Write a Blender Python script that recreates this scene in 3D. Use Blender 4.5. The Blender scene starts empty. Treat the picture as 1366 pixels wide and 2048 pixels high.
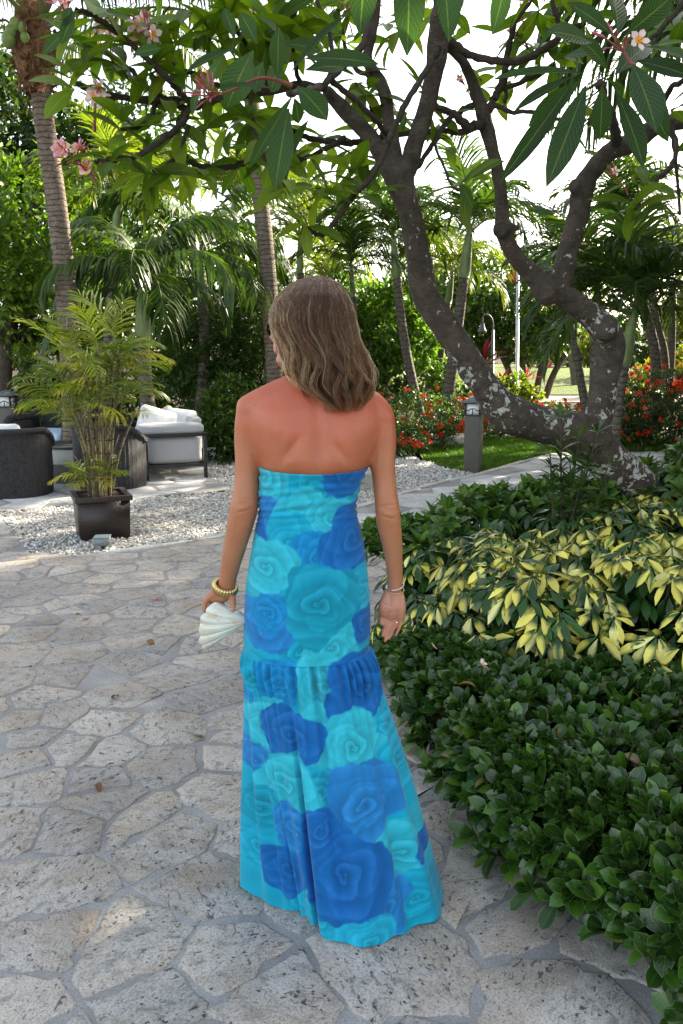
import bpy, bmesh, math, random
import numpy as np
from mathutils import Vector, Matrix

random.seed(7)
RNG = np.random.default_rng(7)
SC = bpy.context.scene
COL = SC.collection
PI = math.pi
R = math.radians

# ------------------------------------------------------------------ camera, sky, sun, exposure
F_PX, CX, CY = 1600.0, 683.0, 1024.0          # focal length and centre of the 1366 x 2048 photograph
CAM_H, PITCH = 1.5, R(11.4)
cam_data = bpy.data.cameras.new('camera')
cam = bpy.data.objects.new('camera', cam_data)
COL.objects.link(cam)
cam.location = (0, 0, CAM_H)
cam.rotation_euler = (PI / 2 - PITCH, 0, 0)
cam_data.sensor_fit = 'VERTICAL'
cam_data.sensor_height = 36.0
cam_data.lens = 36.0 * F_PX / 2048.0
cam_data.clip_start, cam_data.clip_end = 0.05, 3000
SC.camera = cam

SUN_AZ, SUN_EL = R(50), R(30)                  # azimuth measured from +Y towards +X
world = bpy.data.worlds.new('World')
SC.world = world
world.use_nodes = True
wn = world.node_tree.nodes
wn.clear()
sky = wn.new('ShaderNodeTexSky')
sky.sky_type = 'NISHITA'
sky.sun_disc = False
sky.sun_elevation = SUN_EL
sky.sun_rotation = SUN_AZ
sky.air_density, sky.dust_density, sky.ozone_density = 1.0, 2.0, 0.6
bg = wn.new('ShaderNodeBackground')
bg.inputs['Strength'].default_value = 0.125
wo = wn.new('ShaderNodeOutputWorld')
hsv = wn.new('ShaderNodeHueSaturation')          # thin bright haze: a paler, whiter sky all over
hsv.inputs['Saturation'].default_value = 0.68
tint = wn.new('ShaderNodeMix')
tint.data_type, tint.blend_type = 'RGBA', 'MULTIPLY'
tint.inputs['Factor'].default_value = 1.0
tint.inputs[7].default_value = (1.07, 1.0, 0.91, 1)
world.node_tree.links.new(sky.outputs[0], hsv.inputs['Color'])
world.node_tree.links.new(hsv.outputs[0], tint.inputs[6])
world.node_tree.links.new(tint.outputs[2], bg.inputs[0])
world.node_tree.links.new(bg.outputs[0], wo.inputs[0])

sun_data = bpy.data.lights.new('sun', 'SUN')
sun_data.energy = 5.0
sun_data.angle = R(0.6)
sun_data.color = (1.0, 0.9, 0.72)
sun = bpy.data.objects.new('sun', sun_data)
COL.objects.link(sun)
to_sun = Vector((math.sin(SUN_AZ) * math.cos(SUN_EL), math.cos(SUN_AZ) * math.cos(SUN_EL), math.sin(SUN_EL)))
sun.rotation_euler = to_sun.to_track_quat('Z', 'Y').to_euler()
sun.location = (12, 8, 14)

SC.view_settings.view_transform = 'Standard'
SC.view_settings.look = 'None'
SC.view_settings.exposure = 2.25
SC.view_settings.gamma = 1.0
SC.view_settings.use_curve_mapping = False
SC.render.engine = 'CYCLES'
SC.cycles.max_bounces = 8
SC.cycles.diffuse_bounces = 4
SC.cycles.glossy_bounces = 3
SC.cycles.transmission_bounces = 5
SC.cycles.transparent_max_bounces = 8
SC.cycles.sample_clamp_indirect = 6.0

# ------------------------------------------------------------------ helpers
CP, SP = math.cos(PITCH), math.sin(PITCH)


def P(px, py, Y):
    """world point at distance Y along +Y that stands behind the photo's pixel (px, py)"""
    x, v = (px - CX) / F_PX, (CY - py) / F_PX
    dy, dz = CP + v * SP, -SP + v * CP
    t = Y / dy
    return np.array([x * t, Y, CAM_H + dz * t])


def G(px, py, z=0.0):
    """world point on the level z behind the photo's pixel"""
    x, v = (px - CX) / F_PX, (CY - py) / F_PX
    dy, dz = CP + v * SP, -SP + v * CP
    t = (z - CAM_H) / dz
    return np.array([x * t, dy * t, z])


def pxm(Y):
    """metres per photo pixel at about eye level, distance Y"""
    return Y * CP / F_PX


def norm(v):
    v = np.asarray(v, float)
    return v / (np.linalg.norm(v, axis=-1, keepdims=True) + 1e-12)


def mesh_np(name, V, faces, mats=(), smooth=True, col=None, lf=None, mat_idx=None, uv=None):
    """mesh from numpy: faces is an (n,k) int array or a list of such arrays"""
    V = np.asarray(V, np.float32)
    fl = faces if isinstance(faces, list) else [faces]
    fl = [np.asarray(f, np.int32) for f in fl if len(f)]
    me = bpy.data.meshes.new(name)
    me.vertices.add(len(V))
    me.vertices.foreach_set('co', V.ravel())
    loops = np.concatenate([f.ravel() for f in fl])
    tot = np.concatenate([np.full(len(f), f.shape[1], np.int32) for f in fl])
    start = np.concatenate([[0], np.cumsum(tot)[:-1]]).astype(np.int32)
    me.loops.add(len(loops))
    me.loops.foreach_set('vertex_index', loops)
    me.polygons.add(len(tot))
    me.polygons.foreach_set('loop_start', start)
    if mat_idx is not None:
        me.polygons.foreach_set('material_index', np.asarray(mat_idx, np.int32))
    me.update(calc_edges=True)
    if smooth:
        me.polygons.foreach_set('use_smooth', np.ones(len(tot), bool))
    if col is not None:
        col = np.asarray(col, np.float32)
        if col.shape[1] == 3:
            col = np.concatenate([col, np.ones((len(col), 1), np.float32)], 1)
        a = me.color_attributes.new('col', 'FLOAT_COLOR', 'POINT')
        a.data.foreach_set('color', col.ravel())
    if lf is not None:
        a = me.attributes.new('lf', 'FLOAT_VECTOR', 'POINT')
        a.data.foreach_set('vector', np.asarray(lf, np.float32).ravel())
    for m in (mats if isinstance(mats, (list, tuple)) else [mats]):
        me.materials.append(m)
    return me


def link(name, me, parent=None, loc=None, mat4=None):
    o = bpy.data.objects.new(name, me)
    COL.objects.link(o)
    if parent is not None:
        o.parent = parent
    if mat4 is not None:
        o.matrix_basis = mat4
    elif loc is not None:
        o.location = loc
    return o


def tag(o, label=None, cat=None, group=None, kind=None):
    if label: o['label'] = label
    if cat: o['category'] = cat
    if group: o['group'] = group
    if kind: o['kind'] = kind
    return o


def thing(name, loc, label, cat, group=None, rz=0.0):
    o = bpy.data.objects.new(name, None)
    COL.objects.link(o)
    o.empty_display_size = 0.1
    o.location = loc
    o.rotation_euler = (0, 0, rz)
    return tag(o, label, cat, group)


def copy_tree(o, parent=None):
    c = o.copy()
    COL.objects.link(c)
    if parent is not None:
        c.parent = parent
    for ch in [x for x in bpy.data.objects if x.parent == o]:
        copy_tree(ch, c)
    return c


class MB:
    """collects vertices and faces of simple solids into one mesh"""

    def __init__(s):
        s.V, s.F3, s.F4, s.n = [], [], [], 0

    def add(s, V, F):
        V = np.asarray(V, float)
        F = np.asarray(F, int)
        (s.F4 if F.shape[1] == 4 else s.F3).append(F + s.n)
        s.V.append(V)
        s.n += len(V)
        return s

    def box(s, lo, hi, bev=0.0):
        lo, hi = np.array(lo, float), np.array(hi, float)
        if bev <= 0:
            V = np.array([[(lo, hi)[i][0], (lo, hi)[j][1], (lo, hi)[k][2]] for k in (0, 1) for j in (0, 1) for i in (0, 1)])
            F = [[0, 2, 3, 1], [4, 5, 7, 6], [0, 1, 5, 4], [2, 6, 7, 3], [0, 4, 6, 2], [1, 3, 7, 5]]
            return s.add(V, F)
        bm = bmesh.new()
        bmesh.ops.create_cube(bm, size=1)
        for v in bm.verts:
            v.co = Vector((lo + hi) / 2) + Vector([v.co[i] * (hi - lo)[i] for i in range(3)])
        bmesh.ops.bevel(bm, geom=bm.edges[:], offset=bev, segments=3, affect='EDGES', profile=0.5)
        bmesh.ops.triangulate(bm, faces=bm.faces[:])
        V = np.array([v.co[:] for v in bm.verts])
        bm.verts.index_update()
        F = np.array([[v.index for v in f.verts] for f in bm.faces])
        bm.free()
        return s.add(V, F)

    def tube(s, pts, rad, n=8, cap=True, flat=1.0, up=None):
        V, F, T = tube_np(pts, rad, n, cap, flat, up)
        k = s.n
        s.V.append(V)
        s.F4.append(F + k)
        if len(T):
            s.F3.append(T + k)
        s.n += len(V)
        return s

    def arrays(s):
        V = np.concatenate(s.V)
        fl = []
        if s.F3: fl.append(np.concatenate(s.F3))
        if s.F4: fl.append(np.concatenate(s.F4))
        return V, fl

    def build(s, name, mat, parent=None, smooth=False, loc=None, col=None):
        V, fl = s.arrays()
        return link(name, mesh_np(name, V, fl, mat, smooth, col=col), parent, loc)


def frames(pts, up=None):
    pts = np.asarray(pts, float)
    T = np.gradient(pts, axis=0)
    T = norm(T)
    u = np.array(up if up is not None else ((0, 0, 1) if abs(T[0][2]) < 0.9 else (0, -1, 0)), float)
    A = np.zeros_like(pts)
    for i in range(len(pts)):
        a = u - T[i] * np.dot(u, T[i])
        if np.linalg.norm(a) < 1e-4:
            a = np.cross(T[i], (1, 0.3, 0))
        u = a / np.linalg.norm(a)
        A[i] = u
    return T, A, np.cross(T, A)


def tube_np(pts, rad, n=8, cap=True, flat=1.0, up=None):
    pts = np.asarray(pts, float)
    rad = np.broadcast_to(np.asarray(rad, float), (len(pts),))
    T, A, B = frames(pts, up)
    th = np.arange(n) * 2 * PI / n
    V = (pts[:, None] + rad[:, None, None] * (np.cos(th)[None, :, None] * A[:, None] * flat + np.sin(th)[None, :, None] * B[:, None])).reshape(-1, 3)
    m = len(pts)
    i = np.arange(m - 1)[:, None] * n
    j = np.arange(n)[None]
    j2 = (j + 1) % n
    Fq = np.stack([i + j, i + n + j, i + n + j2, i + j2], -1).reshape(-1, 4)[:, ::-1]
    Tt = np.zeros((0, 3), int)
    if cap:
        V = np.concatenate([V, pts[:1], pts[-1:]])
        a, b = m * n, m * n + 1
        jj = np.arange(n)
        Tt = np.concatenate([np.stack([jj, (jj + 1) % n, np.full(n, a)], -1)[:, ::-1] if False else np.stack([(jj + 1) % n, jj, np.full(n, a)], -1)[:, ::-1],
                             np.stack([(m - 1) * n + jj, (m - 1) * n + (jj + 1) % n, np.full(n, b)], -1)[:, ::-1][:, ::-1]])
    return V, Fq, Tt


def smooth_line(pts, per=6):
    """Catmull-Rom through rows of any width"""
    p = np.asarray(pts, float)
    if len(p) < 3:
        t = np.linspace(0, 1, per + 1)[:, None]
        return p[0] * (1 - t) + p[-1] * t
    q = np.concatenate([[2 * p[0] - p[1]], p, [2 * p[-1] - p[-2]]])
    out = []
    for i in range(1, len(q) - 2):
        t = np.linspace(0, 1, per, endpoint=False)[:, None]
        a, b, c, d = q[i - 1], q[i], q[i + 1], q[i + 2]
        out.append(0.5 * (2 * b + (c - a) * t + (2 * a - 5 * b + 4 * c - d) * t ** 2 + (3 * b - a - 3 * c + d) * t ** 3))
    out.append(p[-1:])
    return np.concatenate(out)


def basis_from(d, n):
    """rotation matrices (N,3,3) with columns (side, along d, normal ~ n)"""
    d = norm(d)
    s = norm(np.cross(d, n))
    z = np.cross(s, d)
    return np.stack([s, d, z], -1)


def scatter_np(base, M, T, which=None):
    """base: list of (V, F, col) sharing topology; M (N,3,3) scaled rotations; T (N,3)"""
    if not isinstance(base, list):
        base = [base]
    N = len(T)
    which = RNG.integers(0, len(base), N) if which is None else which
    BV = np.stack([b[0] for b in base])[which]
    V = np.einsum('nij,nkj->nki', M, BV) + T[:, None]
    F = base[0][1]
    k = BV.shape[1]
    FF = (F[None] + (np.arange(N) * k)[:, None, None]).reshape(-1, F.shape[1])
    C = np.stack([b[2] for b in base])[which]
    return V.reshape(-1, 3), FF, C.reshape(N, k, 3)


def vnoise(p, scale=1.0, seed=0):
    """cheap smooth pseudo-noise of (N,3) points, about -1..1"""
    r = np.random.default_rng(seed)
    out = np.zeros(len(p))
    for k in range(7):
        w = r.normal(size=3) * scale * (0.7 + 0.35 * k)
        out += np.sin(p @ w + r.uniform(0, 6.28)) / (1 + 0.35 * k)
    return out / 3.2


# ------------------------------------------------------------------ materials
def new_mat(name):
    m = bpy.data.materials.new(name)
    m.use_nodes = True
    nt = m.node_tree
    nt.nodes.clear()
    out = nt.nodes.new('ShaderNodeOutputMaterial')
    return m, nt, out


class NT:
    """small node-tree writer"""

    def __init__(s, name):
        s.m, s.nt, s.out = new_mat(name)

    def n(s, t, **kw):
        nd = s.nt.nodes.new(t)
        for k, v in kw.items():
            if k in ('inp',):
                for kk, vv in v.items():
                    s.set(nd.inputs[kk], vv)
            else:
                setattr(nd, k, v)
        return nd

    def set(s, sock, v):
        if hasattr(v, 'is_output') or isinstance(v, bpy.types.NodeSocket):
            s.nt.links.new(v, sock)
        else:
            if sock.type == 'RGBA' and len(v) == 3:
                v = (*v, 1)
            sock.default_value = v

    def noise(s, scale, detail=4, rough=0.55, vec=None, dist=0.0):
        nd = s.n('ShaderNodeTexNoise')
        nd.inputs['Scale'].default_value = scale
        nd.inputs['Detail'].default_value = detail
        nd.inputs['Roughness'].default_value = rough
        nd.inputs['Distortion'].default_value = dist
        if vec is not None: s.set(nd.inputs['Vector'], vec)
        return nd.outputs['Fac']

    def vor(s, scale, vec=None, feature='F1', out='Distance', rnd=1.0):
        nd = s.n('ShaderNodeTexVoronoi', feature=feature)
        nd.inputs['Scale'].default_value = scale
        if 'Randomness' in nd.inputs: nd.inputs['Randomness'].default_value = rnd
        if vec is not None: s.set(nd.inputs['Vector'], vec)
        return nd.outputs[out]

    def ramp(s, fac, stops, interp='LINEAR'):
        nd = s.n('ShaderNodeValToRGB')
        cr = nd.color_ramp
        cr.interpolation = interp
        while len(cr.elements) < len(stops): cr.elements.new(0.5)
        for e, (p, c) in zip(cr.elements, stops):
            e.position = p
            e.color = (*c, 1) if hasattr(c, '__len__') else (c, c, c, 1)
        s.set(nd.inputs[0], fac)
        return nd.outputs[0]

    def math(s, op, a, b=0.0, c=None):
        nd = s.n('ShaderNodeMath', operation=op)
        s.set(nd.inputs[0], a)
        s.set(nd.inputs[1], b)
        if c is not None: s.set(nd.inputs[2], c)
        return nd.outputs[0]

    def mix(s, fac, a, b, mode='MIX'):
        nd = s.n('ShaderNodeMix', data_type='RGBA', blend_type=mode)
        s.set(nd.inputs['Factor'], fac)
        s.set(nd.inputs[6], a)
        s.set(nd.inputs[7], b)
        return nd.outputs[2]

    def coord(s, which='Object'):
        return s.n('ShaderNodeTexCoord').outputs[which]

    def pos(s):
        return s.n('ShaderNodeNewGeometry').outputs['Position']

    def mapping(s, vec, scale=(1, 1, 1), rot=(0, 0, 0)):
        nd = s.n('ShaderNodeMapping')
        s.set(nd.inputs['Vector'], vec)
        nd.inputs['Scale'].default_value = scale
        nd.inputs['Rotation'].default_value = rot
        return nd.outputs[0]

    def attr(s, name, out='Color'):
        return s.n('ShaderNodeAttribute', attribute_name=name).outputs[out]

    def bump(s, h, dist=0.01, strength=1.0):
        nd = s.n('ShaderNodeBump')
        s.set(nd.inputs['Height'], h)
        nd.inputs['Distance'].default_value = dist
        nd.inputs['Strength'].default_value = strength
        return nd.outputs[0]

    def bsdf(s, color, rough=0.6, spec=0.5, normal=None, metal=0.0, **kw):
        nd = s.n('ShaderNodeBsdfPrincipled')
        s.set(nd.inputs['Base Color'], color)
        s.set(nd.inputs['Roughness'], rough)
        s.set(nd.inputs['Metallic'], metal)
        s.set(nd.inputs['Specular IOR Level'], spec)
        if normal is not None: s.set(nd.inputs['Normal'], normal)
        for k, v in kw.items():
            s.set(nd.inputs[k.replace('_', ' ')], v)
        return nd.outputs[0]

    def done(s, shader):
        s.nt.links.new(shader, s.out.inputs['Surface'])
        return s.m


def plain(name, color, rough=0.6, spec=0.4, metal=0.0, nscale=8.0, namp=0.18, bump=0.0, bscale=60.0):
    t = NT(name)
    co = t.coord('Object')
    f = t.noise(nscale, 5, 0.6, co)
    c = np.array(color)
    colr = t.ramp(f, [(0.3, tuple(c * (1 - namp))), (0.7, tuple(np.minimum(c * (1 + namp), 1)))])
    nrm = t.bump(t.noise(bscale, 3, 0.6, co), bump) if bump else None
    return t.done(t.bsdf(colr, rough, spec, nrm, metal))


def leaf_mat(name, rough=0.35, spec=0.5, trans=0.35, veins=0.0, vein_n=26, gain=1.0, tint=(1.35, 1.5, 0.55), edge=None):
    """leaf: colour from the mesh's own 'col', a little variation per leaf, light shining through"""
    t = NT(name)
    c = t.attr('col')
    rnd = t.n('ShaderNodeObjectInfo').outputs['Random']
    k = t.math('MULTIPLY_ADD', rnd, 0.5, 0.75 * gain)
    nz = t.noise(9, 3, 0.6, t.pos())
    k = t.math('MULTIPLY', k, t.math('MULTIPLY_ADD', nz, 0.5, 0.75))
    kk = t.n('ShaderNodeCombineColor')
    for i in range(3): t.set(kk.inputs[i], k)
    c = t.mix(1.0, c, kk.outputs[0], 'MULTIPLY')
    nrm = None
    if veins:
        sep = t.n('ShaderNodeSeparateXYZ')
        t.set(sep.inputs[0], t.attr('lf', 'Vector'))
        au = t.math('ABSOLUTE', sep.outputs[0])
        ph = t.math('SUBTRACT', t.math('MULTIPLY', sep.outputs[1], vein_n), t.math('MULTIPLY', au, 3.2))
        tri = t.math('PINGPONG', ph, 0.5)
        vein = t.math('LESS_THAN', tri, 0.06)
        mid = t.math('LESS_THAN', au, 0.055)
        v = t.math('MAXIMUM', t.math('MULTIPLY', vein, 0.45), mid)
        c = t.mix(t.math('MULTIPLY', v, veins), c, (0.30, 0.42, 0.12))
        if edge:
            e = t.math('GREATER_THAN', au, 0.93)
            c = t.mix(t.math('MULTIPLY', e, 0.75), c, edge)
        nrm = t.bump(t.math('SMOOTH_MIN', tri, 0.25, 0.1), 0.012, 0.5 if veins > 0.2 else 0.12)
    b = t.bsdf(c, rough, spec, nrm)
    tr = t.n('ShaderNodeBsdfTranslucent')
    t.set(tr.inputs['Color'], t.mix(1.0, c, (*tint, 1), 'MULTIPLY'))
    mx = t.n('ShaderNodeMixShader')
    mx.inputs[0].default_value = trans
    t.nt.links.new(b, mx.inputs[1])
    t.nt.links.new(tr.outputs[0], mx.inputs[2])
    return t.done(mx.outputs[0])


def leaf_shape(L=1.0, W=0.4, n=5, fold=0.15, curl=0.15, widest=0.5, tip=1.0, col=(0.05, 0.12, 0.03), mid=None, twist=0.0):
    """one leaf along +Y with a raised fold along its midrib: V, quads, col, lf"""
    v = np.linspace(0, 1, n + 1)
    p = math.log(0.5) / math.log(widest)
    prof = np.sin(PI * v ** p) ** tip
    prof[0], prof[-1] = 0.06, 0.02
    w = W / 2 * prof
    z = -curl * L * v ** 2
    y = L * v * (1 - 0.25 * curl * v)
    V, lf = [], []
    for i in range(n + 1):
        for u in (-1, 0, 1):
            V.append([u * w[i], y[i], z[i] + abs(u) * fold * w[i] * 2 + u * twist * w[i] * v[i]])
            lf.append([u, v[i], 0])
    V = np.array(V)
    F = []
    for i in range(n):
        for k in (0, 1):
            a = i * 3 + k
            F.append([a, a + 1, a + 4, a + 3])
    c = np.tile(np.array(col, float), (len(V), 1))
    if mid is not None:
        c[1::3] = mid
    return V, np.array(F), c, np.array(lf)
# ================================================================== ground, paving, gravel, lawns
def stone_mat(name, light, dark, warm, pit=1.0, scale=1.0):
    t = NT(name)
    rnd = t.n('ShaderNodeObjectInfo').outputs['Random']
    off = t.n('ShaderNodeCombineXYZ')
    t.set(off.inputs[0], t.math('MULTIPLY', rnd, 37.0))
    t.set(off.inputs[1], t.math('MULTIPLY', rnd, 91.0))
    add = t.n('ShaderNodeVectorMath', operation='ADD')
    t.set(add.inputs[0], t.pos())
    t.set(add.inputs[1], off.outputs[0])
    rot = t.n('ShaderNodeVectorRotate', rotation_type='Z_AXIS')
    t.set(rot.inputs['Vector'], add.outputs[0])
    t.set(rot.inputs['Angle'], t.math('MULTIPLY', rnd, 61.0))
    co = rot.outputs[0]
    big = t.noise(4.5 * scale, 6, 0.62, co, 0.6)
    mid = t.noise(22 * scale, 7, 0.68, t.mapping(co, (0.8, 1.25, 1)), 0.5)
    fine = t.noise(170 * scale, 4, 0.75, co)
    c = t.ramp(mid, [(0.36, dark), (0.49, light), (0.68, tuple(min(1, x * 1.13) for x in light))])
    c = t.mix(t.math('MULTIPLY', t.ramp(big, [(0.42, 0.0), (0.68, 1.0)]), 0.75), c, warm)
    tint = t.ramp(rnd, [(0.0, (0.80, 0.81, 0.83)), (0.5, (1.0, 0.985, 0.965)), (1.0, (1.14, 1.12, 1.09))])
    c = t.mix(1.0, c, tint, 'MULTIPLY')
    c = t.mix(0.85, c, t.ramp(fine, [(0.34, 0.42), (0.52, 1.0), (0.7, 1.2)]), 'MULTIPLY')
    # travertine holes: stretched voids gathered in bands, and scattered single pits
    band = t.ramp(t.noise(5.5 * scale, 3, 0.5, t.mapping(co, (0.7, 1.6, 1))), [(0.40, 0.0), (0.56, 1.0)])
    hol = t.noise(52 * scale, 5, 0.62, t.mapping(co, (0.75, 1.25, 1)), 0.6)
    holes = t.math('MULTIPLY', t.ramp(hol, [(0.60, 0.0), (0.65, 1.0)]), band)
    pits = t.ramp(t.vor(38 * scale, t.mapping(co, (0.85, 1.2, 1))), [(0.10, 1.0), (0.17, 0.0)])
    pits = t.math('MULTIPLY', pits, t.ramp(t.noise(9 * scale, 2, 0.5, co), [(0.47, 0.0), (0.55, 1.0)]))
    spk = t.math('MULTIPLY', t.ramp(t.vor(95 * scale, t.mapping(co, (0.7, 1.3, 1))), [(0.10, 1.0), (0.2, 0.0)]), t.ramp(t.noise(14 * scale, 3, 0.6, co), [(0.45, 0.0), (0.6, 0.8)]))
    pits = t.math('MAXIMUM', pits, spk)
    crack = t.ramp(t.vor(3.1 * scale, t.mapping(co, (1, 1, 1)), 'DISTANCE_TO_EDGE'), [(0.0, 1.0), (0.007, 0.0)])
    crack = t.math('MULTIPLY', crack, t.ramp(t.noise(3.0, 2, 0.5, co), [(0.62, 0.0), (0.68, 0.6)]))
    dk = t.math('MULTIPLY', t.math('MAXIMUM', t.math('MAXIMUM', holes, pits), crack), pit)
    c = t.mix(t.math('MULTIPLY', dk, 0.88), c, (0.035, 0.034, 0.034))
    stain = t.ramp(t.noise(2.2, 5, 0.6, t.pos(), 0.5), [(0.35, 0.72), (0.6, 1.08)])
    c = t.mix(0.8, c, stain, 'MULTIPLY')
    rust = t.ramp(t.noise(7.0, 2, 0.5, t.mapping(co, (1, 1, 3))), [(0.745, 0.0), (0.79, 0.55)])
    c = t.mix(rust, c, (0.30, 0.15, 0.06))
    h = t.math('ADD', t.math('MULTIPLY', mid, 0.55), t.math('MULTIPLY', fine, 0.25))
    h = t.math('SUBTRACT', h, t.math('MULTIPLY', dk, 0.9))
    return t.done(t.bsdf(c, 0.72, 0.35, t.bump(h, 0.012, 0.75)))


def mortar_mat(name, a, b):
    t = NT(name)
    co = t.pos()
    f = t.noise(5, 6, 0.65, co, 0.4)
    g = t.noise(150, 4, 0.75, co)
    c = t.ramp(f, [(0.3, a), (0.7, b)])
    c = t.mix(0.85, c, t.ramp(t.noise(1.7, 5, 0.65, co, 0.6), [(0.35, 0.66), (0.62, 1.12)]), 'MULTIPLY')
    c = t.mix(0.7, c, t.ramp(g, [(0.36, 0.55), (0.6, 1.1)]), 'MULTIPLY')
    h = t.math('ADD', t.math('MULTIPLY', t.noise(35, 5, 0.7, co), 0.6), t.math('MULTIPLY', g, 0.3))
    return t.done(t.bsdf(c, 0.85, 0.25, t.bump(h, 0.01, 0.6)))


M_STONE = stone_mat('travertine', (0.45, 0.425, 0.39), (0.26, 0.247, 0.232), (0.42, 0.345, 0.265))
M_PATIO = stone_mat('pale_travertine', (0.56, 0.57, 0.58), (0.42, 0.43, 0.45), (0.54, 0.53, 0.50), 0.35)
M_MORTAR = mortar_mat('mortar', (0.27, 0.266, 0.257), (0.39, 0.384, 0.37))
M_MORTAR2 = mortar_mat('pale_mortar', (0.27, 0.27, 0.26), (0.37, 0.36, 0.34))
M_SOIL = plain('mulch_soil', (0.045, 0.034, 0.026), 0.95, 0.1, 0, 6, 0.5, 0.02, 40)


def clip(poly, a, b, c):
    """keep the side a*x + b*y <= c"""
    out = []
    n = len(poly)
    for i in range(n):
        p, q = poly[i], poly[(i + 1) % n]
        dp, dq = a * p[0] + b * p[1] - c, a * q[0] + b * q[1] - c
        if dp <= 0: out.append(p)
        if (dp < 0 < dq) or (dq < 0 < dp):
            t = dp / (dp - dq)
            out.append((p[0] + t * (q[0] - p[0]), p[1] + t * (q[1] - p[1])))
    return out


def scatter_points(x0, x1, y0, y1, rmin, rmax, tries, rng, stretch=1.0):
    pts, rad = [], []
    for _ in range(tries):
        x, y = rng.uniform(x0, x1), rng.uniform(y0, y1)
        r = rng.uniform(rmin, rmax) if rng.random() > 0.22 else rmin * rng.uniform(0.55, 0.9)
        ok = True
        for (a, b), s in zip(pts, rad):
            if abs(b - y) < 1 and ((a - x) / stretch) ** 2 + (b - y) ** 2 < ((r + s) / 2) ** 2:
                ok = False
                break
        if ok:
            pts.append((x, y))
            rad.append(r)
    return pts


def cells(pts, box, rng):
    A = np.array(pts)
    out = []
    for i, (x, y) in enumerate(pts):
        d = ((A - A[i]) ** 2).sum(1)
        poly = [(x - box, y - box), (x + box, y - box), (x + box, y + box), (x - box, y + box)]
        for j in np.argsort(d)[1:22]:
            nx, ny = A[j] - A[i]
            mx, my = (A[j] + A[i]) / 2
            poly = clip(poly, nx, ny, nx * mx + ny * my)
            if len(poly) < 3: break
        if len(poly) >= 3: out.append(poly)
    return out


def area(p):
    p = np.array(p)
    return 0.5 * abs(np.dot(p[:, 0], np.roll(p[:, 1], -1)) - np.dot(p[:, 1], np.roll(p[:, 0], -1)))


def stone_mesh(poly, gap, h, rng, step=0.085, rag=0.006, mat=None, chop=0.05):
    """one flagstone: ragged outline, bevelled edge; returns mesh and centre"""
    n = len(poly)
    c = np.mean(poly, 0)
    q = list(poly)
    cx, cy = c
    for i in range(n):
        (x0, y0), (x1, y1) = poly[i], poly[(i + 1) % n]
        nx, ny = y1 - y0, -(x1 - x0)
        l = math.hypot(nx, ny)
        if l < 1e-5: continue
        nx, ny = nx / l, ny / l
        if nx * (cx - x0) + ny * (cy - y0) > 0: nx, ny = -nx, -ny
        g = gap * rng.choice([0.35, 0.7, 1.0, 1.5, 2.4], p=[0.2, 0.3, 0.25, 0.15, 0.1])
        q = clip(q, nx, ny, nx * x0 + ny * y0 - g)
        if len(q) < 3: return None
    # knock some corners off
    for (x, y) in list(q):
        if rng.random() < chop:
            dx, dy = x - cx, y - cy
            l = math.hypot(dx, dy) + 1e-6
            a = rng.normal(0, 0.5)
            ux, uy = (dx * math.cos(a) - dy * math.sin(a)) / l, (dx * math.sin(a) + dy * math.cos(a)) / l
            q = clip(q, ux, uy, ux * x + uy * y - rng.uniform(0.03, 0.13) * l)
            if len(q) < 3: return None
    q = np.array(q)
    if area(q) < 0.0022: return None
    out = []
    for i in range(len(q)):
        a, b = q[i], q[(i + 1) % len(q)]
        m = max(1, int(np.linalg.norm(b - a) / step))
        for k in range(m): out.append(a + (b - a) * k / m)
    out = np.array(out)
    # soften, then make it ragged
    out = 0.92 * out + 0.04 * np.roll(out, 1, 0) + 0.04 * np.roll(out, -1, 0)
    out += rng.normal(0, rag * np.clip(math.sqrt(area(q)) / 0.25, 0.5, 1.2), out.shape)
    c = out.mean(0)
    m = len(out)
    d = out - c
    l = np.linalg.norm(d, axis=1, keepdims=True)
    inner = out - d / l * np.minimum(0.009, 0.2 * l)
    tilt = rng.normal(0, 0.006, 2)
    z = h + d @ tilt
    r0 = np.c_[d * 1.0, np.full(m, -0.012)]
    r1 = np.c_[d, np.maximum(z - 0.0045 + rng.normal(0, 0.0012, m), 0.0015)]
    r2 = np.c_[inner - c, np.maximum(z, 0.003)]
    V = np.concatenate([r0, r1, r2, [[0, 0, h]]])
    i = np.arange(m)
    j = (i + 1) % m
    ccw = np.cross(np.r_[d[1] - d[0], 0], np.r_[-d[0], 0])[2] > 0
    Fq = np.concatenate([np.stack([i, j, m + j, m + i], 1), np.stack([m + i, m + j, 2 * m + j, 2 * m + i], 1)])
    Ft = np.stack([2 * m + i, 2 * m + j, np.full(m, 3 * m)], 1)
    if not ccw: Fq, Ft = Fq[:, ::-1], Ft[:, ::-1]
    return (V, Ft, Fq, mat), c, area(q)


def stone_obj(name, s, parent):
    (V, Ft, Fq, mat), c, a = s
    return link(name, mesh_np(name, V, [Ft, Fq], mat, False), parent, (c[0], c[1], 0.0))


def stone_rest(name, lst, parent):
    """stones beyond the limit: real geometry, one part"""
    for mat in {s[0][3].name: s[0][3] for s in lst}.values():
        V, T, Q, k = [], [], [], 0
        for s in lst:
            if s[0][3] != mat: continue
            v = s[0][0] + np.array([s[1][0], s[1][1], 0.0])
            V.append(v); T.append(s[0][1] + k); Q.append(s[0][2] + k)
            k += len(v)
        o = link(name, mesh_np(name, np.concatenate(V), [np.concatenate(T), np.concatenate(Q)], mat, False), parent)
        o['kind'] = 'stuff'


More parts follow.
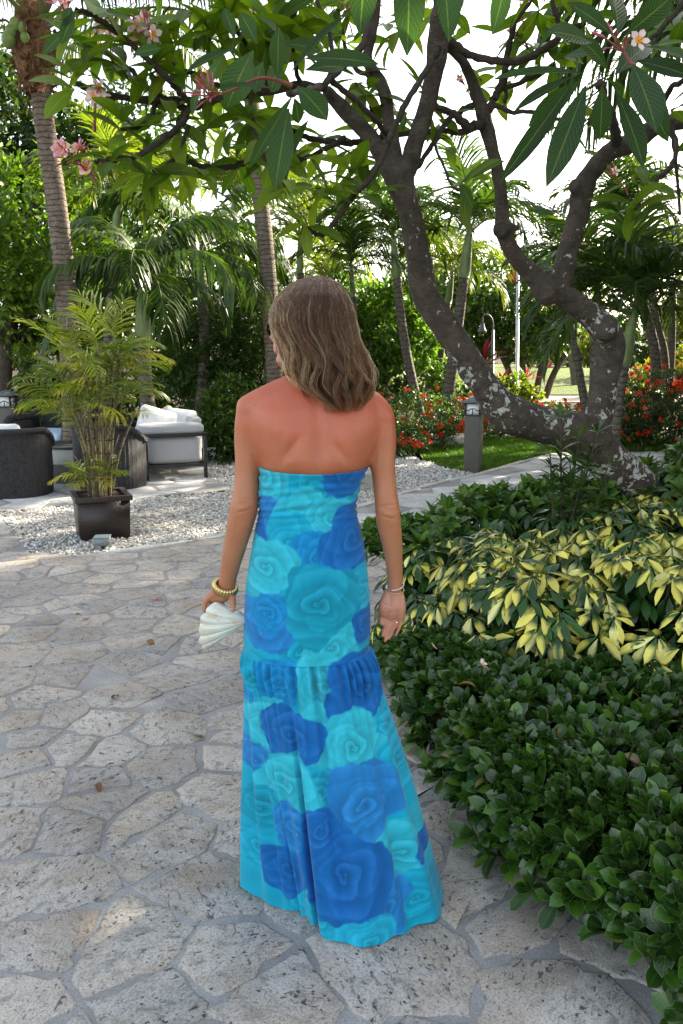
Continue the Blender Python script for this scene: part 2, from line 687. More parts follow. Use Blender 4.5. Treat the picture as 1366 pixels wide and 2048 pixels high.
def flat_sheet(name, pts, z, mat, kind='structure', thick=0.0):
    bm = bmesh.new()
    f = bm.faces.new([bm.verts.new((p[0], p[1], z)) for p in pts])
    bm.normal_update()
    if f.normal.z < 0: f.normal_flip()
    bmesh.ops.triangulate(bm, faces=bm.faces[:])
    me = bpy.data.meshes.new(name)
    bm.to_mesh(me)
    bm.free()
    me.materials.append(mat)
    return tag(link(name, me), kind=kind)


def inside(poly, x, y):
    r = False
    n = len(poly)
    for i in range(n):
        (x0, y0), (x1, y1) = poly[i][:2], poly[(i + 1) % n][:2]
        if (y0 > y) != (y1 > y) and x < (x1 - x0) * (y - y0) / (y1 - y0) + x0: r = not r
    return r


ground = flat_sheet('ground', [(-700, -60), (700, -60), (700, 1400), (-700, 1400)], -0.05, M_SOIL)

# the edge between paving and gravel runs along these points, left to right
EDGE = [G(60, 1106)[:2], G(130, 1110)[:2], G(210, 1105)[:2], G(300, 1094)[:2], G(380, 1082)[:2], G(450, 1070)[:2],
        G(560, 1048)[:2], G(700, 1018)[:2], G(780, 995)[:2], G(870, 968)[:2], G(962, 947)[:2], G(1040, 925)[:2], G(1110, 908)[:2]]
EDGE = [tuple(p) for p in smooth_line(np.array(EDGE), 4)]
left_strip = [tuple(G(60, 1106)[:2]), tuple(G(0, 1034)[:2])]
PAVE = [(-9.0, -1.5), (9.0, -1.5), (9.0, 11.0), (5.4, 11.1), (5.4, 12.1), (3.3, 12.0)] + EDGE[::-1][1:] + [left_strip[1], (-5.2, 7.35), (-9.0, 6.9)]
paving = flat_sheet('paving', PAVE, 0.0, M_MORTAR)
RP = np.random.default_rng(21)
pts = scatter_points(-3.6, 1.6, 0.9, 6.9, 0.17, 0.42, 16000, RP, 1.4)
pts += [p for p in scatter_points(-0.1, 5.6, 6.0, 12.3, 0.36, 0.6, 1500, RP, 1.15)
        if not (p[1] < 6.95 and p[0] < 1.7)]
stones = []
for poly in cells(pts, 0.75, RP):
    c = np.mean(poly, 0)
    if not inside(PAVE, *c): continue
    if any(not inside(PAVE, *p) for p in poly):
        # keep the part of the cell within the paving: pull corners in
        q = []
        for p in poly:
            k = 0
            p = np.array(p)
            while not inside(PAVE, *p) and k < 14:
                p = p + (c - p) * 0.12
                k += 1
            q.append(tuple(p))
        poly = q
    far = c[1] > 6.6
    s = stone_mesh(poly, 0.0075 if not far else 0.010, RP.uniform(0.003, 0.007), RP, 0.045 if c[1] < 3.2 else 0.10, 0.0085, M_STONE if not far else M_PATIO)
    if s: stones.append(s)
stones.sort(key=lambda s: -s[2] / (s[1][1] ** 2 + 2.0) * (1.0 if abs(s[1][0]) < 0.45 * s[1][1] + 0.35 and s[1][1] > 1.2 else 0.02))
for s in stones[:300]: stone_obj('stone', s, paving)
stone_rest('small_stone', stones[300:], paving)
# pale edging stones along the gravel
e = np.array(EDGE)
seg = np.r_[0, np.cumsum(np.linalg.norm(np.diff(e, axis=0), axis=1))]


def along(line, d, off=0.0):
    line = np.array(line)
    sg = np.r_[0, np.cumsum(np.linalg.norm(np.diff(line, axis=0), axis=1))]
    p = np.array([np.interp(d, sg, line[:, 0]), np.interp(d, sg, line[:, 1])])
    q = np.array([np.interp(d + 0.02, sg, line[:, 0]), np.interp(d + 0.02, sg, line[:, 1])])
    r = np.array([np.interp(d - 0.02, sg, line[:, 0]), np.interp(d - 0.02, sg, line[:, 1])])
    t = norm(q - r)
    return p + off * np.array([-t[1], t[0]])


M_EDGE = stone_mat('edging_stone', (0.60, 0.59, 0.57), (0.44, 0.44, 0.43), (0.56, 0.53, 0.48), 0.25)
d = 0.0
while d < seg[-1] - 0.3:
    L = RP.uniform(0.45, 0.8)
    a = [along(EDGE, d + L * k / 4, 0.045) for k in range(5)]
    b = [along(EDGE, d + L * k / 4, -0.055) for k in range(5)]
    s = stone_mesh([tuple(p) for p in a + b[::-1]], 0.004, 0.014, RP, 0.2, 0.003, M_EDGE, 0.0)
    if s: stone_obj('edging_stone', s, paving)
    d += L

# patio under the lounge furniture
PATIO = [tuple(G(0, 1023)[:2] + np.array([-5.5, -0.4])), tuple(G(0, 1023)[:2]), tuple(G(123, 1012)[:2]), tuple(G(262, 998)[:2]), tuple(G(467, 979)[:2]),
         tuple(G(414, 953)[:2]), (-1.9, 12.6), (-9.5, 12.6)]
patio = flat_sheet('patio', PATIO, 0.0, M_MORTAR2)
pts = scatter_points(-6.5, -1.0, 7.0, 12.6, 0.36, 0.62, 1500, RP, 1.3)
pst = []
for poly in cells(pts, 0.8, RP):
    c = np.mean(poly, 0)
    if not inside(PATIO, *c): continue
    q = []
    for p in poly:
        p = np.array(p)
        k = 0
        while not inside(PATIO, *p) and k < 14:
            p = p + (c - p) * 0.12
            k += 1
        q.append(tuple(p))
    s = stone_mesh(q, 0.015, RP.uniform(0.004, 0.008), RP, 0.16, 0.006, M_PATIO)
    if s: stone_obj('stone', s, patio)

# gravel bed: a sheet below and loose pebbles on it
def gravel_mat():
    t = NT('white_gravel')
    co = t.pos()
    v = t.n('ShaderNodeTexVoronoi')
    v.inputs['Scale'].default_value = 62
    c = t.mix(0.5, t.ramp(t.noise(60, 3, 0.6, co), [(0.3, (0.30, 0.28, 0.25)), (0.7, (0.62, 0.60, 0.56))]), (0.5, 0.48, 0.45))
    return t.done(t.bsdf(c, 0.85, 0.3, t.bump(t.noise(90, 3, 0.6, co), 0.02, 0.9)))


GRAV = [left_strip[1], left_strip[0]] + EDGE[:-1] + [tuple(G(963, 947)[:2] + np.array([0.0, 0.05])), tuple(G(898, 938)[:2]), tuple(G(848, 921)[:2]),
        tuple(G(800, 905)[:2]), (-2.2, 12.7), tuple(G(414, 953)[:2]), tuple(G(467, 979)[:2]), tuple(G(262, 998)[:2]), tuple(G(123, 1012)[:2]), tuple(G(0, 1022)[:2]), tuple(G(-160, 1020)[:2]), tuple(G(-160, 1034)[:2])]
gravel_base = flat_sheet('gravel_bed', GRAV, -0.016, gravel_mat())


def pebble_mat():
    t = NT('pebble')
    c = t.attr('col')
    n = t.noise(140, 3, 0.6, t.pos())
    c = t.mix(0.4, c, t.ramp(n, [(0.3, 0.6), (0.7, 1.1)]), 'MULTIPLY')
    return t.done(t.bsdf(c, 0.7, 0.35))


RG = np.random.default_rng(5)
n = 90000
X, Y = RG.uniform(-3.8, 3.4, n), RG.uniform(5.6, 12.9, n)
keep = RG.random(n) < np.clip((8.2 / Y) ** 1.6, 0, 1)
X, Y = X[keep], Y[keep]
GA = np.array(GRAV)
ins = np.zeros(len(X), bool)
for i in range(len(GA)):
    (x0, y0), (x1, y1) = GA[i], GA[(i + 1) % len(GA)]
    cr = ((y0 > Y) != (y1 > Y)) & (X < (x1 - x0) * (Y - y0) / (y1 - y0 + 1e-12) + x0)
    ins ^= cr
X, Y = X[ins], Y[ins]
n = len(X)
octv = np.array([[1, 0, 0], [0, 1, 0], [-1, 0, 0], [0, -1, 0], [0, 0, 1], [0, 0, -1]], float)
octf = np.array([[0, 1, 4], [1, 2, 4], [2, 3, 4], [3, 0, 4], [1, 0, 5], [2, 1, 5], [3, 2, 5], [0, 3, 5]])
sz = RG.uniform(0.008, 0.019, n) * np.clip(Y / 8.0, 0.95, 1.5)
BV = octv[None] * RG.uniform(0.6, 1.25, (n, 6, 1)) + RG.normal(0, 0.16, (n, 6, 3))
an = RG.uniform(0, 6.28, n)
sc = np.stack([sz * RG.uniform(0.8, 1.5, n), sz * RG.uniform(0.7, 1.1, n), sz * RG.uniform(0.55, 0.95, n)], -1)
BV = BV * sc[:, None]
ca, sa = np.cos(an)[:, None], np.sin(an)[:, None]
VV = np.stack([BV[..., 0] * ca - BV[..., 1] * sa, BV[..., 0] * sa + BV[..., 1] * ca, BV[..., 2]], -1)
VV += np.stack([X, Y, RG.uniform(-0.012, 0.004, n)], -1)[:, None]
FF = (octf[None] + (np.arange(n) * 6)[:, None, None]).reshape(-1, 3)
g = RG.choice([0, 1, 2, 3], n, p=[0.5, 0.27, 0.15, 0.08])
cb = np.array([(0.72, 0.70, 0.66), (0.60, 0.57, 0.52), (0.50, 0.43, 0.36), (0.27, 0.26, 0.25)])[g] * RG.uniform(0.85, 1.1, (n, 1))
gravel = tag(link('gravel', mesh_np('gravel', VV.reshape(-1, 3), FF, pebble_mat(), False, col=np.repeat(cb, 6, 0))), kind='stuff')

# lawn behind the bollard light
def lawn_mat(name, a, b):
    t = NT(name)
    f = t.noise(3, 5, 0.6, t.pos())
    c = t.ramp(f, [(0.3, a), (0.7, b)])
    c = t.mix(0.6, c, t.ramp(t.noise(90, 3, 0.7, t.pos()), [(0.3, 0.5), (0.7, 1.2)]), 'MULTIPLY')
    return t.done(t.bsdf(c, 0.8, 0.2, t.bump(t.noise(120, 2, 0.7, t.pos()), 0.03, 1.0)))


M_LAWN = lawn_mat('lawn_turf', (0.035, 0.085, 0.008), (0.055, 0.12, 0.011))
LAWN = [tuple(G(963, 946)[:2]), tuple(G(900, 937)[:2]), tuple(G(846, 918)[:2]), tuple(G(820, 884)[:2]), (1.1, 14.2), (5.6, 14.2), (5.6, 12.35), (3.35, 12.1)] + EDGE[::-1][1:8]
LAWN = LAWN[:8] + [p for p in EDGE[::-1] if p[0] > 1.75]
lawn = flat_sheet('lawn', LAWN, -0.004, M_LAWN)


def grass_field(poly, n, rng, h=(0.02, 0.05), w=0.004, zf=None, cols=((0.038, 0.095, 0.009), (0.08, 0.155, 0.014))):
    A = np.array(poly)
    X, Y = rng.uniform(A[:, 0].min(), A[:, 0].max(), n), rng.uniform(A[:, 1].min(), A[:, 1].max(), n)
    ins = np.zeros(n, bool)
    for i in range(len(A)):
        (x0, y0), (x1, y1) = A[i], A[(i + 1) % len(A)]
        ins ^= ((y0 > Y) != (y1 > Y)) & (X < (x1 - x0) * (Y - y0) / (y1 - y0 + 1e-12) + x0)
    X, Y = X[ins], Y[ins]
    n = len(X)
    Z = np.zeros(n) if zf is None else zf(X, Y)
    hh = rng.uniform(*h, n)
    a = rng.uniform(0, 6.28, n)
    b = np.stack([X, Y, Z - 0.006], -1)
    s = np.stack([np.cos(a), np.sin(a), 0 * a], -1) * (w * rng.uniform(0.7, 1.4, n))[:, None]
    le = np.stack([rng.normal(0, 0.4, n), rng.normal(0, 0.4, n), np.ones(n)], -1) * hh[:, None]
    V = np.stack([b - s, b + s, b + le], 1).reshape(-1, 3)
    F = np.arange(3 * n).reshape(-1, 3)
    c0, c1 = np.array(cols[0]), np.array(cols[1])
    c = np.repeat(c0 + (c1 - c0) * rng.random((n, 1)), 3, 0)
    return V, F, c


M_GRASS = leaf_mat('grass_blade', 0.5, 0.3, 0.35)
V_, F_, c_ = grass_field(LAWN, 70000, RG, (0.02, 0.05), 0.005)
tag(link('grass', mesh_np('grass', V_, F_, M_GRASS, False, col=c_)), kind='stuff')

# far sunlit lawn: a low mound beyond a paved walk
def mound_z(X, Y):
    X, Y = np.asarray(X, float), np.asarray(Y, float)
    return 0.50 * np.exp(-(((X - 12.5) / 9.0) ** 2)) * np.clip((Y - 28.5) / 13.0, 0, 1) ** 1.2 + 0.01


nx, ny = 50, 34
gx, gy = np.meshgrid(np.linspace(-2, 34, nx), np.linspace(28.0, 62, ny))
V_ = np.stack([gx, gy, mound_z(gx, gy)], -1).reshape(-1, 3)
i = (np.arange(ny - 1)[:, None] * nx + np.arange(nx - 1)[None]).ravel()
F_ = np.stack([i, i + 1, i + nx + 1, i + nx], 1)
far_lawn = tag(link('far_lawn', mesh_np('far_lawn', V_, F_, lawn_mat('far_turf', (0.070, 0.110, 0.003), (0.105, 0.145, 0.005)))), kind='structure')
walk = flat_sheet('walkway', [(-4, 24.6), (30, 24.6), (30, 28.1), (-4, 28.1)], -0.03, mortar_mat('sand_paving', (0.36, 0.28, 0.22), (0.46, 0.38, 0.31)))
# ================================================================== the woman
YB = 1.98                                        # distance of her body from the camera
PX = pxm(YB)


def baked(name, obj_me, voxel, smooth_it=6, mats=()):
    """blend overlapping solids into one continuous skin"""
    o = bpy.data.objects.new('tmp', obj_me)
    COL.objects.link(o)
    m = o.modifiers.new('r', 'REMESH')
    m.mode = 'VOXEL'
    m.voxel_size = voxel
    m.use_smooth_shade = True
    if smooth_it:
        s = o.modifiers.new('s', 'SMOOTH')
        s.factor = 0.5
        s.iterations = smooth_it
    dg = bpy.context.evaluated_depsgraph_get()
    dg.update()
    me = bpy.data.meshes.new_from_object(o.evaluated_get(dg))
    bpy.data.objects.remove(o)
    me.name = name
    me.materials.clear()
    for x in mats: me.materials.append(x)
    me.polygons.foreach_set('use_smooth', np.ones(len(me.polygons), bool))
    return me


def get_co(me):
    a = np.empty(len(me.vertices) * 3, np.float32)
    me.vertices.foreach_get('co', a)
    return a.reshape(-1, 3).astype(float)


def get_no(me):
    a = np.empty(len(me.vertices) * 3, np.float32)
    me.vertices.foreach_get('normal', a)
    return a.reshape(-1, 3).astype(float)


def set_col(me, c):
    c = np.asarray(c, np.float32)
    c = np.concatenate([c, np.ones((len(c), 1), np.float32)], 1)
    a = me.color_attributes.new('col', 'FLOAT_COLOR', 'POINT')
    a.data.foreach_set('color', c.ravel())


def ball(mb, c, r, n=14):
    """ellipsoid"""
    r = np.broadcast_to(np.asarray(r, float), (3,))
    th = np.linspace(0, PI, n // 2 + 2)[1:-1]
    ph = np.arange(n) * 2 * PI / n
    ring = np.stack([np.sin(th)[:, None] * np.cos(ph), np.sin(th)[:, None] * np.sin(ph), np.cos(th)[:, None] * np.ones(n)], -1).reshape(-1, 3)
    V = np.concatenate([ring, [[0, 0, 1], [0, 0, -1]]]) * r + np.asarray(c)
    m = len(th)
    i = np.arange(m - 1)[:, None] * n
    j = np.arange(n)[None]
    j2 = (j + 1) % n
    Fq = np.stack([i + j, i + n + j, i + n + j2, i + j2], -1).reshape(-1, 4)
    jj = np.arange(n)
    Ft = np.concatenate([np.stack([jj, (jj + 1) % n, np.full(n, m * n)], -1), np.stack([(m - 1) * n + (jj + 1) % n, (m - 1) * n + jj, np.full(n, m * n + 1)], -1)])
    mb.V.append(V)
    mb.F4.append(Fq + mb.n)
    mb.F3.append(Ft + mb.n)
    mb.n += len(V)


def limb(mb, rows, per=4, n=16, flat=1.0):
    """rows of (px, py, Y, radius in px)"""
    a = np.array([[*P(x, y, Y), r * pxm(Y)] for x, y, Y, r in rows])
    a = smooth_line(a, per)
    mb.tube(a[:, :3], a[:, 3], n, True, flat)


def loft(mb, rows, n=40, ex=2.3):
    """rows of (z, cx, cy, a, b): stacked superellipses"""
    th = np.arange(n) * 2 * PI / n
    c, s = np.cos(th), np.sin(th)
    X = np.sign(c) * np.abs(c) ** (2 / ex)
    Y = np.sign(s) * np.abs(s) ** (2 / ex)
    V = np.concatenate([np.stack([cx + a * X, cy + b * Y, np.full(n, z)], -1) for z, cx, cy, a, b in rows])
    m = len(rows)
    i = np.arange(m - 1)[:, None] * n
    j = np.arange(n)[None]
    j2 = (j + 1) % n
    Fq = np.stack([i + j, i + j2, i + n + j2, i + n + j], -1).reshape(-1, 4)
    if rows[0][0] > rows[-1][0]: Fq = Fq[:, ::-1]
    V = np.concatenate([V, [[rows[0][1], rows[0][2], rows[0][0]]], [[rows[-1][1], rows[-1][2], rows[-1][0]]]])
    jj = np.arange(n)
    Ft = np.concatenate([np.stack([jj, (jj + 1) % n, np.full(n, m * n)], -1), np.stack([(m - 1) * n + (jj + 1) % n, (m - 1) * n + jj, np.full(n, m * n + 1)], -1)])
    if rows[0][0] < rows[-1][0]: Ft = Ft[:, ::-1]
    mb.V.append(V)
    mb.F4.append(Fq + mb.n)
    mb.F3.append(Ft + mb.n)
    mb.n += len(V)


def row(py, xl, xr, b, dy=0.0):
    """torso section whose sides stand behind the pixels xl and xr of row py"""
    l, r = P(xl, py, YB), P(xr, py, YB)
    return (l[2], (l[0] + r[0]) / 2, YB + dy, (r[0] - l[0]) / 2, b)


body = MB()
torso = [row(748, 612, 690, 0.050, 0.010), row(766, 590, 706, 0.060, 0.006), row(780, 548, 732, 0.070, 0.004), row(795, 512, 755, 0.080, 0.002), row(818, 494, 766, 0.092, 0.0),
         row(850, 495, 768, 0.100, 0.0), row(885, 503, 760, 0.108, 0.004), row(915, 516, 745, 0.114, 0.006), row(935, 522, 733, 0.111, 0.006), row(946, 525, 727, 0.106, 0.006),
         row(965, 526, 716, 0.100, 0.004), row(1000, 526, 705, 0.090, 0.0), row(1040, 524, 706, 0.088, 0), row(1100, 515, 714, 0.095, 0), row(1180, 505, 725, 0.108, -0.004), row(1250, 504, 722, 0.110, 0), row(1310, 508, 716, 0.102, 0)]
loft(body, torso)
# trapezius and shoulders
limb(body, [(648, 752, 1.985, 40), (590, 778, 1.98, 33), (535, 797, 1.975, 29), (500, 818, 1.975, 31)])
limb(body, [(660, 756, 1.985, 40), (706, 790, 1.98, 32), (745, 810, 1.975, 28), (764, 836, 1.975, 30)])
# arms
ARM_L = [(497, 826, 1.975, 26), (495, 845, 1.975, 27.5), (493, 880, 1.975, 26.5), (494, 920, 1.97, 26), (494, 957, 1.965, 26.5), (491, 993, 1.955, 28), (487, 1019, 1.95, 29.5),
         (479, 1055, 1.955, 27), (467, 1103, 1.97, 23.5), (457, 1150, 1.985, 19), (451, 1180, 1.99, 18)]
ARM_R = [(765, 848, 1.975, 26.5), (766, 866, 1.975, 28.5), (766, 890, 1.975, 28.5), (765, 920, 1.97, 27.5), (768, 957, 1.965, 25.5), (772, 993, 1.955, 25), (775.5, 1024, 1.95, 26), (778, 1048, 1.95, 25.5),
         (784, 1085, 1.955, 22), (788, 1125, 1.965, 18.5), (790, 1154, 1.975, 16.5), (790, 1176, 1.985, 16.5)]
limb(body, ARM_L)
limb(body, ARM_R)
ball(body, P(497, 814, 1.975), np.array((27, 27, 26)) * PX, 18)
ball(body, P(765, 837, 1.975), np.array((27, 27, 26)) * PX, 18)
# legs (under the dress) and feet
for sx in (-1, 1):
    limb(body, [(612 + sx * 52, 1290, 1.98, 62), (612 + sx * 48, 1400, 1.99, 52), (612 + sx * 44, 1500, 2.0, 40), (612 + sx * 40, 1600, 2.01, 36), (612 + sx * 36, 1700, 2.02, 24), (612 + sx * 34, 1768, 2.02, 20)])
    f = P(612 + sx * 34, 1790, 2.02)
    body.tube(smooth_line([[f[0], 2.0, 0.045], [f[0], 2.06, 0.06], [f[0] + sx * 0.01, 2.14, 0.035], [f[0] + sx * 0.015, 2.21, 0.02]], 4), np.interp(np.linspace(0, 1, 13), [0, 0.5, 1], [0.028, 0.034, 0.018]), 12)
# right hand, palm towards the camera, fingers slightly curled
def HR(x, y): return (720 + x / 9.107, 1120 + y / 9.107)
for (a, b, c, r0, r1) in [((530, 560), (440, 840), (440, 1010), 13, 13), ((640, 560), (590, 860), (560, 1060), 14, 13), ((720, 580), (740, 860), (740, 1060), 12, 12)]:
    p = [HR(*a), HR(*b), HR(*c)]
    limb(body, [(*p[0], 1.985, r0 * 0.8), (*p[1], 1.972, r0), (*p[2], 1.975, r1 * 0.75)], 4, 10)
for pts_, r in [([(445, 1040), (470, 1180), (430, 1300), (412, 1400)], 4.9), ([(545, 1080), (530, 1230), (490, 1370), (450, 1500)], 5.1),
               ([(650, 1090), (620, 1230), (570, 1350), (520, 1450)], 4.9), ([(765, 1050), (735, 1180), (690, 1290), (640, 1385)], 4.3)]:
    q = [HR(*p) for p in pts_]
    limb(body, [(*q[0], 1.978, r * 1.15), (*q[1], 1.965, r * 1.05), (*q[2], 1.948, r * 0.95), (*q[3], 1.935, r * 0.7)], 5, 10)
q = [HR(*p) for p in [(450, 800), (385, 950), (385, 1080), (380, 1180)]]
limb(body, [(*q[0], 1.99, 8), (*q[1], 1.985, 7), (*q[2], 1.972, 5.6), (*q[3], 1.962, 4.4)], 5, 10)
# left hand gripping the clutch from above, thumb on the near side
def HL(x, y): return (380 + x / 6.83, 1120 + y / 6.83)
for (a, b, c) in [((440, 380), (330, 460), (225, 545)), ((490, 400), (400, 500), (300, 560)), ((540, 400), (480, 500), (400, 560)), ((560, 400), (570, 470), (585, 520))]:
    limb(body, [(*HL(*a), 1.99, 12), (*HL(*b), 1.985, 11), (*HL(*c), 1.98, 7.5)], 4, 10)
limb(body, [(*HL(215, 545), 1.98, 6.8), (*HL(195, 610), 1.972, 6.2), (*HL(198, 670), 1.966, 5.6), (*HL(205, 735), 1.966, 4.2)], 5, 10)
for k, (x0, x1) in enumerate([(290, 262), (370, 350), (440, 430)]):
    limb(body, [(*HL(x0, 560), 1.99, 6.8), (*HL(x1, 600), 2.02, 6), (*HL(x1 - 4, 680), 2.03, 5.5), (*HL(x1 + 4, 760), 2.012, 4.4)], 5, 10)
limb(body, [(*HL(560, 470), 1.98, 9.5), (*HL(588, 560), 1.955, 7.6), (*HL(590, 640), 1.938, 6.4), (*HL(600, 712), 1.93, 4.0)], 5, 10)
# neck and head, turned to the left
limb(body, [(655, 768, 1.985, 42), (648, 735, 1.99, 37), (640, 700, 2.0, 38)], 4, 18)
HC = P(627, 650, 2.0)
ball(body, HC, (0.086, 0.096, 0.096), 20)
ball(body, P(603, 672, 2.03), (0.066, 0.066, 0.082), 18)
limb(body, [(640, 712, 2.0, 22), (596, 722, 2.03, 18), (568, 722, 2.05, 15)], 4, 12)
ball(body, P(566, 720, 2.05), 0.0185, 12)
limb(body, [(557, 652, 2.06, 9), (549, 668, 2.065, 8), (544, 679, 2.068, 7)], 4, 10)
ball(body, P(553, 683, 2.062), 0.010, 10)
ball(body, P(552.5, 694, 2.06), (0.0095, 0.012, 0.006), 10)
ball(body, P(553.5, 702, 2.058), (0.0095, 0.012, 0.0068), 10)
limb(body, [(570, 640, 2.05, 16), (556, 645, 2.06, 11)], 3, 10)
V_, fl_ = body.arrays()
body_me = baked('person', mesh_np('person', V_, fl_), 0.0031, 9)
co, no = get_co(body_me), get_no(body_me)
ed = np.empty(len(body_me.edges) * 2, np.int32)
body_me.edges.foreach_get('vertices', ed)
ed = ed.reshape(-1, 2)
deg = np.bincount(ed.ravel(), minlength=len(co)).astype(float)
hx0, hz0 = P(632, 880, 1.98)[0], P(632, 880, 1.98)[2]
soft = np.clip((co[:, 2] - P(600, 1000, 1.95)[2]) / 0.06, 0, 1) * np.clip((P(600, 752, 1.98)[2] - co[:, 2]) / 0.02, 0, 1)
for _ in range(45):                              # ease the shoulders into the arms
    av = np.stack([np.bincount(ed[:, 0], co[ed[:, 1], k], len(co)) + np.bincount(ed[:, 1], co[ed[:, 0], k], len(co)) for k in range(3)], -1) / deg[:, None]
    co = co + (av - co) * (0.6 * soft)[:, None]
body_me.vertices.foreach_set('co', co.astype(np.float32).ravel())
body_me.update()
no = get_no(body_me)
# back relief: spine furrow, shoulder blades, elbows
back = np.clip(-no[:, 1], 0, 1) ** 0.7


def at(px, py):
    p = P(px, py, 1.9)
    return p[0], p[2]


def blob(px, py, sx, sz, rot=0.0):
    x0, z0 = at(px, py)
    dx, dz = co[:, 0] - x0, co[:, 2] - z0
    c, s = math.cos(rot), math.sin(rot)
    u, v = dx * c + dz * s, -dx * s + dz * c
    return np.exp(-(u / sx) ** 2 - (v / sz) ** 2)


torso_only = (np.abs(co[:, 0] - at(632, 880)[0]) < 0.155).astype(float)
d = np.zeros(len(co))
d -= 0.0095 * blob(634, 900, 0.013, 0.085)
d -= 0.004 * blob(634, 850, 0.03, 0.09)
d += 0.009 * blob(560, 858, 0.038, 0.055, 0.35)
d += 0.0085 * blob(705, 868, 0.036, 0.055, -0.35)
d -= 0.0085 * blob(583, 896, 0.010, 0.028, -0.55)
d -= 0.006 * blob(683, 905, 0.010, 0.026, 0.55)
d += 0.004 * blob(585, 925, 0.035, 0.03)
d += 0.004 * blob(680, 925, 0.035, 0.03)
d -= 0.003 * blob(519, 905, 0.005, 0.02, 0.1)
d -= 0.003 * blob(752, 912, 0.005, 0.02, -0.1)
co2 = co + no * (d * back * np.where(torso_only > 0, 1, 0.4))[:, None]
d = np.zeros(len(co))
for (ex, ey, s) in [(487, 1018, 1), (777, 1032, -1)]:
    d += 0.004 * blob(ex, ey, 0.013, 0.011)
    d -= 0.0034 * blob(ex, ey - 10, 0.020, 0.0028, 0.15 * s)
    d -= 0.0028 * blob(ex + 2 * s, ey + 6, 0.018, 0.0026, 0.25 * s)
    d -= 0.002 * blob(ex, ey - 17, 0.018, 0.003, -0.05 * s)
# palm creases and finger hollows
for (a, b, rot) in [((480, 945), 0.010, -0.35), ((640, 1090), 0.016, 0.12), ((580, 860), 0.0022, 0.0)]:
    q = HR(*a)
    d -= 0.0026 * blob(*q, *((b, 0.0016) if b > 0.005 else (0.002, 0.018)), rot)
co2 += no * (d * back)[:, None]
body_me.vertices.foreach_set('co', co2.astype(np.float32).ravel())
body_me.update()
# skin colour: tanned, with sunburn on the upper back and the shoulders
base = np.array([0.42, 0.155, 0.066])
burn = np.array([0.50, 0.112, 0.058])
pale = np.array([0.42, 0.190, 0.098])
red = np.clip((co[:, 2] - at(632, 985)[1]) / 0.16, 0, 1) ** 0.8
red = red * (0.72 + 0.30 * vnoise(co, 9, 3))
armk = np.clip((np.abs(co[:, 0] - at(632, 880)[0]) - 0.125) / 0.04, 0, 1)
red = np.clip(red * (1 - 0.55 * armk * np.clip((1.36 - co[:, 2]) / 0.1, 0, 1)), 0, 1)
c = base[None] * (1 - red[:, None]) + burn[None] * red[:, None]
palm = blob(*HR(600, 1000), 0.05, 0.08) * back
k = np.clip((1.12 - co[:, 2]) / 0.12, 0, 1)[:, None] * 0.55
c = c * (1 - k) + pale * k
c = c * (1 - 0.8 * palm[:, None]) + np.array([0.50, 0.21, 0.15]) * 0.8 * palm[:, None]
head = (co[:, 2] > at(560, 735)[1] + 0.01).astype(float)[:, None]
c = c * (1 - head) + np.array([0.50, 0.25, 0.16]) * head
lips = (blob(552, 694, 0.012, 0.0055) + blob(553, 702, 0.012, 0.006))[:, None] * head
c = c * (1 - np.clip(lips, 0, 1)) + np.array([0.48, 0.12, 0.11]) * np.clip(lips, 0, 1)
c *= (1 + 0.06 * vnoise(co, 45, 8) + 0.045 * vnoise(co, 140, 18))[:, None]
c[:, 1:] *= (1 - 0.09 * np.clip(vnoise(co, 22, 28), -1, 1))[:, None]
set_col(body_me, np.clip(c, 0, 1))
t = NT('skin')
co_ = t.coord('Object')
mole = t.ramp(t.vor(26, co_), [(0.035, 1.0), (0.06, 0.0)])
mole = t.math('MULTIPLY', mole, t.ramp(t.noise(11, 1, 0.5, co_), [(0.56, 0.0), (0.6, 0.7)]))
cc = t.mix(mole, t.attr('col'), (0.13, 0.05, 0.035))
frk = t.math('MULTIPLY', t.ramp(t.noise(260, 2, 0.6, co_), [(0.58, 0.0), (0.68, 0.35)]), t.ramp(t.noise(8, 2, 0.5, co_), [(0.42, 0.2), (0.6, 1.0)]))
cc = t.mix(frk, cc, (0.24, 0.075, 0.035))
hb = t.math('ADD', t.math('MULTIPLY', t.noise(420, 3, 0.6, co_), 0.5), t.math('MULTIPLY', t.noise(90, 3, 0.6, co_), 0.5))
M_SKIN = t.done(t.bsdf(cc, 0.40, 0.5, t.bump(hb, 0.0016, 0.7), Subsurface_Weight=0.12, Subsurface_Radius=(0.012, 0.005, 0.003)))
body_me.materials.append(M_SKIN)
person = link('person', body_me)
tag(person, 'woman seen from behind in long strapless blue rose print dress, holding a shell clutch', 'person')

# ------------------------------------------------------------------ the dress
ROWS_B = [(936, 520, 735), (945, 520.5, 732), (970, 518.5, 721), (1000, 518, 713.5), (1020, 517, 713), (1040, 514, 716.5), (1080, 507, 725), (1120, 500, 732), (1160, 494, 738), (1200, 490, 741), (1240, 488, 742), (1270, 488, 741), (1296, 488, 738)]
zb, cxb, ab = [], [], []
for py, xl, xr in ROWS_B:
    l, r = P(xl, py, YB), P(xr, py, YB)
    zb.append(l[2]); cxb.append((l[0] + r[0]) / 2); ab.append((r[0] - l[0]) / 2)
zb, cxb, ab = map(np.array, (zb, cxb, ab))
bb = np.interp(np.arange(len(zb)), [0, 2, 4, 8, 10, 12], [0.119, 0.108, 0.104, 0.124, 0.128, 0.125])
NC, NB, NS = 480, 130, 240
phi = np.arange(NC) * 2 * PI / NC                # 0 = her back, towards the camera
sn, cs = np.sin(phi), np.cos(phi)
zt = np.linspace(zb[0], zb[-1], NB)


def si(z, tab): return np.interp(-z, -zb, tab)


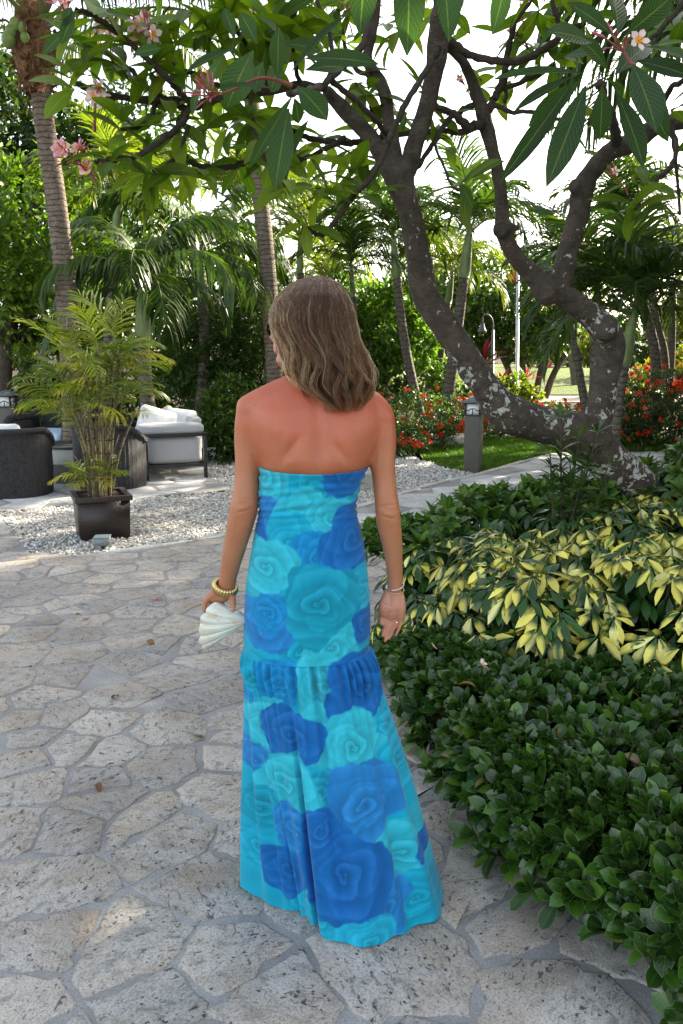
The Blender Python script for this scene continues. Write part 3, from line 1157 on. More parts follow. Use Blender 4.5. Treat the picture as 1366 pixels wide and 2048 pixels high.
cxs, as_, bs = (np.array([si(z, t_) for z in zt]) for t_ in (cxb, ab, bb))
ker = np.array([1, 4, 6, 4, 1]) / 16
for arr in (cxs, as_, bs):
    for _ in range(4): arr[2:-2] = np.convolve(arr, ker, 'valid')
ex = 2.25
SX, SY = np.sign(sn) * np.abs(sn) ** (2 / ex), -np.sign(cs) * np.abs(cs) ** (2 / ex)
bx = cxs[:, None] + as_[:, None] * SX[None]
by = YB + bs[:, None] * SY[None]
bz = np.repeat(zt[:, None], NC, 1)
# top edge dips a little towards the middle of the back
dip = np.clip(1 - (zb[0] - bz) / 0.05, 0, 1)
bz = bz + dip * (0.006 * (SX[None] * 0.9) ** 2 - 0.001 * SX[None])
# gathers of the bodice: slanting folds that gather at the side seams
zz = zb[0] - bz
side = np.clip(np.abs(SX[None]) * 1.1, 0, 1)
ruche = np.clip(zz / 0.02, 0, 1) * np.clip(1 - (zz - 0.10) / 0.03, 0, 1)
xw = SX[None] * np.ones_like(bz)
fold = np.sin(2 * PI * (zz / 0.019 + 0.32 * xw + 0.5 * np.sin(2.3 * xw + 1))) * (0.45 + 0.55 * side) + 0.7 * np.sin(2 * PI * (zz / 0.031 - 0.5 * xw + 0.35 * np.sin(3.1 * xw)))
offs = 0.0021 * fold * ruche
for zc, am, w in [(0.088, 0.0035, 0.004), (0.105, 0.0045, 0.0045), (0.12, 0.003, 0.004)]:
    offs -= am * np.exp(-((zz - zc - 0.008 * xw * xw + 0.006 * xw) / w) ** 2) * (0.5 + 0.5 * side)
# soft hip wrinkles and the rim of the top edge
hp = np.stack([bx.ravel(), by.ravel(), bz.ravel()], -1)
offs += (0.0022 * vnoise(hp, 14, 11) * np.clip((zz.ravel() - 0.12) / 0.06, 0, 1)).reshape(bz.shape)
offs += 0.0022 * np.exp(-(zz / 0.006) ** 2) + 0.002 * np.exp(-((zz - zz.max()) / 0.006) ** 2)
nx_, ny_ = SX[None] / as_[:, None], SY[None] / bs[:, None]
nl = np.sqrt(nx_ ** 2 + ny_ ** 2)
bx2, by2 = bx + offs * nx_ / nl, by + offs * ny_ / nl
# skirt: from the gathered seam down to the hem on the paving
HEM = [(480, 1778), (520, 1800), (560, 1822), (583, 1831), (600, 1827), (622, 1848), (650, 1874), (690, 1893), (722, 1901), (760, 1889), (790, 1879), (825, 1866), (860, 1850), (884, 1832)]
hem = np.array([G(x, y)[:2] for x, y in HEM])
HC0 = np.array([-0.012, 2.0])
ha = np.arctan2(hem[:, 0] - HC0[0], -(hem[:, 1] - HC0[1]))
hr = np.hypot(hem[:, 0] - HC0[0], hem[:, 1] - HC0[1])
order = np.argsort(ha)
ha, hr = ha[order], hr[order]
ph = (phi + PI) % (2 * PI) - PI
rf = 0.27
haF = np.concatenate([[-PI, -2.3], ha, [2.3, PI]])
hrF = np.concatenate([[rf, rf + 0.01], hr, [rf + 0.01, rf]])
hemr = np.interp(ph, haF, hrF)
for _ in range(1): hemr = (np.roll(hemr, 1) + 2 * hemr + np.roll(hemr, -1)) / 4
tt = np.linspace(0, 1, NS)[:, None]
z0 = zt[-1]
zs = z0 * (1 - tt) + 0.004 * tt + 0 * phi[None]
seam_x, seam_y = bx[-1], by[-1]
hem_x, hem_y = HC0[0] + hemr * sn, HC0[1] - hemr * cs
te = tt ** 0.97
sx_ = seam_x[None] * (1 - te) + hem_x[None] * te
sy_ = seam_y[None] * (1 - te) + hem_y[None] * te
rr = np.random.default_rng(12)
gath = np.zeros((NS, NC))
for k in range(26):
    f = rr.integers(26, 58)
    gath += np.sin(f * phi[None] + rr.uniform(0, 6.28) + 0.8 * np.sin(3 * phi[None] + k)) / 26 ** 0.5
broad = np.zeros((NS, NC))
for f, a in [(7, 0.6), (11, 0.9), (16, 0.8), (23, 0.5)]:
    broad += a * np.sin(f * phi[None] + rr.uniform(0, 6.28) + 0.35 * np.sin(2.5 * tt * PI + f))
amp_g = 0.0062 * np.exp(-((tt - 0.05) / 0.09) ** 2) + 0.0022 * np.exp(-tt / 0.35) * np.clip(tt / 0.02, 0, 1)
amp_b = 0.0062 * np.clip((tt - 0.05) / 0.5, 0, 1) * (1 - 0.45 * np.clip((tt - 0.8) / 0.2, 0, 1))
f1 = -0.042 * np.exp(-((ph[None] + 0.34 - 0.1 * (1 - tt)) / 0.05) ** 2) * np.clip((tt - 0.12) / 0.5, 0, 1)
f1 += 0.018 * np.exp(-((ph[None] + 0.20 - 0.08 * (1 - tt)) / 0.10) ** 2) * np.clip((tt - 0.12) / 0.5, 0, 1)
f1 += -0.022 * np.exp(-((ph[None] + 1.15) / 0.08) ** 2) * np.clip((tt - 0.1) / 0.5, 0, 1)
f1 += -0.014 * np.exp(-((ph[None] - 0.95) / 0.12) ** 2) * np.clip((tt - 0.2) / 0.5, 0, 1)
f1 += -0.010 * np.exp(-((ph[None] - 0.12 + 0.1 * tt) / 0.07) ** 2) * np.clip(1 - np.abs(tt - 0.35) / 0.4, 0, 1)
puff = 0.006 * np.sin(np.clip(tt / 0.12, 0, 1) * PI)
off2 = -0.004 * np.exp(-tt / 0.008) + gath * amp_g + broad * amp_b + f1 * (1 - 0.35 * np.clip((tt - 0.9) / 0.1, 0, 1)) + puff
rx, ry = np.sin(phi)[None], -np.cos(phi)[None]
sx2, sy2 = sx_ + off2 * rx, sy_ + off2 * ry
zs = zs + 0.003 * (1 + np.sin(19 * phi[None] + 1)) * np.clip((tt - 0.93) / 0.07, 0, 1)
DX = np.concatenate([bx2, sx2]); DY = np.concatenate([by2, sy2]); DZ = np.concatenate([bz, zs])
# inner turn at the top
DX = np.concatenate([(cxs[0] + (bx2[:1] - cxs[0]) * 0.93), (cxs[0] + (bx2[:1] - cxs[0]) * 0.985), DX])
DY = np.concatenate([(YB + (by2[:1] - YB) * 0.93), (YB + (by2[:1] - YB) * 0.985), DY])
DZ = np.concatenate([bz[:1] - 0.012, bz[:1] + 0.0015, DZ])
U = np.concatenate([bx[:1], bx[:1], bx, sx_])     # place in the print: across the cloth
Wv = np.concatenate([bz[:1], bz[:1], bz, zs])
front = np.concatenate([np.repeat((cs[None] < -0.15), NB + 2, 0), np.repeat((cs[None] < -0.15), NS, 0)])


def srgb(*c):
    c = np.array(c, float) / 255
    return np.where(c <= 0.04045, c / 12.92, ((c + 0.055) / 1.055) ** 2.4)


HUE = {'A': srgb(44, 188, 210), 'T': srgb(0, 170, 203), 'M': srgb(0, 140, 202), 'D': srgb(0, 106, 182), 'W': srgb(30, 132, 202), 'E': srgb(0, 156, 186), 'L': srgb(18, 176, 210)}
ROSES = [(520, 960, 60, 'A'), (640, 985, 62, 'T'), (740, 960, 40, 'T'), (545, 1045, 50, 'W'), (600, 1045, 62, 'A'), (665, 1045, 52, 'A'), (690, 945, 50, 'D'),
         (580, 1095, 66, 'T'), (500, 1080, 36, 'D'), (630, 1120, 60, 'M'), (705, 1085, 66, 'D'), (530, 1140, 66, 'A'), (722, 1195, 50, 'L'), (735, 1262, 38, 'D'),
         (600, 1300, 60, 'T'), (665, 1296, 60, 'A'), (535, 1248, 66, 'W'), (640, 1208, 82, 'E'), (535, 1230, 40, 'M'),
         (505, 1375, 55, 'T'), (560, 1370, 50, 'M'), (488, 1450, 40, 'M'), (650, 1370, 60, 'A'), (780, 1390, 45, 'M'), (535, 1470, 58, 'A'), (640, 1470, 62, 'A'), (775, 1480, 52, 'L'),
         (725, 1385, 72, 'D'), (705, 1500, 66, 'A'), (580, 1480, 62, 'D'), (500, 1560, 42, 'W'), (810, 1560, 62, 'T'), (640, 1590, 50, 'E'), (570, 1590, 66, 'A'),
         (510, 1670, 52, 'E'), (585, 1690, 52, 'W'), (495, 1770, 50, 'T'), (725, 1615, 82, 'W'), (815, 1740, 76, 'A'), (640, 1850, 70, 'T'), (845, 1835, 55, 'T'),
         (775, 1830, 60, 'W'), (858, 1745, 24, 'D'), (735, 1885, 60, 'L'), (565, 1795, 56, 'D'), (690, 1755, 98, 'D'), (640, 1660, 40, 'D')]
shape = U.shape
u, w = U.ravel(), Wv.ravel()
pcol = np.tile(HUE['T'], (len(u), 1))
pcol = pcol * (1 + 0.15 * vnoise(np.stack([u, w, 0 * u], -1), 30, 5))[:, None]


def rose(u, w, fr, cx, cz, r, hue, seed, mask):
    rg = np.random.default_rng(seed)
    dx, dz = (u - cx) / r, (w - cz) / r
    rho, th = np.hypot(dx, dz), np.arctan2(dz, dx)
    lim = 1.0
    for k, a in [(2, 0.07), (3, 0.10), (5, 0.05), (8, 0.03), (13, 0.018), (23, 0.012)]:
        lim = lim + a * np.sin(k * th + rg.uniform(0, 6.28))
    m = (rho < lim + 0.004 / r) & mask
    if not m.any(): return
    al = np.clip((lim[m] - rho[m]) * r / 0.004 + 0.5, 0, 1)
    t0 = th[m]
    r1 = rho[m] * (1 + 0.05 * np.sin(2 * t0 + seed) + 0.05 * np.sin(3 * t0 + 2.1 * seed))
    hx, hz = dx[m], dz[m]
    a0 = rg.uniform(0, 6.28)
    sgn = 1 if seed % 2 else -1
    saw = lambda x: (lambda f: np.where(f < 0.90, f / 0.90, (1 - f) / 0.10))(x - np.floor(x))
    wob = 0.18 * np.sin(2 * t0 + a0 + 2 * r1) + 0.12 * np.sin(3 * t0 - 3 * r1 + a0 * 2)
    g1 = 3.3 * r1 ** 0.62 + sgn * (t0 + a0) / (2 * PI) + wob                       # the curled heart
    g2 = 2 * sgn * (t0 + a0) / (2 * PI) + 2.1 * r1 + 1.4 * wob                     # large outer petals
    g3 = 3 * -sgn * (t0 + a0 * 1.3) / (2 * PI) + 1.5 * r1 - wob
    k1 = np.exp(-(r1 / 0.5) ** 2)
    k2 = np.clip((r1 - 0.22) / 0.3, 0, 1)
    tone = 1 + 0.26 * k1 * (saw(g1) - 0.62) * 2 + 0.20 * k2 * (saw(g2) - 0.55) + 0.15 * k2 * (saw(g3) - 0.5)
    tone *= 1 - 0.14 * np.exp(-(r1 / 0.16) ** 2)
    tone += 0.03 * np.sin(14 * t0 + 9 * r1 + a0) * k2 * 0.6
    tone += 0.05 * vnoise(np.stack([hx * 4, hz * 4, 0 * hx + seed], -1), 1.5, seed)
    hue = np.asarray(hue)
    c = hue[None] * np.clip(tone, 0.4, 1.3)[:, None] ** 1.25
    c += (np.clip(tone - 1.0, 0, 1) * 0.08)[:, None]
    pcol[m] = pcol[m] * (1 - al[:, None]) + c * al[:, None]


fr = front.ravel()
for k, (x, y, r, h) in enumerate(ROSES):
    Ys = np.interp(y, [940, 1100, 1300, 1600, 1900], [1.875, 1.868, 1.86, 1.83, 1.79])
    p = P(x, y, Ys)
    rose(u, w, fr, p[0], p[2], r * pxm(Ys) * (1.06 if y < 1330 else 1.2), HUE[h], 100 + k, ~fr)
rq = np.random.default_rng(31)
for k in range(60):
    rose(u, w, fr, rq.uniform(-0.28, 0.28), rq.uniform(0, 1.25), rq.uniform(0.05, 0.1), HUE[rq.choice(list('ATMDWEL'))], 300 + k, fr)
pcol = np.clip(pcol, 0.0, 0.9)
NR = shape[0]
i = np.arange(NR - 1)[:, None] * NC
j = np.arange(NC)[None]
j2 = (j + 1) % NC
Fq = np.stack([i + j, i + j2, i + NC + j2, i + NC + j], -1).reshape(-1, 4)[:, ::-1]
Vd = np.stack([DX.ravel(), DY.ravel(), DZ.ravel()], -1)
t = NT('rose_print_cotton')
co_ = t.coord('Object')
weave = t.math('ADD', t.math('MULTIPLY', t.noise(260, 3, 0.6, t.mapping(co_, (1, 1, 0.12))), 0.6), t.math('MULTIPLY', t.noise(420, 2, 0.6, t.mapping(co_, (0.2, 0.2, 1))), 0.4))
cc = t.mix(0.5, t.attr('col'), t.ramp(weave, [(0.3, 0.82), (0.7, 1.12)]), 'MULTIPLY')
b_ = t.bsdf(cc, 0.72, 0.25, t.bump(weave, 0.0012, 0.55), Sheen_Weight=0.15)
tr_ = t.n('ShaderNodeBsdfTranslucent')
t.set(tr_.inputs['Color'], cc)
mx = t.n('ShaderNodeMixShader')
mx.inputs[0].default_value = 0.15
t.nt.links.new(b_, mx.inputs[1])
t.nt.links.new(tr_.outputs[0], mx.inputs[2])
M_DRESS = t.done(mx.outputs[0])
seam_row = NB + 2
cut = (seam_row - 1) * NC
dress = link('dress', mesh_np('dress', Vd[:seam_row * NC], Fq[:cut], M_DRESS, True, col=pcol[:seam_row * NC]), person)
sk = slice((seam_row - 1) * NC, None)
Fs = Fq[cut:] - (seam_row - 1) * NC
link('ruffled_skirt', mesh_np('ruffled_skirt', Vd[sk], Fs, M_DRESS, True, col=pcol[sk]), dress)

# ------------------------------------------------------------------ hair
HROW = np.array([(553, 622, 652), (558, 600, 665), (566, 583, 677), (578, 567, 688), (592, 553, 697), (610, 543, 705), (630, 539, 710), (650, 540, 714), (670, 548, 718), (690, 556, 725),
                 (710, 563, 733), (730, 569, 740), (750, 575, 746), (770, 582, 750), (785, 590, 752), (800, 600, 748), (818, 612, 735)], float)
hz_ = np.array([P((a + b) / 2, y, 1.96)[2] for y, a, b in HROW])
hx_ = np.array([P((a + b) / 2, y, 1.96)[0] for y, a, b in HROW])
hw_ = np.array([(b - a) / 2 * pxm(1.96) for y, a, b in HROW])
hb_ = np.interp(HROW[:, 0], [553, 566, 590, 630, 680, 740, 818], [0.022, 0.052, 0.090, 0.110, 0.112, 0.104, 0.080])
hy_ = np.interp(HROW[:, 0], [553, 600, 680, 740, 790, 818], [1.995, 1.99, 1.985, 1.965, 1.945, 1.935])


def hair_at(py, a, lay):
    """point on the hair surface: row py, angle a (0 = towards camera, negative = her left), lay = 1 outside"""
    zz = np.interp(py, HROW[:, 0], hz_)
    x = np.interp(py, HROW[:, 0], hx_) + np.interp(py, HROW[:, 0], hw_) * lay * np.sin(a)
    y = np.interp(py, HROW[:, 0], hy_) - np.interp(py, HROW[:, 0], hb_) * lay * np.cos(a)
    return np.stack([x, y, zz], -1)


RH = np.random.default_rng(77)
NH, NP_ = 11000, 22
aa = RH.uniform(-2.25, 2.6, NH)
lay = 1 - 0.22 * RH.random(NH) ** 1.6
lock = np.floor(aa * 11 + RH.normal(0, 0.3, NH))
lr = np.random.default_rng(3).random(400)
lkr = lr[(lock + 100).astype(int) % 400]
lkr2 = lr[(lock * 7 + 133).astype(int) % 400]
tip = np.interp(aa, [-2.3, -1.5, -0.9, -0.35, 0.1, 0.6, 1.2, 2.6], [735, 752, 780, 808, 815, 806, 786, 770]) + RH.normal(0, 10, NH) + (lkr - 0.5) * 26
tip -= (1 - lay) * 60
face = (aa < -1.55)
tip = np.where(face, np.minimum(tip, 745), tip)
s = np.linspace(0, 1, NP_)
py = 553.5 + (tip[:, None] - 553.5) * s[None] ** 1.12
ang = aa[:, None] + 0.0 * s[None]
swirl = np.clip((py - 640) / 170, 0, 1)
ph_ = lkr * 6.28
ang = ang + swirl * (0.26 * np.sin((py - 600) / 22 + ph_[:, None]) * (0.5 + lkr2[:, None])) + 0.10 * (1 - s[None]) * np.sin(aa * 2.1)[:, None] - 0.16 * np.sin(s[None] * PI) * np.cos(aa)[:, None]
L2 = lay[:, None] + swirl * 0.20 * (lkr2[:, None] - 0.6) + swirl * 0.07 * np.sin((py - 600) / 20 + ph_[:, None] * 2) - 0.16 * np.clip((s[None] - 0.86) / 0.14, 0, 1)
stray = RH.random(NH) < 0.05
L2 = L2 + stray[:, None] * RH.uniform(0.0, 0.11, (NH, 1)) * s[None]
HP = hair_at(py.ravel(), ang.ravel(), L2.ravel()).reshape(NH, NP_, 3)
HP += RH.normal(0, 0.0011, HP.shape)
# strand colour: brown roots, ash-blonde lengths and highlights, more on her left side
dark, mid_, blond = np.array([0.022, 0.0095, 0.0042]), np.array([0.060, 0.025, 0.0095]), np.array([0.56, 0.32, 0.125])
hl = np.clip(np.interp(aa, [-2.2, -1.2, -0.4, 0.3, 1.0, 2.2], [0.80, 0.75, 0.46, 0.26, 0.24, 0.30]), 0, 1)
bl = (RH.random(NH) < hl * (0.10 + 1.5 * lkr ** 1.5)) * RH.uniform(0.45, 1.0, NH)
grow = np.clip(0.25 + 1.1 * s[None] - 0.3 * lkr2[:, None], 0.1, 1)
hc = dark[None, None] * (1 - grow[..., None]) + mid_[None, None] * grow[..., None]
hc = hc + (blond[None, None] - hc) * (bl[:, None] * np.clip(0.42 + s[None] * 0.75, 0, 1))[..., None]
hc *= RH.uniform(0.75, 1.2, (NH, 1, 1))
hcv = bpy.data.hair_curves.new('hair')
hcv.add_curves([NP_] * NH)
hcv.attributes['position'].data.foreach_set('vector', HP.astype(np.float32).ravel())
ra = hcv.attributes.get('radius') or hcv.attributes.new('radius', 'FLOAT', 'POINT')
ra.data.foreach_set('value', np.tile(np.interp(s, [0, 0.1, 0.85, 1], [0.0005, 0.0006, 0.0005, 0.0002]), NH).astype(np.float32))
ca_ = hcv.attributes.new('col', 'FLOAT_COLOR', 'POINT')
ca_.data.foreach_set('color', np.concatenate([hc, np.ones((NH, NP_, 1))], -1).astype(np.float32).ravel())
t = NT('hair_fibre')
hb = t.n('ShaderNodeBsdfHairPrincipled')
hb.model = 'CHIANG'
hb.parametrization = 'COLOR'
t.set(hb.inputs['Color'], t.attr('col'))
hb.inputs['Roughness'].default_value = 0.48
hb.inputs['Radial Roughness'].default_value = 0.5
hb.inputs['Coat'].default_value = 0.0
hb.inputs['IOR'].default_value = 1.38
M_HAIR = t.done(hb.outputs[0])
hcv.materials.append(M_HAIR)
link('hair', hcv, person)
# the mass of hair under the outer strands
na, rows_ = 40, np.linspace(554, 792, 26)
aw = np.linspace(-1.95, 2.5, na)
pts_ = np.concatenate([hair_at(np.full(na, y) - np.clip((y - 760) / 40, 0, 1) * np.abs(aw - 0.05) * 12, aw, np.full(na, 0.84 - 0.1 * max(0, (y - 740) / 60))) for y in rows_])
i = np.arange(25)[:, None] * na
j = np.arange(na - 1)[None]
Fh = np.stack([i + j, i + j + 1, i + na + j + 1, i + na + j], -1).reshape(-1, 4)
t = NT('hair_mass')
M_HM = t.done(t.bsdf(t.ramp(t.noise(160, 3, 0.6, t.mapping(t.coord('Object'), (1, 1, 0.05))), [(0.3, (0.045, 0.028, 0.018)), (0.7, (0.13, 0.085, 0.052))]), 0.6, 0.3))
link('under_hair', mesh_np('under_hair', pts_, Fh, M_HM), person)

# ------------------------------------------------------------------ sunglasses, jewellery
M_LENS = plain('dark_lens', (0.012, 0.010, 0.009), 0.08, 0.6, 0, 8, 0.1)
M_SHELLF = plain('tortoise_frame', (0.045, 0.022, 0.012), 0.25, 0.5, 0, 90, 0.7)
sg = MB()
c0 = P(546, 658, 2.075)
th = np.arange(18) * 2 * PI / 18
fdir = norm([-0.75, 0.62, -0.05]); sdir = norm(np.cross((0, 0, 1), fdir)); udir = np.cross(fdir, sdir)
ring = lambda k, off, c0=c0: np.array([c0 + k * (np.cos(a) * 0.024 * sdir + np.sin(a) * 0.019 * udir) + fdir * off for a in th])
V = np.concatenate([ring(0.85, 0.0), ring(0.95, 0.003), ring(0.5, 0.007), [c0 + fdir * 0.008]])
jj = np.arange(18); k2 = (jj + 1) % 18
sg.add(V, np.concatenate([np.stack([a * 18 + jj, a * 18 + k2, (a + 1) * 18 + k2, (a + 1) * 18 + jj], -1) for a in (0, 1)]))
sg.F3.append(np.stack([36 + jj, 36 + k2, np.full(18, 54)], -1))
glasses = sg.build('sunglasses', M_LENS, person, True)
fm = MB()
fm.tube(np.concatenate([ring(1.0, 0.0), ring(1.0, 0.0)[:2]]), 0.0022, 8)
fm.tube([P(549, 655, 2.07), P(565, 655, 2.055), P(590, 657, 2.02), P(612, 660, 1.97)], 0.0026, 8)
fm.build('frame', M_SHELLF, glasses, True)

M_GOLD = NT('gold'); M_GOLD = M_GOLD.done(M_GOLD.bsdf((0.62, 0.46, 0.20), 0.30, 0.5, None, 1.0))
M_SILVER = NT('silver'); M_SILVER = M_SILVER.done(M_SILVER.bsdf((0.80, 0.78, 0.74), 0.2, 0.5, None, 1.0))


def torus(c, axis, r1, r2, minor, ribs=0, n1=144, n2=12, squash=1.0, tall=1.0):
    axis = norm(axis)
    a = norm(np.cross(axis, (0.1, 1, 0.05))); b = np.cross(axis, a)
    t1, t2 = np.arange(n1) * 2 * PI / n1, np.arange(n2) * 2 * PI / n2
    rb = minor * (0.80 + 0.28 * np.abs(np.sin(ribs * t1 / 2)) ** 0.6) if ribs else np.full(n1, minor)
    rad = np.cos(t1)[:, None] * a * r1 + np.sin(t1)[:, None] * b * r2
    rn = norm(np.cos(t1)[:, None] * a + np.sin(t1)[:, None] * b)
    V = c + rad[:, None] + rb[:, None, None] * (np.cos(t2)[None, :, None] * rn[:, None] * squash + np.sin(t2)[None, :, None] * axis * tall)
    i = np.arange(n1)[:, None]; j = np.arange(n2)[None]
    F = np.stack([i * n2 + j, ((i + 1) % n1) * n2 + j, ((i + 1) % n1) * n2 + (j + 1) % n2, i * n2 + (j + 1) % n2], -1).reshape(-1, 4)
    return V.reshape(-1, 3), F


bc = P(450, 1175, 1.985)
V, F = torus(bc, P(457, 1150, 1.985) - P(447, 1185, 1.99) + np.array([0, -0.012, 0]), 0.0285, 0.026, 0.0085, 26, 208, 12, 0.75, 1.35)
link('bangle', mesh_np('bangle', V, F, M_GOLD), person)
bc = P(790, 1178, 1.985)
V, F = torus(bc, (0.1, -0.32, 1), 0.0235, 0.021, 0.0013, 0, 60, 8)
link('bracelet', mesh_np('bracelet', V, F, M_GOLD), person)
V, F = torus(bc + np.array([0, 0, 0.008]), (-0.22, -0.22, 1), 0.0228, 0.021, 0.0014, 0, 60, 8)
link('bracelet', mesh_np('bracelet', V, F, M_SILVER), person)['label'] = 'thin silver bracelet'
rc = P(*HR(668, 1132), 1.962)
mb = MB(); ball(mb, rc + np.array([0, -0.004, 0]), (0.0034, 0.003, 0.0034), 8)
rg_ = mb.build('ring', M_SILVER, person)

# ------------------------------------------------------------------ shell clutch in her left hand
cl0 = P(503, 1238, 1.955)
nu, nv, ribs = 91, 30, 5
A0, A1 = R(150), R(222)
dirs = [HL(330, 560), HL(205, 690), HL(135, 800), HL(118, 950), HL(120, 1090), HL(150, 1190), HL(215, 1225)]
tips = np.array([P(x, y, 1.955) for x, y in dirs])
tips = smooth_line(tips, 15)
nu = len(tips)
q = np.linspace(0, 1, nu)
rib = np.abs(np.sin(q * ribs * PI)) ** 0.7
V, idx = [], 0
v = np.linspace(0, 1, nv)
front_, back_ = [], []
for sgn in (-1, 1):
    for a in range(nu):
        for b in range(nv):
            p = cl0 + (tips[a] - cl0) * v[b] * (0.95 + 0.055 * rib[a] * v[b] ** 3)
            th_ = 0.032 * (max(0.0, 1 - v[b] ** 4)) ** 0.55 * math.sin(min(1.0, v[b] * 1.3 + 0.12) * PI * 0.5) * (0.30 + 0.70 * math.sin(PI * (0.06 + 0.88 * q[a])))
            th_ += 0.0055 * (rib[a] - 0.5) * v[b] * (1 - v[b] ** 8)
            V.append(p + np.array([0, sgn * th_, 0]))
V = np.array(V)
i = np.arange(nu - 1)[:, None] * nv; j = np.arange(nv - 1)[None]
F1 = np.stack([i + j, i + j + 1, i + nv + j + 1, i + nv + j], -1).reshape(-1, 4)
o_ = nu * nv
jn = np.arange(nv - 1)
F3 = [np.stack([jn, jn + 1, o_ + jn + 1, o_ + jn], -1), np.stack([(nu - 1) * nv + jn, (nu - 1) * nv + jn + 1, o_ + (nu - 1) * nv + jn + 1, o_ + (nu - 1) * nv + jn], -1)[:, ::-1]]
t = NT('pearl_shell')
co_ = t.coord('Object')
w_ = t.noise(30, 4, 0.6, t.mapping(co_, (1, 1, 2.2)), 0.8)
cc = t.ramp(w_, [(0.28, (0.40, 0.33, 0.19)), (0.42, (0.56, 0.54, 0.42)), (0.58, (0.55, 0.60, 0.53)), (0.75, (0.70, 0.69, 0.60))])
M_PEARL = t.done(t.bsdf(cc, 0.22, 0.6, t.bump(t.noise(60, 3, 0.5, co_), 0.002, 0.3), Coat_Weight=0.5, Sheen_Weight=0.2))
cm = mesh_np('shell_clutch', np.concatenate([V]), [F1[:, ::-1], F1 + o_, *F3], M_PEARL)
clutch = tag(link('shell_clutch', cm), 'pearly white shell shaped clutch bag held in the woman\'s left hand', 'clutch bag')
# ================================================================== plants close to the camera
def place_leaves(parent, loc, base, M, T, nbig, mat, name='leaf', stuff='foliage', score=None, which=None):
    """the nbig largest-looking leaves become parts of their own, the others one part of the plant"""
    loc = np.asarray(loc, float)
    N = len(T)
    which = RNG.integers(0, len(base), N) if which is None else which
    if score is None:
        score = np.linalg.norm(M[:, :, 1], axis=1) / np.linalg.norm(T - np.array([0, 0, CAM_H]), axis=1)
    order = np.argsort(-score)
    big, rest = order[:nbig], order[nbig:]
    meshes = [mesh_np(name, b[0], b[1], mat, True, col=b[2], lf=b[3]) for b in base]
    for k in big:
        m4 = Matrix.Identity(4)
        for r in range(3):
            for c in range(3): m4[r][c] = M[k][r][c]
            m4[r][3] = T[k][r] - loc[r]
        link(name, meshes[which[k]], parent, mat4=m4)
    if len(rest):
        V, F, C = scatter_np([(b[0], b[1], b[2]) for b in base], M[rest], T[rest] - loc, which[rest])
        k = len(base[0][0])
        C = (C * RNG.uniform(0.78, 1.22, (len(rest), 1, 1))).reshape(-1, 3)
        LF = np.tile(base[0][3], (len(rest), 1))
        o = link(stuff, mesh_np(stuff, V, F, mat, True, col=C, lf=LF), parent)
        o['kind'] = 'stuff'


def hedge_points(edge, w, H, n_edge, n_top, top_poly, rng, dirsign=1):
    """points and outward normals on a clipped hedge: a rounded face along 'edge' and a flat top"""
    edge = np.asarray(edge, float)
    sg = np.r_[0, np.cumsum(np.linalg.norm(np.diff(edge, axis=0), axis=1))]
    d = rng.uniform(0, sg[-1], n_edge)
    p = np.stack([np.interp(d, sg, edge[:, 0]), np.interp(d, sg, edge[:, 1])], -1)
    q = np.stack([np.interp(d + 0.05, sg, edge[:, 0]), np.interp(d + 0.05, sg, edge[:, 1])], -1)
    r = np.stack([np.interp(d - 0.05, sg, edge[:, 0]), np.interp(d - 0.05, sg, edge[:, 1])], -1)
    t = norm(q - r)
    inn = dirsign * np.stack([t[:, 1], -t[:, 0]], -1)
    th = np.arccos(1 - rng.random(n_edge) ** 0.9)
    wv = w * (1 + 0.15 * np.sin(d * 5.3) + 0.1 * np.sin(d * 11.7))
    pos = np.c_[p + inn * (wv * (1 - np.cos(th)))[:, None], H * np.sin(th) + 0.0 * d]
    nor = np.c_[-inn * np.cos(th)[:, None], np.sin(th)]
    A = np.asarray(top_poly, float)
    X, Y = rng.uniform(A[:, 0].min(), A[:, 0].max(), n_top * 3), rng.uniform(A[:, 1].min(), A[:, 1].max(), n_top * 3)
    ins = np.array([inside(top_poly, x, y) for x, y in zip(X, Y)])
    X, Y = X[ins][:n_top], Y[ins][:n_top]
    pos2 = np.c_[X, Y, np.full(len(X), H)]
    nor2 = np.tile([0, 0, 1.0], (len(X), 1))
    pos, nor = np.concatenate([pos, pos2]), np.concatenate([nor, nor2])
    pos = pos + nor * (0.03 * vnoise(pos, 7, 4) + 0.02 * vnoise(pos, 17, 9))[:, None]
    return pos, nor


def rosettes(pos, nor, nl, Lr, spread, rng, up=0.45, droop=0.0):
    """leaf matrices: nl leaves round each shoot"""
    N = len(pos)
    ax = norm(nor + np.array([0, 0, up]) + rng.normal(0, 0.36, (N, 3)))
    a = norm(np.cross(ax, rng.normal(size=(N, 3))))
    b = np.cross(ax, a)
    Ms, Ts = [], []
    for k in range(nl):
        th = k * 2.4 + rng.uniform(-0.4, 0.4, N)
        e = spread[0] + (spread[1] - spread[0]) * ((k + 0.5) / nl) + rng.normal(0, 0.16, N)
        rad = a * np.cos(th)[:, None] + b * np.sin(th)[:, None]
        d = norm(ax * np.cos(e)[:, None] + rad * np.sin(e)[:, None] + np.array([0, 0, -droop]))
        nn = norm(ax * np.sin(e)[:, None] - rad * np.cos(e)[:, None] + rng.normal(0, 0.12, (N, 3)))
        L = rng.uniform(*Lr, N) * (0.72 + 0.28 * (k + 1) / nl)
        Ms.append(basis_from(d, nn) * L[:, None, None])
        Ts.append(pos + ax * (0.012 * (nl - k) / nl)[:, None] if False else pos + ax * 0.012 * (nl - k) / nl)
    return np.concatenate(Ms), np.concatenate(Ts)


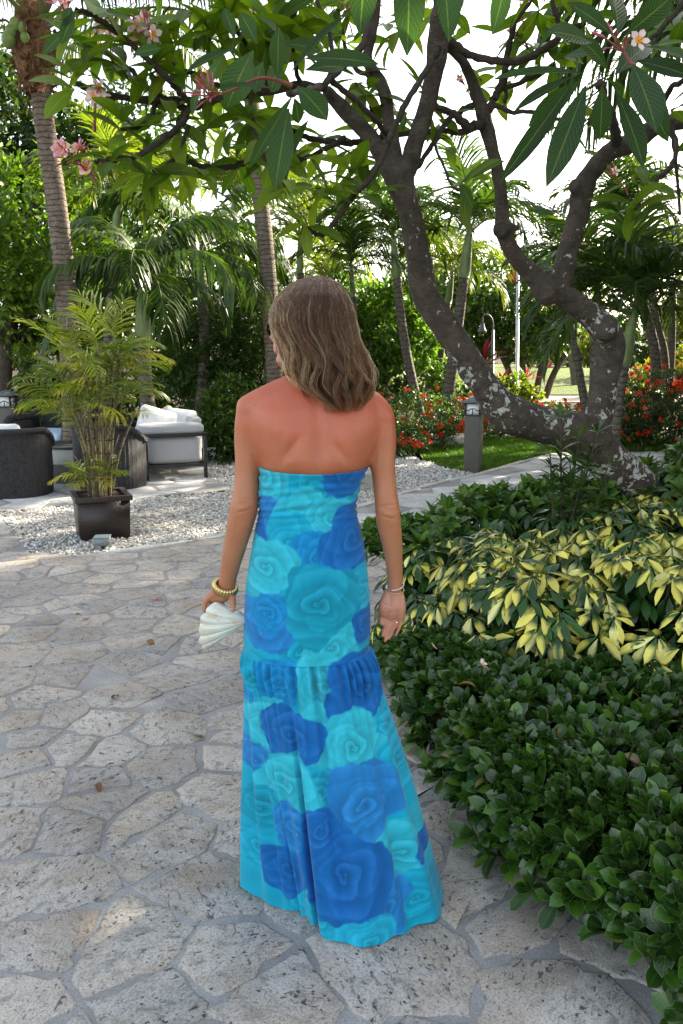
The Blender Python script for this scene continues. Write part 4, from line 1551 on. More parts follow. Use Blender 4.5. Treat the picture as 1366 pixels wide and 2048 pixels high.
def core_mesh(name, edge, w, H, poly, parent, loc, mat, dirsign=1):
    """solid dark shell inside a hedge that blocks the view through it"""
    edge = np.asarray(edge, float)
    e = smooth_line(edge, 4)
    t = norm(np.gradient(e, axis=0))
    inn = dirsign * np.stack([t[:, 1], -t[:, 0]], -1)
    rows = []
    for th in np.linspace(0.0, PI / 2, 6):
        rows.append(np.c_[e + inn * (0.17 + w * (1 - math.cos(th))), np.full(len(e), max(0.0, H * math.sin(th) - 0.10))])
    V = np.concatenate(rows) - loc
    n = len(e)
    i = np.arange(5)[:, None] * n
    j = np.arange(n - 1)[None]
    F = np.stack([i + j, i + j + 1, i + n + j + 1, i + n + j], -1).reshape(-1, 4)
    k = len(V)
    top = np.array([[x + 0.10, y, H - 0.105] for x, y in poly]) - loc
    V = np.concatenate([V, top])
    o = link(name, mesh_np(name, V, [F, np.arange(k, k + len(top))[None]], mat, False), parent)
    return o


M_TWIG = plain('twigs', (0.035, 0.028, 0.018), 0.9, 0.1, 0, 30, 0.6, 0.03, 40)
M_FICUS = leaf_mat('ficus_leaf', 0.20, 0.55, 0.16, 0.12, 7, 1.0, (1.2, 1.5, 0.5), edge=(0.16, 0.24, 0.08))
base_f = []
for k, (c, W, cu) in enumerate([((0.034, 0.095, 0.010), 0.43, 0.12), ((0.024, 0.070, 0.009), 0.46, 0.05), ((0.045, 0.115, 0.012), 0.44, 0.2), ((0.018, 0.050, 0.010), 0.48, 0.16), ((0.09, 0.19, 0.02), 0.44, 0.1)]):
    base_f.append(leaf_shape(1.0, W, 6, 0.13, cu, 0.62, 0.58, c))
base_f.append(leaf_shape(1.0, 0.42, 6, 0.2, 0.35, 0.62, 0.58, (0.20, 0.15, 0.03)))
base_f.append(leaf_shape(1.0, 0.40, 6, 0.25, 0.45, 0.6, 0.6, (0.13, 0.065, 0.025)))
RF = np.random.default_rng(40)
FE = [G(1330, 2140, 0.02)[:2], G(1262, 2048, 0.02)[:2], G(1160, 1935, 0.02)[:2], G(1050, 1850, 0.02)[:2], G(960, 1765, 0.02)[:2], G(905, 1680, 0.02)[:2], G(865, 1600, 0.02)[:2], G(815, 1500, 0.02)[:2], G(772, 1420, 0.02)[:2], G(748, 1360, 0.02)[:2], G(735, 1310, 0.02)[:2]]
FE = np.array(FE) + np.array([0.05, 0.0])
FTOP = [tuple(p + np.array([0.22, 0.02])) for p in FE] + [(0.9, 3.0), (1.4, 2.8), (2.4, 2.7), (2.4, 1.3)]
FH = 0.34
floc = np.array([1.2, 2.3, 0.0])
fic = thing('ficus_hedge', floc, 'low glossy dark green hedge of oval leaves along the stone paving', 'hedge')
pos, nor = hedge_points(FE, 0.24, FH, 560, 640, FTOP, RF)
M1, T1 = rosettes(pos, nor, 7, (0.066, 0.105), (0.2, 1.15), RF)
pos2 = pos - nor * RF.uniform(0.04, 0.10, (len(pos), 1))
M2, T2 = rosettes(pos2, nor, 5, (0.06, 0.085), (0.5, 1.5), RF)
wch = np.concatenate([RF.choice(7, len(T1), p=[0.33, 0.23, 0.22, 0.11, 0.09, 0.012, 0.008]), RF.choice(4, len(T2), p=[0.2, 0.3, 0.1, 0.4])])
MA, TA = np.concatenate([M1, M2]), np.concatenate([T1, T2])
d_ = np.linalg.norm(TA - np.array([0, 0, CAM_H]), axis=1)
px_ = CX + F_PX * TA[:, 0] / (TA[:, 1] * CP - (TA[:, 2] - CAM_H) * SP)
py_ = CY - F_PX * ((TA[:, 2] - CAM_H) * CP + TA[:, 1] * SP) / (TA[:, 1] * CP - (TA[:, 2] - CAM_H) * SP)
vis = (px_ < 1400) & (py_ < 2080)
sc_ = np.linalg.norm(MA[:, :, 1], axis=1) / d_ * np.where(vis, 1, 0.2) * np.where(np.arange(len(TA)) < len(T1), 1, 0.3)
place_leaves(fic, floc, base_f, MA, TA, 300, M_FICUS, score=sc_, which=wch)
core_mesh('dark_core', FE, 0.24, FH, FTOP, fic, floc, M_TWIG)
tw = MB()
for k in range(0, len(pos), 4):
    p = pos[k]
    q = p - nor[k] * 0.16 - np.array([0, 0, 0.05])
    tw.tube([q - floc, (p + q) / 2 - floc + RF.normal(0, 0.01, 3), p - floc], [0.003, 0.0025, 0.0018], 4, False)
tw.build('twig', plain('green_twig', (0.10, 0.11, 0.045), 0.7, 0.2), fic, True)['kind'] = 'stuff'

# ------------------------------------------------------------------ yellow variegated schefflera
def palmate(rng, mode, nleaf=8):
    V, F, C, LF, k = [], [], [], [], 0
    for i in range(nleaf):
        a = (i + 0.5) / nleaf * 2 * PI * 0.93 + rng.normal(0, 0.09)
        L = rng.uniform(0.85, 1.08)
        v, f, c, lf = leaf_shape(L, 0.33 * rng.uniform(0.9, 1.15), 4, 0.10, 0.25, 0.58, 0.85)
        c = np.zeros_like(c)
        g = np.array([0.022, 0.066, 0.012]) * rng.uniform(0.8, 1.5)
        y = np.array([0.80, 0.70, 0.13]) * rng.uniform(0.85, 1.08)
        y2 = np.array([0.82, 0.78, 0.28])
        if mode == 'g':
            c[:] = g
        else:
            c[:] = y if rng.random() < 0.75 else y2
            r = rng.random()
            if r < 0.30: c[0::3] = g                          # one green half
            elif r < 0.50: c[2::3] = g
            elif r < 0.62: c[1::3] = g * 2.2
            elif mode == 'm' or r < 0.70: c[:] = g
            if rng.random() < 0.35: c[:6] = g * 1.3
        dr = rng.uniform(0.2, 0.75)                          # droop below the level of the petiole
        ca, sa = math.cos(a), math.sin(a)
        d = norm([ca * math.cos(dr), sa * math.cos(dr), -math.sin(dr)])
        n = norm([ca * math.sin(dr), sa * math.sin(dr), math.cos(dr)])
        M = basis_from(d, n)
        V.append(v @ M.T + d * 0.12)
        F.append(f + k)
        C.append(c); LF.append(lf)
        k += len(v)
    # petiole
    V.append(np.array([[-0.012, 0, -1.1], [0.012, 0, -1.1], [0.012, 0, 0.02], [-0.012, 0, 0.02]]))
    F.append(np.array([[0, 1, 2, 3]]) + k)
    C.append(np.tile([0.16, 0.2, 0.06], (4, 1))); LF.append(np.zeros((4, 3)))
    return np.concatenate(V), np.concatenate(F), np.concatenate(C), np.concatenate(LF)


RSH = np.random.default_rng(51)
base_s = [palmate(RSH, 'y') for _ in range(6)] + [palmate(RSH, 'm') for _ in range(3)] + [palmate(RSH, 'g') for _ in range(3)]
M_SCHEF = leaf_mat('schefflera_leaf', 0.30, 0.5, 0.22, 0.0, 9, 1.0, (1.15, 1.2, 0.7))
SE = np.array([(2.6, 2.45), (1.9, 2.5), (1.35, 2.58), (0.85, 2.72), (0.45, 2.92), (0.22, 3.25), (0.14, 3.65), (0.17, 4.1)])
STOP = [tuple(p + np.array([0.28, 0.28])) for p in SE[:5]] + [tuple(p + np.array([0.42, 0.05])) for p in SE[5:]] + [(1.2, 4.5), (2.6, 4.4)]
sloc = np.array([1.3, 3.6, 0.0])
sch = thing('schefflera_shrub', sloc, 'rounded shrub of yellow and green finger-shaped leaves behind the low hedge', 'shrub')
SH_ = 0.66


def shape_s(pos, nor):
    """mound: higher in the middle and to the right"""
    k = 0.80 + 0.27 * np.clip((pos[:, 0] - 0.1) / 1.1, 0, 1)
    pos = pos.copy()
    pos[:, 2] *= k
    return pos


pos, nor = hedge_points(SE, 0.42, SH_, 360, 270, STOP, RSH)
pos = shape_s(pos, nor)
keep = pos[:, 2] > 0.20
pos, nor = pos[keep], nor[keep]


def single(pos, nor, Lr, rng, up=0.5, tilt=0.3):
    ax = norm(nor + np.array([0, 0, up]) + rng.normal(0, tilt, (len(pos), 3)))
    d = norm(np.cross(ax, rng.normal(size=(len(pos), 3))))
    L = rng.uniform(*Lr, len(pos))
    s = np.cross(d, ax)
    return np.stack([s, d, ax], -1) * L[:, None, None], pos


M1, T1 = single(pos, nor, (0.085, 0.118), RSH, 0.5, 0.3)
pos2 = pos - nor * RSH.uniform(0.06, 0.16, (len(pos), 1))
M2, T2 = single(pos2, nor, (0.085, 0.115), RSH, 0.5, 0.45)
yel = 0.30 + 0.75 * np.clip((T1[:, 0] - 0.15) / 0.7, 0, 1) + 0.35 * vnoise(T1, 3.2, 6) - 0.7 * np.clip((T1[:, 1] - 3.6) / 0.7, 0, 1)
u_ = RSH.random(len(T1))
w1 = np.where(u_ < yel * 0.85, RSH.integers(0, 6, len(T1)), np.where(u_ < yel, RSH.integers(6, 9, len(T1)), RSH.integers(9, 12, len(T1))))
w2 = np.where(RSH.random(len(T2)) < 0.12, RSH.integers(0, 9, len(T2)), RSH.integers(9, 12, len(T2)))
place_leaves(sch, sloc, base_s, np.concatenate([M1, M2]), np.concatenate([T1, T2]), 300, M_SCHEF, which=np.concatenate([w1, w2]),
             score=np.concatenate([np.where(T1[:, 0] < 1.75, 1.0, 0.1) / T1[:, 1], 0.05 / T2[:, 1]]))
st = MB()
for k in range(0, len(pos), 3):
    q = np.array([pos[k][0] * 0.8 + 0.3, pos[k][1] + 0.35, 0.02])
    st.tube(smooth_line([q - sloc, (0.5 * q + 0.5 * pos[k]) - sloc + np.array([0, 0, -0.05]), pos[k] - sloc], 3), 0.006, 5, False)
st.build('stem', plain('schefflera_stem', (0.09, 0.075, 0.05), 0.8, 0.2), sch, True)
core_mesh('dark_core', SE + np.array([0.06, 0.12]), 0.40, SH_ * 0.80, [(x + 0.08, y + 0.08) for x, y in STOP], sch, sloc, M_TWIG)

# ------------------------------------------------------------------ green shrubs behind it, round the foot of the tree
M_BROAD = leaf_mat('broad_leaf', 0.30, 0.5, 0.28, 0.6, 8)
base_b = [leaf_shape(1.0, 0.40, 4, 0.16, 0.25, 0.5, 0.9, c) for c in [(0.048, 0.125, 0.014), (0.066, 0.16, 0.016), (0.032, 0.092, 0.012), (0.11, 0.20, 0.02)]]
RB = np.random.default_rng(61)


def shrub_mound(name, label, cat, blobs, n, nl, Lr, base, mat, nbig, rng, group=None, p=None, up=0.5, spread=(0.4, 1.4), stem_mat=None, floor=0.03, droop=0.0, inner=0.35):
    """a bush made of leafy shoots over a few lumps: blobs are (x, y, z, rx, ry, rz)"""
    B = np.array(blobs, float)
    loc = np.array([B[:, 0].mean(), B[:, 1].mean(), 0.0])
    o = thing(name, loc, label, cat, group)
    ar = B[:, 3] * B[:, 5] + B[:, 4] * B[:, 5] + B[:, 3] * B[:, 4]
    k = rng.choice(len(B), n, p=ar / ar.sum())
    d = norm(rng.normal(size=(n, 3)))
    d[:, 2] = np.where(d[:, 2] < -0.35, -d[:, 2], d[:, 2])
    rad = 1 - inner * rng.random(n) ** 2
    pos = B[k, :3] + d * B[k, 3:] * rad[:, None]
    nor = norm(d / B[k, 3:])
    keep = pos[:, 2] > floor
    pos, nor, d = pos[keep], nor[keep], d[keep]
    M, T = rosettes(pos, nor, nl, Lr, spread, rng, up, droop)
    place_leaves(o, loc, base, M, T, nbig, mat, which=rng.choice(len(base), len(T), p=p))
    s = MB()
    for q in pos[:: max(1, len(pos) // 60)]:
        f = np.array([loc[0] + (q[0] - loc[0]) * 0.35, loc[1] + (q[1] - loc[1]) * 0.35, 0.0])
        s.tube(smooth_line([f - loc, f * 0.45 + q * 0.55 - loc + np.array([0, 0, 0.04]), q - loc], 3), [0.012, 0.011, 0.010, 0.009, 0.007, 0.006, 0.004], 5, False)
    s.build('stem', stem_mat or M_TWIG, o, True)
    return o


def Bl(px, py, Y, rx, ry, rz):
    p = P(px, py, Y)
    return (p[0], p[1], p[2], rx, ry, rz)


shrub_mound('green_shrub', 'leafy mid green shrub behind the yellow leaved shrub, below the leaning trunk', 'shrub',
            [Bl(900, 1095, 4.2, 0.40, 0.30, 0.20), Bl(1010, 1070, 4.4, 0.45, 0.35, 0.24), Bl(1130, 1050, 4.5, 0.42, 0.35, 0.24), Bl(800, 1110, 4.1, 0.32, 0.28, 0.16)],
            330, 7, (0.085, 0.14), base_b, M_BROAD, 300, RB, up=0.9, spread=(0.3, 1.3))
shrub_mound('green_shrub', 'bright green broad leaved shrub at the right edge behind the tree foot', 'shrub',
            [Bl(1330, 1040, 4.9, 0.5, 0.4, 0.30), Bl(1410, 1020, 4.6, 0.45, 0.4, 0.38), Bl(1270, 1020, 5.1, 0.35, 0.4, 0.24)],
            260, 7, (0.09, 0.15), base_b, M_BROAD, 200, RB, up=0.9, p=[0.3, 0.3, 0.1, 0.3])

# the upright sapling in front of the trunk
base_o = [leaf_shape(1.0, 0.24, 4, 0.15, 0.2, 0.5, 0.9, c) for c in [(0.045, 0.10, 0.018), (0.03, 0.075, 0.016), (0.07, 0.13, 0.022)]]
sp = P(1130, 1080, 4.0)
sap = thing('sapling', (sp[0], sp[1], 0.3), 'upright dark leaved sapling with several stems in front of the leaning trunk', 'plant')
RS2 = np.random.default_rng(71)
sm = MB(); mpos, mnor = [], []
for (x1, y1, Y) in [(1122, 838, 3.95), (1195, 868, 4.0), (1158, 880, 4.05), (1100, 905, 3.9), (1140, 930, 3.95), (1215, 935, 4.0), (1172, 935, 3.9)]:
    q = P(x1, y1, Y)
    a = np.array([sp[0], sp[1], 0.3])
    l = smooth_line([a, a * 0.5 + q * 0.5 + RS2.normal(0, 0.015, 3), q], 8)
    sm.tube(l - np.array([sp[0], sp[1], 0.3]), np.linspace(0.008, 0.003, len(l)), 6, False)
    for t_ in np.linspace(0.42, 1.0, 9):
        p = l[int(t_ * (len(l) - 1))]
        mpos.append(p); mnor.append(norm(np.array([0, 0, 1]) + RS2.normal(0, 0.25, 3)))
sm.build('stem', plain('sapling_stem', (0.07, 0.055, 0.04), 0.8, 0.2), sap, True)
M_, T_ = rosettes(np.array(mpos), np.array(mnor), 5, (0.07, 0.125), (0.55, 1.35), RS2, 0.6)
place_leaves(sap, (sp[0], sp[1], 0.3), base_o, M_, T_, 280, leaf_mat('sapling_leaf', 0.38, 0.4, 0.25))

# ------------------------------------------------------------------ small fallen blossoms and leaves
def blossom_mesh(name, col_in, col_mid, col_tip, mat, cup=0.35, r=0.04):
    V, F, C, LF, k = [], [], [], [], 0
    for i in range(5):
        v, f, c, lf = leaf_shape(1.0, 0.62, 4, 0.08, -0.12 + 0.2, 0.62, 0.7)
        vv = lf[:, 1:2]
        c = np.where(vv < 0.3, np.array(col_in), np.where(vv < 0.6, np.array(col_mid), np.array(col_tip)))
        a = i * 2 * PI / 5
        d = norm([math.cos(a), math.sin(a), cup]); n = norm([-math.cos(a) * cup, -math.sin(a) * cup, 1])
        Mx = basis_from(d, n)
        v = v + np.array([0, 0.0, 0]); v[:, 2] += v[:, 0] * 0.22
        V.append((v @ Mx.T + d * 0.05) * r); F.append(f + k); C.append(c); LF.append(lf); k += len(v)
    return mesh_np(name, np.concatenate(V), np.concatenate(F), mat, True, col=np.concatenate(C), lf=np.concatenate(LF))


M_PETAL = leaf_mat('petal', 0.5, 0.3, 0.35, 0.0, 9, 1.15, (1.0, 1.0, 1.0))
BL_WHITE = blossom_mesh('blossom', (0.85, 0.35, 0.05), (0.82, 0.68, 0.66), (0.82, 0.62, 0.63), M_PETAL)
BL_PINK = blossom_mesh('blossom', (0.75, 0.20, 0.06), (0.75, 0.35, 0.38), (0.80, 0.48, 0.50), M_PETAL, 0.5)
BL_RED = blossom_mesh('blossom', (0.60, 0.10, 0.12), (0.62, 0.10, 0.20), (0.80, 0.62, 0.66), M_PETAL, 0.12)
for (x, y, s, me, lab) in [(171, 1237, 0.75, BL_RED, 'white and magenta fallen blossom lying nearest the camera on the paving'),
                           (312, 1198, 0.7, BL_RED, 'pale pink fallen blossom on the paving beside the woman\'s clutch'),
                           (184, 1166, 0.5, BL_WHITE, 'small yellow centred fallen blossom on the far paving left of the woman'),
                           (368, 1045, 0.6, BL_WHITE, 'pale orange fallen blossom lying on the white gravel'),
                           (886, 919, 0.8, BL_WHITE, 'white fallen blossom lying at the edge of the lawn')]:
    p = G(x, y, 0.012)
    o = link('fallen_blossom', me, None, p)
    o.scale = (s, s, s * 0.6)
    o.rotation_euler = (RNG.normal(0, 0.2), RNG.normal(0, 0.2), RNG.uniform(0, 6))
    tag(o, lab, 'blossom')
p = G(965, 1330, 0.40)
o = link('fallen_blossom', BL_WHITE, None, p); o.scale = (0.6, 0.6, 0.8); o.rotation_euler = (0.8, 0.2, 1)
tag(o, 'white crumpled blossom caught on top of the low hedge', 'blossom')
p = G(866, 1293, 0.38)
o = link('fallen_blossom', BL_WHITE, None, p); o.scale = (0.45, 0.45, 0.6); o.rotation_euler = (0.9, -0.3, 2)
tag(o, 'small white blossom on the hedge beside the woman\'s right hand', 'blossom')
M_DRY = leaf_mat('dry_leaf', 0.7, 0.2, 0.15)
vd, fd, cd, ld = leaf_shape(1.0, 0.5, 4, 0.25, 0.5, 0.5, 0.8, (0.20, 0.10, 0.045))
dry = mesh_np('fallen_leaf', vd, fd, M_DRY, True, col=cd, lf=ld)
for (x, y, L, lab) in [(150, 1230, 0.05, 'thin brown dry leaf beside the fallen blossom nearest the camera'), (295, 1280, 0.07, 'tan dry leaf lying on the paving left of the shell clutch'),
                       (238, 1393, 0.055, 'small tan dry leaf on the paving below the other dry leaves'), (197, 1565, 0.05, 'rust brown leaf scrap in a mortar joint left of the skirt')]:
    o = link('fallen_leaf', dry, None, G(x, y, 0.02)); o.scale = (L, L, L); o.rotation_euler = (0.1, 0.2, RNG.uniform(0, 6))
    tag(o, lab, 'leaf')
o = link('fallen_leaf', dry, None, G(950, 1374, 0.39)); o.scale = (0.06,) * 3; o.rotation_euler = (0.5, 0.2, 1.2)
tag(o, 'curled orange brown dry leaf resting on top of the low hedge', 'leaf')
# ================================================================== the big frangipani tree
def bark_mat(name, dark, light, lichen=1.0, rings=0.0, lscale=34):
    t = NT(name)
    co = t.coord('Object')
    f = t.noise(14, 6, 0.65, co, 0.5)
    c = t.ramp(f, [(0.3, dark), (0.7, light)])
    wr = t.math('ADD', t.math('MULTIPLY', t.noise(34, 5, 0.7, t.mapping(co, (0.7, 0.7, 2.6)), 0.8), 0.6), t.math('MULTIPLY', t.noise(110, 3, 0.7, co), 0.4))
    c = t.mix(0.6, c, t.ramp(wr, [(0.36, 0.38), (0.62, 1.25)]), 'MULTIPLY')
    h = t.math('ADD', t.math('MULTIPLY', wr, 1.0), t.math('MULTIPLY', f, 0.6))
    if rings:
        sep = t.n('ShaderNodeSeparateXYZ'); t.set(sep.inputs[0], co)
        zz = t.math('ADD', t.math('MULTIPLY', sep.outputs[2], rings), t.math('MULTIPLY', t.noise(6, 3, 0.6, co), 1.6))
        pp = t.math('PINGPONG', zz, 0.5)
        rg = t.ramp(pp, [(0.0, 0.0), (0.12, 1.0)])
        c = t.mix(0.75, c, t.mix(rg, (0.42, 0.36, 0.32), (1.08, 1.06, 1.02)), 'MULTIPLY')
        h = t.math('ADD', h, t.math('MULTIPLY', rg, 0.8))
    if lichen:
        sep = t.n('ShaderNodeSeparateXYZ'); t.set(sep.inputs[0], t.pos())
        zone = t.ramp(t.math('MULTIPLY', sep.outputs[2], 0.4), [(0.0, 1.0), (0.62, 0.75), (0.95, 0.0)])
        zone = t.math('MULTIPLY', zone, t.ramp(t.noise(3.2, 3, 0.5, co), [(0.38, 0.15), (0.58, 1.0)]))
        l = t.noise(lscale, 5, 0.62, co, 0.3)
        l2 = t.noise(lscale * 0.45, 2, 0.5, t.mapping(co, (1.1, 1, 0.9)))
        th = t.math('SUBTRACT', 0.685, t.math('MULTIPLY', zone, 0.18 * lichen))
        li = t.ramp(t.math('SUBTRACT', t.math('ADD', t.math('MULTIPLY', l, 0.7), t.math('MULTIPLY', l2, 0.35)), th), [(0.0, 0.0), (0.022, 0.9)])
        c = t.mix(li, c, t.ramp(t.noise(90, 2, 0.5, co), [(0.3, (0.44, 0.44, 0.39)), (0.7, (0.72, 0.71, 0.64))]))
        h = t.math('ADD', h, t.math('MULTIPLY', li, 0.35))
    return t.done(t.bsdf(c, 0.85, 0.25, t.bump(h, 0.02, 0.9)))


M_FBARK = bark_mat('frangipani_bark', (0.055, 0.042, 0.032), (0.130, 0.102, 0.080), 1.0)
M_FTWIG = bark_mat('frangipani_branch_bark', (0.038, 0.029, 0.021), (0.095, 0.076, 0.058), 0.0)
THICK = [  # (px, py, width px, Y)
    [(1420, 1150, 70, 4.75), (1372, 1090, 66, 4.7), (1318, 1020, 70, 4.62), (1268, 962, 80, 4.55), (1222, 925, 84, 4.5), (1180, 885, 88, 4.45), (1160, 868, 84, 4.42)],
    [(1220, 925, 84, 4.5), (1165, 872, 86, 4.42), (1085, 850, 74, 4.35), (1016, 826, 78, 4.3), (986, 797, 66, 4.28), (958, 756, 60, 4.26), (928, 710, 58, 4.25), (890, 650, 56, 4.22), (852, 590, 54, 4.2), (838, 520, 51, 4.18), (829, 465, 49, 4.16), (816, 410, 49, 4.14), (800, 366, 58, 4.12)],
    [(1225, 930, 74, 4.5), (1192, 880, 66, 4.48), (1200, 815, 54, 4.5), (1212, 750, 54, 4.52), (1222, 695, 58, 4.54), (1205, 655, 56, 4.54), (1150, 607, 48, 4.5), (1112, 583, 46, 4.48), (1080, 562, 42, 4.46), (1046, 530, 36, 4.44), (1020, 495, 32, 4.42), (1005, 455, 31, 4.4), (1003, 405, 26, 4.38), (996, 351, 26, 4.36), (985, 300, 27, 4.34), (972, 250, 31, 4.32), (965, 222, 28, 4.3), (955, 195, 24, 4.28), (942, 160, 23, 4.26), (925, 122, 22, 4.22), (900, 95, 24, 4.18), (880, 78, 32, 4.15)],
    [(1112, 583, 46, 4.48), (1127, 548, 42, 4.5), (1137, 500, 42, 4.52), (1150, 455, 42, 4.55), (1160, 415, 42, 4.56), (1165, 380, 44, 4.56), (1186, 340, 40, 4.55), (1223, 302, 38, 4.52), (1273, 282, 36, 4.5), (1310, 253, 36, 4.5), (1366, 240, 34, 4.45), (1430, 215, 30, 4.4)],
    [(800, 372, 56, 4.12), (815, 340, 40, 4.1), (833, 280, 37, 4.08), (852, 220, 36, 4.06), (864, 164, 35, 4.04), (873, 117, 38, 4.02), (877, 80, 42, 4.0), (880, 40, 36, 3.95), (884, -20, 32, 3.9), (888, -90, 28, 3.85)],
    [(798, 365, 50, 4.12), (760, 303, 33, 4.14), (730, 262, 31, 4.15), (700, 233, 30, 4.16), (672, 205, 28, 4.15), (650, 178, 24, 4.1)],
    [(800, 362, 46, 4.12), (790, 315, 30, 4.16), (783, 275, 27, 4.2), (777, 235, 25, 4.24), (772, 195, 25, 4.28), (757, 158, 25, 4.3), (735, 124, 24, 4.3), (738, 95, 20, 4.3), (748, 50, 18, 4.28), (755, -20, 16, 4.25)],
    [(1170, 392, 44, 4.56), (1158, 378, 34, 4.52), (1147, 368, 26, 4.48)],
    [(1046, 455, 2, 4.40), (1008, 457, 34, 4.38), (1000, 458, 30, 4.30)],
    [(1080, 575, 40, 4.46), (1092, 590, 38, 4.38), (1100, 600, 26, 4.34)],
    [(1205, 650, 54, 4.52), (1212, 660, 50, 4.44), (1214, 664, 34, 4.40)],
]
frl = P(1372, 1090, 4.7); frl = np.array([frl[0], frl[1], 0.0])
fr = thing('frangipani_tree', frl, 'old leaning frangipani tree with lichen spotted bark and forked trunk', 'tree')
mb = MB()
for l in THICK:
    a = np.array([[*P(x, y, Y), w / 2 * pxm(Y)] for x, y, w, Y in l])
    a = smooth_line(a, 6)
    if l is THICK[0]: a[:, 2] = np.maximum(a[:, 2], 0.0)
    mb.tube(a[:, :3] - frl, a[:, 3], 14)
V_, fl_ = mb.arrays()
tm = baked('trunk', mesh_np('trunk', V_, fl_), 0.011, 5)
co, no = get_co(tm), get_no(tm)
rel = 0.005 * vnoise(co, 16, 31) + 0.0035 * vnoise(co, 38, 32) + 0.006 * vnoise(co * np.array([1, 1, 0.6]), 7, 33)
for (x, y, Y, r) in [(1088, 588, 4.40, 0.085), (1213, 662, 4.42, 0.095), (805, 372, 4.02, 0.10), (965, 780, 4.2, 0.16), (1190, 860, 4.38, 0.12)]:
    q = P(x, y, Y) - frl
    dd = np.linalg.norm(co - q, axis=1)
    rel += 0.009 * np.sin(dd / r * 9) * np.exp(-(dd / r) ** 2)
co = co + no * rel[:, None]
tm.vertices.foreach_set('co', co.astype(np.float32).ravel()); tm.update()
tm.materials.append(M_FBARK)
link('trunk', tm, fr)

